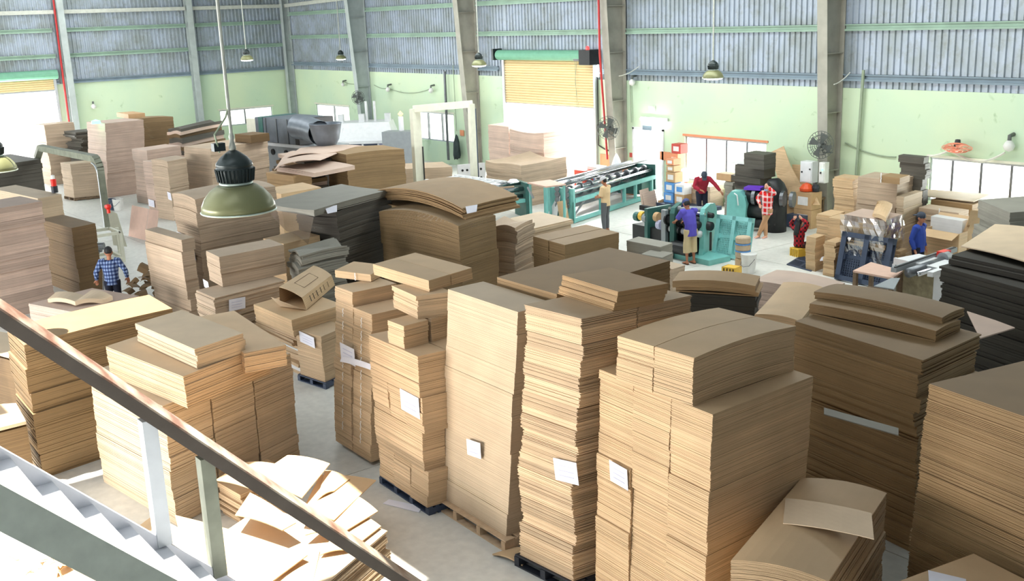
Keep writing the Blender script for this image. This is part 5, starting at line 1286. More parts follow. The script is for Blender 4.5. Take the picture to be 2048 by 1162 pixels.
def mid_machine():
    # the curved teal frame at the right, the roller bank at the left
    p, q = (-18.971, 20.122, 0.0), (-19.008, 21.578, 0.0)
    P0, P1 = Vector((-21.105, 20.355, 0.0)), Vector((-18.479, 20.262, 0.0))
    M, L = mtx(P0, P1); T = Thing('folding_machine', 'teal folding machine with black rollers, where the barefoot man works', 'machine', tuple(P0))
    H = 1.15
    # curved side frame
    Fm, FL = mtx((-18.432, 20.306, 0.0), (-19.219, 21.816, 0.0))
    b = MB(Fm); prof = [(0, 0), (FL*.95, 0), (FL, .1), (FL*.92, .5), (FL*.88, 1.15), (FL*.75, 1.32), (FL*.5, 1.38), (.25, 1.34), (.15, 1.2), (.12, .3)]
    n = len(prof); vs = [(x, -.06, z) for x, z in prof]+[(x, .06, z) for x, z in prof]
    b.add(vs, [tuple(range(n)), tuple(range(2*n-1, n-1, -1))]+[(i, (i+n), (i+1) % n+n, (i+1) % n) for i in range(n)])
    T.part('side_frame', b, 'machine_teal')
    b2 = MB(Fm @ Matrix.Translation((0, .8, 0))); b2.add(vs, [tuple(range(n)), tuple(range(2*n-1, n-1, -1))]+[(i, (i+n), (i+1) % n+n, (i+1) % n) for i in range(n)]); T.part('side_frame', b2, 'machine_dark_green')
    for z, y0 in ((1.25, .0), (1.0, .1), (.78, .3)):
        t = MB(Fm).tube([(FL*.3, 0, z), (FL*.3, .8, z)], .1, 12); t.smooth = True; T.part('drum', t, 'machine_grey')
    T.part('base', MB(M).box((L*.35, -.2, 0), (L+.6, .6, .14)), 'machine_teal')
    T.part('side_frame', MB(M).box((.6, 0, .1), (.72, .9, H)), 'machine_dark_green', label='dark green left frame')
    T.part('upright', MB(M).box((L*.50, -.05, .3), (L*.50+.16, .06, H+.06)), 'machine_grey')
    for zz, yy, r, m in ((H+.04, .25, .055, 'chrome'), (H-.02, .55, .07, 'machine_black'), (H-.2, .05, .1, 'machine_black'), (H-.45, .1, .09, 'machine_white'), (H-.3, .5, .12, 'machine_black')):
        t = MB(M).tube([(L*.50, yy, zz), (L*1.0, yy, zz)], r, 14); t.smooth = True; T.part('roller', t, m)
    for i in range(5):
        x = L*(.55+.09*i)
        for zz, yy in ((H-.2, .05), (H-.02, .45)): T.part('collar', MB(M).tube([(x, yy, zz), (x+.06, yy, zz)], .15, 14), 'rubber')
        T.part('collar', MB(M).tube([(x, .1, H-.45), (x+.07, .1, H-.45)], .12, 14), 'machine_white' if i % 2 else 'rubber')
    T.part('chassis', MB(M).box((0, .1, .12), (L*.9, .8, .62)), 'machine_black')
    T.part('top_plate', MB(M).box((-.15, .5, .95), (.95, .62, 1.08)), 'rubber')
    for i, (x, z, m) in enumerate(((.15, .86, 'machine_dark_green'), (.35, .9, 'plastic_yellow'), (.5, .86, 'machine_grey'), (.95, .95, 'box_tan'), (1.05, .75, 'machine_lavender'), (1.3, .7, 'machine_white'))):
        T.part('gear_case', MB(M).tube([(x, .1, z), (x+.14, .1, z)], .13, 12), m)
    T.part('motor', MB(M).tube([(L*.72, -.15, .3), (L*.98, -.15, .3)], .18, 14), 'machine_black')
    T.part('hose', MB(Fm).tube([(FL*.9, -.1, .15), (FL*1.1, -.25, .3), (FL, -.2, .5)], .015, 6), 'steel_dull')
mid_machine()
def right_machine():
    P0, P1 = (-20.511, 23.714, 0.0), (-18.993, 24.296, 0.0)
    M, L = mtx(P0, P1); T = Thing('roller_machine', 'green rounded machine with black roller bank where the woman in red checks leans', 'machine', P0)
    b = MB(M); prof = [(0, 0), (.55, 0), (.6, .8), (.55, 1.05), (.4, 1.2), (.15, 1.2), (.02, 1.05)]; n = len(prof)
    vs = [(x, 0, z) for x, z in prof]+[(x, .35, z) for x, z in prof]
    b.add(vs, [tuple(range(n)), tuple(range(2*n-1, n-1, -1))]+[(i, i+n, (i+1) % n+n, (i+1) % n) for i in range(n)]); T.part('housing', b, 'machine_teal')
    for z, r in ((1.0, .2), (.6, .22), (.25, .16)):
        t = MB(M).tube([(.5, .35, z), (L-.2, .35, z)], r, 16); t.smooth = True; T.part('roller', t, 'machine_black')
    for i in range(5): T.part('collar', MB(M).tube([(.7+i*.28, .3, 1.0), (.8+i*.28, .3, 1.0)], .23, 14), 'steel_dull')
    t = MB(M).tube([(L-.3, .5, 0), (L-.3, .5, 1.2), (L-.3, .45, 1.42), (L-.2, .4, 1.5)], [.32, .32, .26, .1], 16); t.smooth = True; T.part('end_housing', t, 'machine_black')
    T.part('pipe', MB(M).tube([(.25, -.05, 1.15), (.35, -.08, 1.1), (.38, -.05, .8)], .02, 6), 'machine_white')
    single('purple_tray', MB(M).box((.45, .2, 1.22), (.95, .6, 1.3)), 'plastic_purple', 'bright purple plastic tray on top of the black roller machine', 'tray')
right_machine()
def press_right():
    P0, P1 = (-12.65, 20.164, 0.0), (-11.588, 19.983, 0.0)
    M, L = mtx(P0, P1); T = Thing('gluing_machine', 'grey gluing machine frame with a stained tan end panel near the right edge', 'machine', P0)
    z0, z1 = .25, .98
    f = .12; b = MB(M); b.box((0, 0, z1-.06), (L+.18, .7, z1+.03)).box((L, 0, .1), (L+.18, .12, z1)); b.box((-.02, 0, 0.1), (.03, .1, z1)).box((0, 0, .12), (L, .1, .18))
    b.box((-.02, -.05, z1-.1), (L+.2, .02, z1+.04)).box((L-.01, -.05, .1), (L+.2, .02, z1-.1)).box((-.05, -.05, .1), (.03, .0, z1-.1)); T.part('end_frame', b, 'machine_white'); T.part('end_panel', MB(M).box((.03, .02, .18), (L, .06, z1-.06)), 'panel_tan', label='stained tan panel')
    T.part('bolt', MB(M).tube([(L*.4, .02, z1-.15), (L*.4, -.02, z1-.15)], .05, 10), 'box_orange')
    Q0 = Vector((-12.105, 19.228, 1.0)); Q1 = Vector((-12.235, 21.706, 1.0))
    d = (Q1-Q0).normalized()
    T.part('long_rail', MB().bar(tuple(Q0), tuple(Q1+d*.1), .12, .1), 'machine_grey'); T.part('rail_slot', MB().bar(tuple(Q0+Vector((.03, 0, .06))), tuple(Q1+d*.05+Vector((.03, 0, .06))), .05, .02), 'machine_black')
    S_ = Vector((-11.374, 19.385, 1.0)); T.part('long_rail', MB().bar(tuple(S_), tuple(S_+d*2.0), .12, .1), 'machine_white')
    for k, (off, r, m) in enumerate(((.35, .1, 'steel_dull'), (.62, .05, 'chrome'))):
        a = Q0.lerp(S_, off)+Vector((0, 0, -.05))+d*.1; t = MB().tube([tuple(a), tuple(a+d*1.8)], r, 14); t.smooth = True; T.part('roller', t, m)
    a = Q0.lerp(S_, .35)+d*1.5; T.part('clamp', MB().tube([tuple(a), tuple(a+d*.2)], .14, 14), 'machine_grey')
    T.part('valve', MB().cbox(tuple(Q0.lerp(S_, .25)+d*1.7+Vector((0, 0, .08))), (.16, .3, .12)), 'plastic_red')
    for k in range(3):
        z = .35+.13*k; a = Vector((-11.595, 19.976, 0.0))+Vector((0, 0, z)); T.part('tie_rod', MB().tube([tuple(a), tuple(a+Vector((.32, .25, .04)))], .045, 8), 'plastic_orange')
    T.part('apron', MB().sheet([(-11.742, 18.0, 0.95), (-11.338, 18.063, 0.95), (-11.743, 18.903, 0.95), (-11.87, 18.782, 0.95)], .02), 'machine_grey')
press_right()
# wooden work table beside it
def table_sheet():
    T = Thing('work_table', 'low table topped with worn plywood between black pallet and grey machine', 'table', (-13.678, 21.051, 0.0))
    q = [(-12.06, 19.154, 0.85), (-12.276, 19.857, 0.85), (-13.201, 20.076, 0.85), (-13.021, 19.152, 0.85)]
    T.part('table_top', MB().sheet(q, .04), 'plywood')
    for p in q:
        c = Vector(p).lerp(Vector(q[0]).lerp(Vector(q[2]), .5), .1); T.part('leg', MB().box((c.x-.04, c.y-.04, 0), (c.x+.04, c.y+.04, .81)), 'wood_dark')
    c = Vector(q[0]).lerp(Vector(q[2]), .5); T.part('shelf', MB().box((c.x-.5, c.y-.4, .3), (c.x+.45, c.y+.35, .34)), 'wood_dark')
table_sheet()
# big white machine, ducts and gantry at the back left
def white_press():
    P0, P1 = (-42.904, 21.145, 0.0), (-39.935, 24.778, 0.0)
    M, L = mtx(P0, P1); T = Thing('box_printing_press', 'large white press with louvred hood and bright blue-lit slot, back centre', 'machine', P0)
    H = 2.015496404076262
    T.part('body', MB(M).box((0, .3, 0), (L*.93, 2.6, H*.62)), 'machine_lavender')
    b = MB(M); b.hexa([(0, .35, H*.6), (L*.9, .35, H*.6), (L*.9, 2.5, H*.6), (0, 2.5, H*.6)], [(.3, .9, H), (L*.85, .9, H), (L*.85, 2.3, H), (.3, 2.3, H)]); T.part('hood', b, 'machine_white')
    for i in range(7): T.part('louvre', MB(M).bar((.5+i*.22, .38+.1, H*.68), (.6+i*.22, .78, H*.9), .05, .02), 'steel_dull')
    T.part('slot', MB(M).box((.4, .27, H*.5), (L*.75, .32, H*.56)), 'plastic_blue_black')
    for i in range(6): T.part('slot_divider', MB(M).box((.7+i*.7, .24, H*.49), (.78+i*.7, .3, H*.57)), 'machine_white')
    T.part('side_beam', MB(M).box((0, .2, H*.57), (L*.9, .3, H*.63)), 'machine_white')
    T.part('blower', MB(M).tube([(L*.82, .3, H*.6), (L*.92, .3, H*.6)], .3, 16), 'machine_white')
    for x in (.35, .55, .8): T.part('fitting', MB(M).box((L*x, 1.2, H), (L*x+.25, 1.5, H+.35)), 'machine_white')
    T.part('vent_pipe', MB(M).tube([(L*.62, 1.5, H), (L*.62, 1.5, H+.9)], .06, 8), 'machine_white'); T.part('vent_pipe', MB(M).tube([(L*.7, 1.5, H), (L*.7, 1.5, H+.9)], .06, 8), 'machine_white')
    c = Vector(P0); p = (-39.607, 24.441, 1.728)
    single('control_cabinet', MB(Matrix.Translation((p[0], p[1], 0)) @ Matrix.Rotation(R(37), 4, 'Z')).box((-.7, -.4, 0), (.7, .4, p[2])), 'machine_grey', 'grey control cabinet at the right end of the white press', 'cabinet')
    q = (-39.725, 24.593, 2.443); T2 = Thing('warning_lamp', 'small glowing orange lamp on the control cabinet', 'lamp', (q[0], q[1], q[2]-.3)); T2.part('globe', MB().lathe(q, [(0, -.12), (.12, 0), (0, .14)], 12), 'amber_glow'); T2.part('stand', MB().box((q[0]-.08, q[1]-.08, p[2]), (q[0]+.08, q[1]+.08, q[2]-.1)), 'machine_white')
white_press()
def ducts():
    a, c = Vector((-39.676, 17.804, 2.344)), Vector((-36.768, 18.219, 2.368))
    T = Thing('dryer_duct', 'long grey duct box with dark bands and a fat open-mouthed elbow', 'duct', (a.x, a.y, 0))
    M, L = mtx(a, c)
    z0, z1 = a.z-.4, a.z+.55
    T.part('duct_box', MB(M).box((0, 0, z0), (L, 1.6, z1)), 'duct_grey'); T.part('dark_band', MB(M).box((.25, -.02, z0), (.55, 1.62, z1+.01)), 'machine_dark_green'); T.part('dark_band', MB(M).box((L-.25, -.02, z0), (L+.02, 1.62, z1+.01)), 'machine_black')
    T.part('end_cap', MB(M).box((-.8, .1, z0+.1), (0, 1.5, z1-.1)), 'machine_cream')
    for i in range(1, 4): T.part('seam', MB(M).box((L*i/4, -.03, z0), (L*i/4+.04, 0, z1)), 'steel_dull')
    T.part('base_cabinet', MB(M).box((-.2, .2, 0), (L+1.2, 1.4, z0-.02)), 'machine_grey'); 
    for i in range(3): T.part('gauge', MB(M).lathe((.8+i*.9, .18, z0-.4), [(.12, -.03), (.12, .02), (0, .02)], 12, axis='y'), 'machine_black')
    T.part('top_rail', MB(M).box((-.4, .05, z0-.14), (L+1.3, .2, z0-.02)), 'machine_white')
    e = Vector((-34.327, 18.067, 2.499))
    b = MB().tube([tuple(Vector((-36.838, 18.237, 2.625))), tuple(Vector((-36.02, 18.273, 2.595))), tuple(Vector((-34.835, 18.098, 2.536)))], [.46, .46, .44], 20, cap=False); b.smooth = True
    T.part('elbow', b, 'duct_grey')
    b = MB().lathe((e.x, e.y, e.z), [(.12, -.42), (.34, -.36), (.46, -.15), (.52, .1), (.58, .4), (.60, .42), (.57, .42), (.50, .1), (.42, -.1), (.0, -.2)], 24); b.smooth = True
    T.part('open_cowl', b, 'duct_grey'); T.part('inner_shade', MB().lathe((e.x, e.y, e.z), [(.0, -.02), (.49, .0), (.0, .02)], 20), 'machine_black')  # black disc stands in for the shade inside the open cowl
    T.part('support', MB().box((e.x-.15, e.y-.15, 0), (e.x+.15, e.y+.15, e.z-.36)), 'machine_grey')
ducts()
def frame_thing(label, pts, w, mat, name='gantry_frame', d=None):
    p0 = pts[0]; T = Thing(name, label, 'frame', (p0[0], p0[1], 0))
    return T
def white_gantry():
    l0, l1 = Vector((-32.106, 20.478, 1.335)), Vector((-32.471, 20.855, 3.334)); l0 = Vector((l0.x, l0.y, 0)); l1 = Vector((l0.x, l0.y, l1.z))
    r1 = Vector((-29.675, 21.202, 3.545)); r0 = Vector((r1.x, r1.y, 0))
    T = Thing('gantry_frame', 'tall cream portal frame straddling the conveyor left of the column', 'frame', tuple(l0))
    d = (r1-l1); d.z = 0
    T.part('post', MB().bar(tuple(l0), tuple(l1), .34, .2, up=(1, 0, 0)), 'machine_cream'); T.part('post', MB().bar(tuple(r0), tuple(r1), .2, .16, up=(1, 0, 0)), 'machine_cream')
    T.part('beam', MB().bar(tuple(l1), tuple(r1), .2, .24), 'machine_cream')
    o = Vector((-.3, .25, 0)); T.part('guide', MB().bar(tuple(r0+o), tuple(r1+o-Vector((0, 0, .2))), .3, .06, up=(1, 0, 0)), 'plastic_blue_black'); T.part('guide', MB().bar(tuple(l0+Vector((.22, .1, 0))), tuple(l0+Vector((.22, .1, l1.z*.6))), .04, .04, up=(1, 0, 0)), 'machine_black')
white_gantry()
def conveyor():
    P0, P1 = (-32.683, 22.605, 0.0), (-32.345, 23.629, 0.0)
    M, L = mtx(P0, P1); T = Thing('conveyor', 'cream conveyor bed with round-holed side plate left of the rippled stack', 'conveyor', P0)
    z1 = 1.0445367961180687
    T.part('side_plate', MB(M).box((0, 0, .3), (L, .08, z1)), 'machine_white'); T.part('foot', MB(M).box((0, 0, 0), (.12, .1, .3)), 'machine_cream'); T.part('foot', MB(M).box((L-.12, 0, 0), (L, .1, .3)), 'machine_cream')
    for i in range(5):
        for z in (.5, z1-.22): T.part('port', MB(M).lathe((.18+i*(L-.35)/4, -.01, z), [(.045, -.01), (.045, .01), (0, .01)], 10, axis='y'), 'machine_black')
    A1, A2 = Vector((-32.302, 22.404, 1.1)), Vector((-34.734, 21.936, 1.1))
    a, c = Vector((-27.635, 19.803, 1.987)), Vector((-30.276, 19.594, 1.625))
    T.part('bed_rail', MB().bar((a.x, a.y, z1), (c.x, c.y, z1), .12, .12), 'machine_white')
    n = (c-a).normalized(); s = Vector((-n.y, n.x, 0)).normalized()*-1.3
    T.part('bed_rail', MB().bar((a.x+s.x, a.y+s.y, z1), (c.x+s.x, c.y+s.y, z1), .12, .12), 'machine_white')
    for i in range(7):
        p = a.lerp(c, (i+.5)/7); T.part('roller', MB().tube([(p.x, p.y, z1), (p.x+s.x, p.y+s.y, z1)], .05, 8), 'machine_white')
    T.part('leg', MB().box((c.x-.06, c.y-.06, 0), (c.x+.06, c.y+.06, z1)), 'machine_cream')
conveyor()
def strapper():
    # rounded portal of the strapping gantry at the left aisle
    g0 = Vector((-34.01, 9.965, 0.0)); top = 2.5488923546738813
    l = Vector((-39.379, 9.599, 2.153))
    T = Thing('strapping_gantry', 'weathered rounded portal of the strapping machine over the left aisle', 'machine', tuple(g0))
    r1 = Vector((g0.x, g0.y, 0)); H = top
    L0 = Vector((l.x, l.y, H))
    path = [(g0.x, g0.y, 0.3), (g0.x, g0.y, H-.35)]
    d = (L0-Vector((g0.x, g0.y, H))).normalized()
    for t in (0.15, .35, .6, .85, 1): path.append((g0.x+d.x*.4*t*t, g0.y+d.y*.4*t*t, H-.35+.35*math.sin(t*1.57)))
    path.append((L0.x, L0.y, H)); path.append((L0.x+d.x*.5, L0.y+d.y*.5, H-.4)); path.append((L0.x+d.x*.5, L0.y+d.y*.5, .2))
    b = MB(); 
    for i in range(len(path)-1): b.bar(path[i], path[i+1], .2, .2, up=(.3, .9, .1))
    T.part('portal', b, 'post_green'); 
    b = MB(); p2 = [(x+.12*(-d.x)*0+.02, y-.1, z-.12 if z > H-.2 else z) for x, y, z in path]
    T.part('strap_track', MB().tube([(x+d.x*.16, y+d.y*.16-.05, z-(.16 if z > H-.3 else 0)) for x, y, z in path[:-3]], .03, 6), 'alu')
    c = Vector((-30.268, 8.567, 0.0))
    for dx, dy in ((0, 0), (-.9, .2), (0, -1.0), (-.9, -.8)):
        T.part('base_post', MB().cbox((c.x+dx, c.y+dy+.6, .42), (.09, .09, .84)), 'machine_cream')
    for z in (.12, .84):
        T.part('base_frame', MB().cbox((c.x-.45, c.y+.6, z), (.98, .08, .08)), 'machine_cream'); T.part('base_frame', MB().cbox((c.x-.45, c.y-.4, z), (.98, .08, .08)), 'machine_cream')
        T.part('base_frame', MB().cbox((c.x, c.y+.1, z), (.08, 1.0, .08)), 'machine_cream'); T.part('base_frame', MB().cbox((c.x-.9, c.y+.1, z), (.08, 1.0, .08)), 'machine_cream')
    for i in range(3): T.part('motor', MB().tube([(c.x-.7+.3*i, c.y-.1, .3+.12*i), (c.x-.55+.3*i, c.y+.1, .3+.12*i)], .1, 12), 'steel_dull')
    s = Vector((-32.146, 9.492, 0.0)); T.part('guard_panel', MB().hexa([(s.x, s.y, .15), (s.x+.3, s.y+.3, .1), (s.x+.32, s.y+.3, .1), (s.x+.02, s.y, .15)], [(s.x-.1, s.y, 1.25), (s.x+.1, s.y+.2, 1.1), (s.x+.12, s.y+.2, 1.1), (s.x-.08, s.y, 1.25)]), 'machine_cream')
    k = (-24.43, 7.209, 2.536); T.part('stop_button', MB().lathe(k, [(.0, .07), (.07, .05), (.08, 0), (.04, -.05), (.04, -.14)], 12), 'plastic_red')
    k = (-30.48, 7.636, 2.17); k = (k[0], k[1], k[2]+.3); T2 = Thing('warning_lamp', 'red and white beacon standing on the pale-topped left stack', 'lamp', (k[0], k[1], k[2]-.25)); T2.part('lens', MB().lathe(k, [(.07, -.12), (.08, .06), (.0, .1)], 12), 'plastic_red'); T2.part('base', MB().lathe(k, [(.09, -.3), (.09, -.12), (0, -.12)], 12), 'plastic_black'); T2.part('cap', MB().lathe(k, [(.05, .06), (.05, .17), (0, .19)], 12), 'plastic_white')
strapper()
p = (-42.71, 12.574, 2.94); p = (p[0], p[1], p[2]+.06); T_ = Thing('signal_light', 'glowing green lamp on the tall narrow stack at the back left', 'light', p); T_.part('lens', MB().lathe(p, [(.18, -.06), (.16, .04), (0, .1)], 14), 'green_glow')
# plywood sheets leaning by the left aisle
def ply():
    T = Thing('plywood_board', 'pinkish plywood board leaning at the foot of the back-left stacks', 'board', (-34.2, 10.632, 0.0))
    a, c = Vector((-34.041, 10.563, 0.0)), Vector((-32.212, 10.786, 0.0)); up = Vector((-.15, .28, .95))
    m = a.lerp(c, .62)
    T.part('panel', MB().sheet([tuple(a), tuple(m), tuple(m+up), tuple(a+up)], .02), 'plywood'); T.part('panel', MB().sheet([tuple(m+Vector((.03, .0, 0))), tuple(c), tuple(c+up), tuple(m+up+Vector((.03, 0, 0)))], .02), 'plywood')
ply()
# bucket pair by the stacks
def bucket(label, p, r, h, mat='plastic_white', lid=True):
    T = Thing('bucket', label, 'bucket', p); x, y, z = p
    b = MB().lathe(p, [(r*.85, 0), (r, h), (r*.97, h), (r*.82, .02)] if not lid else [(r*.85, 0), (r, h)], 20); b.smooth = False; T.part('body', b, mat)
    if lid: T.part('lid', MB().lathe(p, [(r*1.05, h-.03), (r*1.05, h+.02), (0, h+.03)], 20), mat)
    T.part('handle', MB().tube([(x-r, y, z+h*.8), (x-r*.7, y-r*.8, z+h*.45), (x, y-r*1.05, z+h*.38), (x+r*.7, y-r*.8, z+h*.45), (x+r, y, z+h*.8)], .008, 5), 'steel_dull')
bucket('white lidded bucket standing on the floor in front of the teal pallet', (-16.715, 20.187, 0.0), .19, .46)
bucket('open white bucket beside the tall narrow stack in the left aisle', (-39.429, 12.014, 0.0), .2, .42, lid=False)
bucket('dark bucket behind the open white bucket in the left aisle', (-39.745, 11.878, -0.0), .18, .4, 'plastic_blue_black', False)
def roll_sack():
    p = (-16.992, 20.289, 0.0); T = Thing('taped_bundle', 'upright bundle of tan rolls taped with blue next to the white bucket', 'bundle', p)
    for k, (z0, z1) in enumerate(((0, .32), (.33, .5), (.51, .68), (.69, .86))):
        b = MB().lathe((p[0], p[1], 0), [(.17, z0), (.19, z0+.03), (.19, z1-.03), (.17, z1)], 14); T.part('roll', b, ('kraft_warm', 'kraft_plain', 'kraft_plain', 'kraft_plain')[k])
    for z in (.5, .68): T.part('tape', MB().lathe((p[0], p[1], 0), [(.192, z-.015), (.192, z+.015)], 14), 'box_blue')
roll_sack()
def crate(label, p, w, d, h, ang, mat='plastic_yellow', slots=True, name='plastic_crate'):
    M = Matrix.Translation(p) @ Matrix.Rotation(R(ang), 4, 'Z'); T = Thing(name, label, 'stool' if 'stool' in name else 'crate', p)
    T.part('top', MB(M).box((-w/2, -d/2, h-.03), (w/2, d/2, h)), mat)
    n = 5
    for i in range(n):
        x = -w/2+w*i/(n-1); 
        for s in (-1, 1): T.part('slat', MB(M).cbox((x*.93, s*d/2*.96, h/2), (w/n*.55, .02, h)), mat)
    for s in (-1, 1): T.part('side', MB(M).cbox((s*w/2*.97, 0, h/2), (.02, d, h)), mat)
    T.part('core', MB(M).box((-w/2+.04, -d/2+.04, .02), (w/2-.04, d/2-.04, h-.04)), 'wood_dark')
crate('yellow slatted crate on the bright floor in front of the bucket', (-16.515, 19.321, 0.0), .36, .3, .34, 10)
crate('low yellow stool the crouching woman sits on', (-16.964, 22.471, 0.0), .34, .26, .22, -15, name='plastic_stool')
def grid_pallet(label, pts, mat, thick=.13, name='plastic_pallet', nx=18, ny=14, cat='pallet'):
    """a moulded plastic pallet from its four corners (bottom-left, bottom-right, top-right, top-left)"""
    a, b_, c, d = [Vector(p) for p in pts]; T = Thing(name, label, cat, tuple(a)); n = (b_-a).cross(d-a).normalized()*thick
    def P(s, t, k=0.0): return (a*(1-s)+b_*s)*(1-t)+(d*(1-s)+c*s)*t + n*k
    def blk(s0, s1, t0, t1, k0, k1):
        return [tuple(P(s, t, k0)) for s, t in ((s0, t0), (s1, t0), (s1, t1), (s0, t1))], [tuple(P(s, t, k1)) for s, t in ((s0, t0), (s1, t0), (s1, t1), (s0, t1))]
    m = MB()
    for s0, s1, t0, t1 in ((0, 1, 0, .05), (0, 1, .95, 1), (0, .05, .05, .95), (.95, 1, .05, .95), (.46, .54, .05, .95), (.05, .95, .46, .54)): m.hexa(*blk(s0, s1, t0, t1, 0, .3))
    T.part('deck_frame', m, mat)
    for cs in (0.05, .54):
        for ct in (.05, .54):
            for i in range(9):
                s0 = cs+.41*(i+.2)/9; T.part('rib', MB().hexa(*blk(s0, s0+.03, ct, ct+.41, 0.02, .25)), mat)
            for i in range(8):
                t0 = ct+.41*(i+.25)/8; T.part('rib', MB().hexa(*blk(cs, cs+.41, t0, t0+.026, 0.02, .22)), mat)
    for s in (0, .44, .88):
        for t in (0, .44, .88): T.part('foot_block', MB().hexa(*blk(s, s+.12, t, t+.12, .3, 1)), mat)
    m = MB()
    for s0, s1, t0, t1 in ((0, 1, 0, .1), (0, 1, .9, 1), (0, .1, 0, 1), (.9, 1, 0, 1), (.45, .55, 0, 1)): m.hexa(*blk(s0, s1, t0, t1, 1, 1.2))
    T.part('runner_frame', m, mat)
p1_, p2_ = (-18.549, 21.0, 0.0), (-17.505, 21.172, 0.0)
def upright(p, q, h, lean=(.1, .25)):
    p, q = Vector(p), Vector(q); d = (q-p).normalized(); n = Vector((-d.y, d.x, 0)); u = n*lean[1]+Vector((0, 0, h)); return [tuple(p), tuple(q), tuple(q+u), tuple(p+u)]
grid_pallet('teal plastic pallet standing on edge between the machine and the bucket', upright(p1_, p2_, 1.0840195701281463), 'plastic_teal')
grid_pallet('black plastic pallet standing on edge beside the film-wrapped pile', upright((-14.768, 21.128, 0.0), (-13.401, 21.127, 0.0), 1.1260370498142944), 'plastic_blue_black')
q = [(-16.56, 21.477, 0.02), (-15.665, 21.285, 0.02), (-16.089, 22.533, 0.02), (-16.962, 22.677, 0.02)]
grid_pallet('blue-black plastic pallet lying flat on the floor before the seated woman', [q[3], q[2], q[1], q[0]], 'plastic_blue_black', .13)
# film-wrapped pile
s = (-13.717, 21.291, 178.0, 98.0, 1.073, 0.91, 0.0, 1.55, 0.0, 0.0)
T_ = stack('pile of cartons wrapped in glossy clear film behind the upright black pallet', s, step=.05, bt=(.1, .25), mats=['kraft_pink', 'kraft_warm'], wob=.08, jit=.03, cat='wrapped pile', name='wrapped_pile')
F, e1, e2, w, d, z0, z1, ln = frame(s); b = MB()
for p, q in ((F-e1*.05-e2*.08, F+e1*(w+.05)-e2*.08), (F-e1*.08-e2*.05, F-e1*.08+e2*(d+.05))):
    vs = []; n = 12
    for i in range(n+1):
        for j in range(n+1):
            r_ = p.lerp(q, i/n)+Vector((rnd.uniform(-.03, .03), rnd.uniform(-.03, .03), z1*j/n)); vs.append(tuple(r_))
    b.add(vs, [(i*(n+1)+j, (i+1)*(n+1)+j, (i+1)*(n+1)+j+1, i*(n+1)+j+1) for i in range(n) for j in range(n)])
T_.part('stretch_film', b, 'clear_film', label='clear crinkled film')
for i, (x, y, z, a) in enumerate(((1730, 410, 1.62, 20), (1757, 402, 1.7, -30), (1770, 412, 1.6, 40))):
    pass
q = [(-14.178, 21.524, 1.6), (-13.249, 20.637, 1.75), (-14.112, 22.22, 1.75), (-14.129, 21.625, 1.9)]; single('loose_bundle', MB().sheet(q, .09, .04), 'kraft_warm', 'bent brown bundle on top of the film-wrapped pile', 'bundle')
# white, blue and red boxes by the first window
def box_at(label, px, w, d, h, mat, z0=0.0, ang=0, name='carton', flap=True):
    x, y = px[0], px[1]; M = Matrix.Translation((x, y, z0)) @ Matrix.Rotation(R(ang), 4, 'Z'); T = Thing(name, label, 'carton', (x, y, z0))
    T.part('body', MB(M).box((-w/2, -d/2, 0), (w/2, d/2, h)), mat)
    T.part('lid_seam', MB(M).box((-w/2+.01, -.015, h), (w/2-.01, .015, h+.004)), 'box_tan')
    T.part('printed_panel', MB(M).box((-w/2*.6, -d/2-.004, h*.25), (w/2*.6, -d/2, h*.75)), 'box_white' if mat != 'box_white' else 'box_blue')
base = (-24.654, 25.656, 0.0)
single('low_platform', MB().box((base[0]-.4, base[1]-.3, 0), (base[0]+1.75, base[1]+.6, .12)), 'plastic_blue_black', 'dark low platform under the blue and white cartons', 'pallet')
for i, (dx, z0, m, lab) in enumerate(((0, .13, 'box_blue', 'blue carton at the bottom left of the stack on the dark platform'), (.03, .48, 'box_blue', 'blue carton on top of the lower blue one'), (.5, .13, 'box_tan', 'tan carton beside the blue ones on the dark platform'), (.5, .46, 'box_white', 'white carton above the tan one on the dark platform'), (.1, .83, 'box_tan', 'tan carton standing on the blue cartons'), (.08, 1.18, 'box_tan', 'small tan carton above the one on the blue cartons'), (.06, 1.4, 'box_orange', 'small orange carton at the top left of the carton tower'))):
    box_at(lab, (base[0]+dx, base[1]+.1), .42 if i < 5 else .34, .36, .33 if i < 5 else .2, m, z0)
b2 = (-25.017, 26.45, 0.318)
for i, (z0, m, w_, h, dx, lab) in enumerate(((0, 'box_orange', .5, .7, 0, 'orange carton at the base of the tower left of the window'), (.71, 'box_white', .5, .45, .05, 'white carton in the middle of the tower left of the window'), (1.17, 'box_orange', .36, .5, -.05, 'orange carton under the red one left of the window'), (1.68, 'box_red', .42, .32, .05, 'red printed carton topmost left of the window'))):
    box_at(lab, (b2[0]+dx, b2[1]), w_, .36, h, m, z0)
for i, (px, w_, h, m, lab) in enumerate((((1190, 372), .55, .5, 'box_red', 'red and white carton row behind the slotting machine, leftmost'), ((1215, 368), .5, .6, 'box_white', 'white carton behind the slotting machine below the fan'), ((1246, 365), .45, .5, 'box_white', 'white carton behind the slotting machine beside the column foot'), ((1270, 360), .6, .45, 'box_orange', 'pale orange carton behind the slotting machine by the white door'))):
    p = [(-28.428, 25.678, 0.0), (-28.237, 26.12, 0.0), (-28.002, 26.6, -0.0), (-27.86, 27.149, 0.0)][i]; box_at(lab, (p[0]+(.4 if i == 3 else 0), p[1]-.5), w_, .5, h+.45, m)
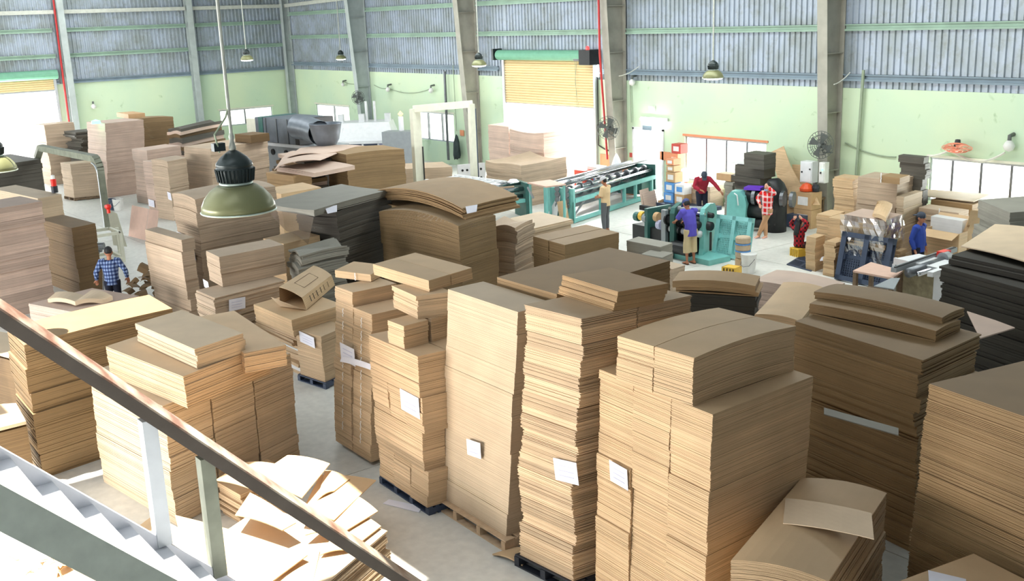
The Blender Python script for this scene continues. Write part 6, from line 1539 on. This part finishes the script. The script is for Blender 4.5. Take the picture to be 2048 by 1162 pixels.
# flattened cartons leaning on slotter's end
for i, (a, c, h, lab) in enumerate((((-24.825, 24.531, 0.0), (-24.993, 25.12, -0.0), .62, 'brown folded carton leaning at the end of the slotting machine, back one'), ((-24.828, 24.649, 0.0), (-25.027, 25.464, 0.0), .5, 'brown folded carton leaning at the end of the slotting machine, front one'))):
    q = [(x_, y_, z_+.03) for x_, y_, z_ in upright(a, c, h, (0, .12))]; single('folded_carton', MB().sheet(q, .03), 'kraft_pink', lab, 'carton')
def timber():
    T = Thing('timber_bundle', 'bundle of timber lengths on the floor right of the slotting machine', 'timber', (-25.152, 25.736, 0.0))
    a, c = Vector((-24.935, 25.418, 0.0)), Vector((-25.126, 26.27, 0.0))
    for i in range(5): o = Vector((.0, .1*(i % 3), .05+.1*(i//3))); T.part('timber_length', MB().bar(tuple(a+o), tuple(c+o), .08), 'box_tan')
timber()
# white display panel and boards at the slotter's left end
def panel_board():
    a, c = Vector((-25.917, 21.146, 0.0)), Vector((-25.216, 21.1, 0.0)); T = Thing('panel_board', 'white panel with a black cross of lines leaning before the teal machine', 'board', tuple(a)); h = 0.8761952326813146
    q = [Vector(p) for p in upright(a, c, h, (0, .2))]; T.part('panel', MB().sheet([tuple(p) for p in q], .03), 'machine_white')
    n = (q[1]-q[0]).cross(q[3]-q[0]).normalized()*-.02
    m1, m2 = q[0].lerp(q[1], .5)+n, q[3].lerp(q[2], .5)+n; T.part('line', MB().bar(tuple(m1), tuple(m2), .02, .01, up=(0, 1, 0)), 'machine_black')
    m1, m2 = q[0].lerp(q[3], .5)+n, q[1].lerp(q[2], .5)+n; T.part('line', MB().bar(tuple(m1), tuple(m2), .02, .01), 'machine_black')
panel_board()
for i, (a, c, h, m, lab) in enumerate((((-25.067, 21.015, 0.0), (-24.716, 21.004, 0.0), .55, 'machine_cream', 'cream scrap board leaning beside the white crossed panel'), ((-24.787, 20.941, 0.0), (-24.82, 21.341, 0.0), .75, 'kraft_warm', 'brown scrap board leaning on the teal end panel'))):
    single('leaning_board', MB().sheet(upright(a, c, h, (0, .15)), .03), m, lab, 'board')
def lift_table():
    T = Thing('lift_table', 'wheeled table with a pale plywood top between rippled stack and teal machine', 'table', (-26.61, 21.804, 0.0))
    q = [(-24.605, 20.233, 1.35), (-24.494, 20.937, 1.35), (-25.587, 21.212, 1.35), (-25.673, 20.369, 1.35)]
    T.part('table_top', MB().sheet(q, .04), 'plywood')
    for i in range(4):
        p = Vector(q[i]).lerp(Vector(q[0]).lerp(Vector(q[2]), .5), .12); T.part('leg', MB().bar((p.x, p.y, 0), (p.x, p.y, 1.3), .06), 'machine_teal')
    a, c = Vector(q[3]), Vector(q[0]); T.part('brace', MB().bar((a.x, a.y, 1.2), (a.lerp(c, .3).x, a.lerp(c, .3).y, .9), .05), 'machine_grey')
lift_table()
# desk and sundries right of the machine
def bench():
    p = (-19.468, 25.646, 0.0); T = Thing('bench', 'small wooden bench table behind the seated woman', 'table', p); x, y = p[0], p[1]
    T.part('table_top', MB().box((x-.7, y, .78), (x+.5, y+.7, .84)), 'wood_dark')
    for dx in (-.65, .42):
        for dy in (.03, .62): T.part('leg', MB().box((x+dx, y+dy, 0), (x+dx+.06, y+dy+.06, .78)), 'wood_dark')
    single('carton', MB().box((x-.6, y+.1, .02), (x+.1, y+.5, .6)), 'box_tan', 'tan carton under the small wooden bench', 'carton')
    single('water_bottles', MB().box((x-.1, y-.35, .02), (x+.5, y+.0, .4)), 'plastic_blue_black', 'dark crate of bottles in front of the small bench', 'crate')
bench()
p = (-19.162, 26.224, 0.0); p = (p[0], p[1]-.45, 0); box_at('brown carton cabinet below the orange cloth, right of the bench', p, .62, .5, .55, 'box_tan', 0.0)
box_at('upper brown carton with the orange cloth on it', p, .6, .5, .5, 'box_tan', .56)
b = MB().lathe((p[0]-.05, p[1]-.02, 1.08), [(.2, 0), (.22, .08), (.12, .2), (0, .24)], 9); single('orange_bag', b, 'plastic_orange', 'crumpled orange bag on the upper brown carton', 'bag')
b = MB().lathe((p[0]+.22, p[1]+.05, 1.08), [(.1, 0), (.12, .1), (.08, .2), (0, .2)], 10); single('black_helmet', b, 'plastic_black', 'small black item beside the orange bag', 'bag')
# heap of brown scraps the plaid man drags
def scrap_heap():
    c = Vector((-25.32, 7.805, 0.0)); T = Thing('scrap_heap', 'dark heap of crumpled carton scraps right of the man in blue plaid', 'carton scraps', tuple(c)); rd = random.Random(3)
    for i in range(34):
        a = rd.uniform(0, 6.28); p = c+Vector((rd.uniform(-.6, .5), rd.uniform(-.1, 1.0), rd.uniform(.02, .65))); l = rd.uniform(.2, .5); w_ = rd.uniform(.12, .3)
        u = Vector((math.cos(a), math.sin(a), rd.uniform(-.7, .7))); v = Vector((-math.sin(a), math.cos(a), rd.uniform(-.7, .7)))
        if p.z+l*min(u.z, 0)+w_*min(v.z, 0) < 0: p.z += .3
        T.part('crumpled_piece', MB().sheet([tuple(p), tuple(p+u*l), tuple(p+u*l+v*w_), tuple(p+v*w_)], .01, .05, n=3), 'scrap_brown')
scrap_heap()
def jack_handle():
    a = Vector((-25.549, 7.135, 0.0)); T = Thing('hand_trolley', 'trolley handle held in the left hand of the plaid man', 'trolley', tuple(a))
    T.part('handle', MB().tube([tuple(a+Vector((0, 0, .1))), tuple(a+Vector((.05, .1, 1.0)))], .02, 8), 'steel_dull'); T.part('deck', MB().box((a.x-.6, a.y-.1, .08), (a.x+.05, a.y+.6, .12)), 'wood_dark')
    for dx in (-.5, -.05):
        for dy in (0, .5): T.part('wheel', MB().tube([(a.x+dx, a.y+dy, .05), (a.x+dx+.04, a.y+dy, .05)], .05, 10), 'rubber')
jack_handle()
def red_chair():
    p = Vector((-17.087, 22.929, 0.0)); q = Vector((-16.199, 21.743, 1.359))
    single('red_cloth', MB().sheet([(q.x-.1, q.y, q.z-.3), (q.x+.1, q.y, q.z-.35), (q.x+.08, q.y, q.z+.1), (q.x-.02, q.y, q.z+.3)], .03), 'plastic_red', 'red cloth flying up behind the seated woman', 'cloth')

# ---------------------------------------------------------------- people
def person(label, foot, H, face, J, cloth, name='person', skin='skin'):
    """J: joints in the figure's own frame, fractions of the height (x right, y forward, z up)"""
    M = Matrix.Translation(foot) @ Matrix.Rotation(face, 4, 'Z') @ Matrix.Scale(H, 4)
    D_ = dict(pelvis=(0, 0, .52), waist=(0, 0, .60), chest=(0, .0, .72), neck=(0, 0, .825), head=(0, .015, .925),
              shR=(.11, 0, .80), shL=(-.11, 0, .80), elR=(.14, -.02, .63), elL=(-.14, -.02, .63), wrR=(.14, .05, .50), wrL=(-.14, .05, .50),
              hiR=(.052, 0, .50), hiL=(-.052, 0, .50), knR=(.058, .015, .28), knL=(-.058, .015, .28), anR=(.06, 0, .045), anL=(-.06, 0, .045))
    D_.update(J); P = {k: Vector(v) for k, v in D_.items() if not k.startswith('curl')}
    T = Thing(name, label, 'person', foot)
    def loft(mb, pts, rads, n=14, up=Vector((1, 0, 0))):
        # rads: (across, deep)
        k = len(pts); vs = []; 
        for i, p in enumerate(pts):
            d = (pts[min(i+1, k-1)]-pts[max(i-1, 0)]).normalized(); s = (up - d*up.dot(d)).normalized(); f = d.cross(s)
            for j in range(n):
                a = 2*math.pi*j/n; vs.append(tuple(p + s*math.cos(a)*rads[i][0] + f*math.sin(a)*rads[i][1]))
        fs = [(i*n+j, i*n+(j+1) % n, (i+1)*n+(j+1) % n, (i+1)*n+j) for i in range(k-1) for j in range(n)]
        fs += [tuple(range(n-1, -1, -1)), tuple(range((k-1)*n, k*n))]; mb.add(vs, fs)
    def ell(mb, c, r, n=14):
        vs = []; fs = []; m = 9
        for i in range(m+1):
            t = math.pi*i/m
            for j in range(n):
                a = 2*math.pi*j/n; vs.append((c[0]+r[0]*math.sin(t)*math.cos(a), c[1]+r[1]*math.sin(t)*math.sin(a), c[2]+r[2]*math.cos(t)))
        fs = [(i*n+j, (i+1)*n+j, (i+1)*n+(j+1) % n, i*n+(j+1) % n) for i in range(m) for j in range(n)]; mb.add(vs, fs)
    def remesh(o, vox, sm=2):
        md = o.modifiers.new('remesh', 'REMESH'); md.mode = 'VOXEL'; md.voxel_size = vox*H; md.use_smooth_shade = True
        s_ = o.modifiers.new('smooth', 'SMOOTH'); s_.iterations = sm; s_.factor = .5
    # head frame
    hd = P['head']; nd = (hd-P['neck']); look = Vector(J.get('look', (0, 1, 0))).normalized(); upv = Vector(J.get('headup', (0, 0, 1)))
    rt = look.cross(upv).normalized(); hu = rt.cross(look).normalized()
    HS = 1.13
    def Hh(x, y, z): return hd + rt*x*HS + look*y*HS + hu*z*HS
    def ellh(mb, c, r):
        m2 = MB(); ell(m2, (0, 0, 0), tuple(q*HS for q in r)); cc = Hh(*c)
        mb.add([tuple(cc + rt*v[0] + look*v[1] + hu*v[2]) for v in m2.v], m2.f)
    def torso(mb, g):
        loft(mb, [P['pelvis']-Vector((0, 0, .05)), P['pelvis'], P['waist'], P['chest'], P['chest'].lerp(P['neck'], .6), P['neck']], [(.07+g, .06+g), (.085+g, .065+g), (.08+g, .06+g), (.098+g, .068+g), (.09+g, .05+g), (.035+g, .035+g)])
    def arm(mb, s, g, end=1.0):
        a, b_, c = P['sh'+s], P['el'+s], P['wr'+s]
        loft(mb, [P['chest'].lerp(a, .55)+Vector((0, 0, .035)), a, a.lerp(b_, .5), b_], [(.04+g, .04+g), (.036+g, .036+g), (.028+g, .028+g), (.023+g, .023+g)], up=Vector((.3, .9, .1)))
        if end > 0: loft(mb, [b_, b_.lerp(c, .35*end), b_.lerp(c, end)], [(.024+g, .024+g), (.024+g, .024+g), (.015+g+.004*(end < 1), .014+g)], up=Vector((.3, .9, .1)))
    def leg(mb, s, g, end=1.0, fl=0):
        a, b_, c = P['hi'+s], P['kn'+s], P['an'+s]
        loft(mb, [a+Vector((0, 0, .03)), a, a.lerp(b_, .5), b_], [(.05+g, .055+g), (.052+g, .056+g), (.042+g, .046+g), (.032+g+fl, .034+g+fl)])
        if end > 0: loft(mb, [b_, b_.lerp(c, .3*end), b_.lerp(c, end)], [(.031+g+fl, .033+g+fl), (.031+g+fl, .034+g+fl), (.019+g+.012*(end < 1)+fl, .02+g+.012*(end < 1)+fl)])
    B = MB(M)
    torso(B, -.012)
    loft(B, [P['neck']-Vector((0, 0, .04)), P['neck'], hd-hu*.02], [(.034, .034), (.03, .032), (.03, .034)])
    ellh(B, (0, 0, .0), (.043, .052, .062)); ellh(B, (0, .012, -.03), (.032, .036, .034)); ellh(B, (0, .052, -.006), (.008, .012, .015))
    for sx in (-1, 1): ellh(B, (sx*.044, -.004, -.004), (.007, .013, .018))
    for s in 'RL': arm(B, s, -.004); leg(B, s, -.004)
    # hands: palm, four fingers of unequal length, thumb from the side of the palm
    for s in 'RL':
        w_ = P['wr'+s]; d = (w_-P['el'+s]).normalized(); hn = Vector(J.get('palm'+s, (0, 0, -1))); hn = (hn-d*hn.dot(d)).normalized(); sd = d.cross(hn).normalized()
        loft(B, [w_-d*.01, w_+d*.02, w_+d*.055], [(.015, .012), (.024, .012), (.025, .011)], up=sd)
        cu = J.get('curl'+s, .5)
        for i, ln_ in enumerate((.042, .048, .045, .035)):
            o = w_+d*.05+sd*(.018-.012*i); k1 = o+(d*math.cos(cu*.6)+hn*math.sin(cu*.6))*ln_*.5; k2 = k1+(d*math.cos(cu*1.5)+hn*math.sin(cu*1.5))*ln_*.5
            loft(B, [o, k1, k2], [(.0065, .0065), (.006, .006), (.0048, .0048)], n=6, up=sd)
        o = w_+d*.018+sd*.02; k1 = o+(sd*.6+d*.7+hn*.2).normalized()*.026; k2 = k1+(d*.9+hn*.4+sd*.1).normalized()*.022; loft(B, [o, k1, k2], [(.008, .008), (.007, .007), (.0055, .0055)], n=6, up=hn)
    for s in 'RL':
        a = P['an'+s]; ft = Vector(J.get('foot'+s, (0, 1, 0))).normalized(); z = Vector((0, 0, -.028))
        loft(B, [a-ft*.03+z, a+z*.4, a+ft*.04+z*.8, a+ft*.085+z*1.1, a+ft*.105+z*1.2], [(.018, .016), (.022, .03), (.026, .018), (.028, .012), (.02, .008)], up=ft.cross(Vector((0, 0, 1))))
    body = T.part('body', B, skin); remesh(body, .0052 if name == 'person' else .006, 2)
    # face
    for sx in (-1, 1):
        e = MB(M); ellh(e, (sx*.018, .046, .006), (.0065, .004, .004)); T.part('eye', e, 'eye_dark')
        e = MB(M); ellh(e, (sx*.018, .048, .016), (.011, .004, .002)); T.part('eyebrow', e, 'hair_black')
    e = MB(M); ellh(e, (0, .047, -.036), (.014, .004, .004)); T.part('mouth', e, 'lip')
    # hair
    if cloth.get('hair', True):
        e = MB(M); ellh(e, (0, -.012, .016) if not cloth.get('cap') else (0, -.012, .0), (.048, .052, .056) if not cloth.get('cap') else (.0465, .049, .05)); o = T.part('hair', e, 'hair_black')
        if cloth.get('long'): e = MB(M); loft(e, [Hh(0, -.04, .01), Hh(0, -.055, -.05), P['chest'].lerp(P['neck'], .3)+Vector((0, -.07, 0)), P['chest']+Vector((0, -.085, -.02))], [(.045, .025), (.055, .03), (.058, .026), (.03, .012)]); T.part('long_hair', e, 'hair_black')
    cap = cloth.get('cap')
    if cap:
        e = MB(M); ellh(e, (0, -.004, .024), (.050, .058, .050)); T.part('cap', e, cap)
        by = -1 if cloth.get('cap_back') else 1
        e = MB(M); vs = [Hh(x, y*by, z) for x, y, z in ((-.04, .03, .03), (.04, .03, .03), (.03, .095, .018), (-.03, .095, .018), (-.04, .03, .024), (.04, .03, .024), (.03, .095, .012), (-.03, .095, .012))]
        e.add([tuple(v) for v in vs], [(0,3,2,1),(4,5,6,7),(0,1,5,4),(1,2,6,5),(2,3,7,6),(3,0,4,7)]); T.part('cap_brim', e, cap)
    if cloth.get('mask'): e = MB(M); ellh(e, (0, .03, -.05), (.032, .028, .018)); T.part('face_mask', e, 'mask_blue')
    # shirt
    sh = MB(M); g = .008
    loft(sh, [P['pelvis']-Vector((0, 0, cloth.get('hem', .03))), P['pelvis'], P['waist'], P['chest'], P['chest'].lerp(P['neck'], .6), P['neck'].lerp(P['chest'], .06)],
         [(.092+g, .076+g), (.09+g, .073+g), (.086+g+cloth.get('belly', 0)*.6, .068+g+cloth.get('belly', 0)), (.103+g, .074+g), (.094+g, .056+g), (.040+g, .040+g)])
    se = cloth.get('sleeve', 1.0)
    for s in 'RL':
        if se >= 1: arm(sh, s, g+.003, .93)
        else:
            a, b_ = P['sh'+s], P['el'+s]; loft(sh, [P['chest'].lerp(a, .55)+Vector((0, 0, .035)), a, a.lerp(b_, .5), a.lerp(b_, .92)], [(.05, .05), (.048, .048), (.042, .042), (.042, .042)], up=Vector((.3, .9, .1)))
    so = T.part('shirt', sh, cloth['shirt']); remesh(so, .008, 3)
    tr = MB(M); te = cloth.get('trouser', 1.0); loft(tr, [P['pelvis']-Vector((0, 0, .04)), P['pelvis'], P['pelvis'].lerp(P['waist'], .7)], [(.08, .068), (.092, .074), (.088, .07)])
    for s in 'RL': leg(tr, s, .008, te if te <= 1 else 1, cloth.get('loose', .004))
    to = T.part('trousers', tr, cloth['trousers']); remesh(to, .008, 2)
    if cloth.get('shoe'):
        for s in 'RL':
            a = P['an'+s]; ft = Vector(J.get('foot'+s, (0, 1, 0))).normalized(); e = MB(M)
            loft(e, [a-ft*.035+Vector((0, 0, -.041)), a+ft*.03+Vector((0, 0, -.041)), a+ft*.115+Vector((0, 0, -.041))], [(.024, .004), (.03, .004), (.024, .004)], up=ft.cross(Vector((0, 0, 1)))); T.part('sandal', e, cloth['shoe'])
    return T
def facing(px, py, tx, ty): return 0
YAW = lambda x, y: math.atan2(y, x) - math.pi/2      # local +y looks along (x, y)
person('man in beige polo and white cap looking down at his hands before the teal machine', (-23.165, 21.345, 0.0), 1.66, YAW(-.95, -.3),
       dict(elR=(.13, .03, .64), elL=(-.13, .03, .64), wrR=(.06, .15, .62), wrL=(-.06, .15, .62), look=(0, .85, -.5), palmR=(-1, 0, 0), palmL=(1, 0, 0), head=(0, .035, .92)),
       dict(shirt='cloth_beige', trousers='cloth_grey', sleeve=.5, cap='cap_grey', shoe='sandal', hem=.05))
person('barefoot man in purple shirt, khaki shorts and navy cap bending over the rollers', (-18.379, 19.887, 0.0), 1.74, YAW(-.93, .25),
       dict(chest=(0, .05, .71), neck=(0, .085, .815), head=(0, .125, .89), shR=(.11, .06, .79), shL=(-.11, .06, .79), elR=(.13, .17, .66), elL=(-.12, .17, .67), wrR=(.09, .30, .60), wrL=(-.08, .30, .61), look=(0, .75, -.65), headup=(0, .6, .8)),
       dict(shirt='cloth_purple', trousers='cloth_khaki', sleeve=.5, trouser=.45, loose=.016, cap='cap_navy', shoe='sandal', hem=.09))
person('man in maroon long sleeves and dark cap leaning over the sheets', (-22.133, 24.459, 0.0), 1.72, YAW(.75, -.6),
       dict(pelvis=(0, -.06, .52), waist=(0, -.03, .6), chest=(0, .06, .70), neck=(0, .12, .79), head=(0, .175, .85), shR=(.115, .07, .77), shL=(-.115, .07, .77), elR=(.17, .15, .64), elL=(-.2, .16, .68), wrR=(.07, .24, .6), wrL=(-.28, .26, .57), look=(0, .5, -.85), headup=(0, .8, .6), hiR=(.052, -.06, .5), hiL=(-.052, -.06, .5)),
       dict(shirt='cloth_maroon', trousers='cloth_navy', cap='cap_dark', shoe='sandal'))
person('woman in red and white checked top with lowered mask, hand on her head, legs crossed', (-19.011, 23.716, 0.0), 1.6, YAW(.0, -1),
       dict(elR=(.27, -.06, .69), wrR=(.13, .05, .60), shL=(-.11, 0, .81), elL=(-.2, .05, .83), wrL=(-.06, .06, .93), curlL=.8, palmL=(0, -1, 0), palmR=(0, 0, -1), knL=(.03, .05, .28), anL=(.10, .1, .05), knR=(.04, .0, .28), anR=(.0, .02, .045), head=(0.0, .01, .925)),
       dict(shirt='cloth_check_red', trousers='cloth_tan', mask=True, hem=.09, shoe='paper'), skin='skin_light')
person('woman in red and black plaid seated on the yellow stool, arms raised to her hair', (lambda p: (p[0], p[1], -.24))((-16.991, 22.527, 0.0)), 1.56, YAW(.1, .95),
       dict(pelvis=(0, 0, .345), waist=(0, 0, .42), chest=(0, .0, .53), neck=(0, .0, .63), head=(0, .02, .72), shR=(.11, 0, .61), shL=(-.11, 0, .61), elR=(.20, -.02, .73), elL=(-.22, .02, .66), wrR=(.08, -.03, .80), wrL=(-.09, -.04, .77), palmR=(0, 1, 0), palmL=(0, 1, 0),
            hiR=(.06, .02, .33), hiL=(-.06, .02, .33), knR=(.11, .22, .36), knL=(-.14, .2, .36), anR=(.10, .24, .195), anL=(-.15, .22, .195)),
       dict(shirt='cloth_plaid_red', trousers='cloth_brown', long=True, hem=.02, shoe='box_blue'), skin='skin_light')
person('stout man in blue long sleeves and backward cap by the grey machine', (-13.215, 21.95, 0.0), 1.7, YAW(.96, .1),
       dict(elR=(.14, -.04, .64), elL=(-.15, -.03, .64), wrR=(.14, .02, .5), wrL=(-.15, .03, .5), look=(0, .97, -.12)),
       dict(shirt='cloth_blue', trousers='cloth_navy', cap='cap_dark', cap_back=True, belly=.02, hem=.06, shoe='sandal'))
person('black-haired man in blue plaid shirt seen from behind in the left aisle', (-24.294, 7.039, 0.0), 1.66, YAW(-.9, .35),
       dict(elR=(.19, -.02, .66), elL=(-.19, -.02, .66), wrR=(.2, .05, .54), wrL=(-.2, .06, .54), head=(0, .03, .92), look=(0, .9, -.3)),
       dict(shirt='cloth_plaid_blue', trousers='cloth_navy', hem=.05, shoe='sandal'))
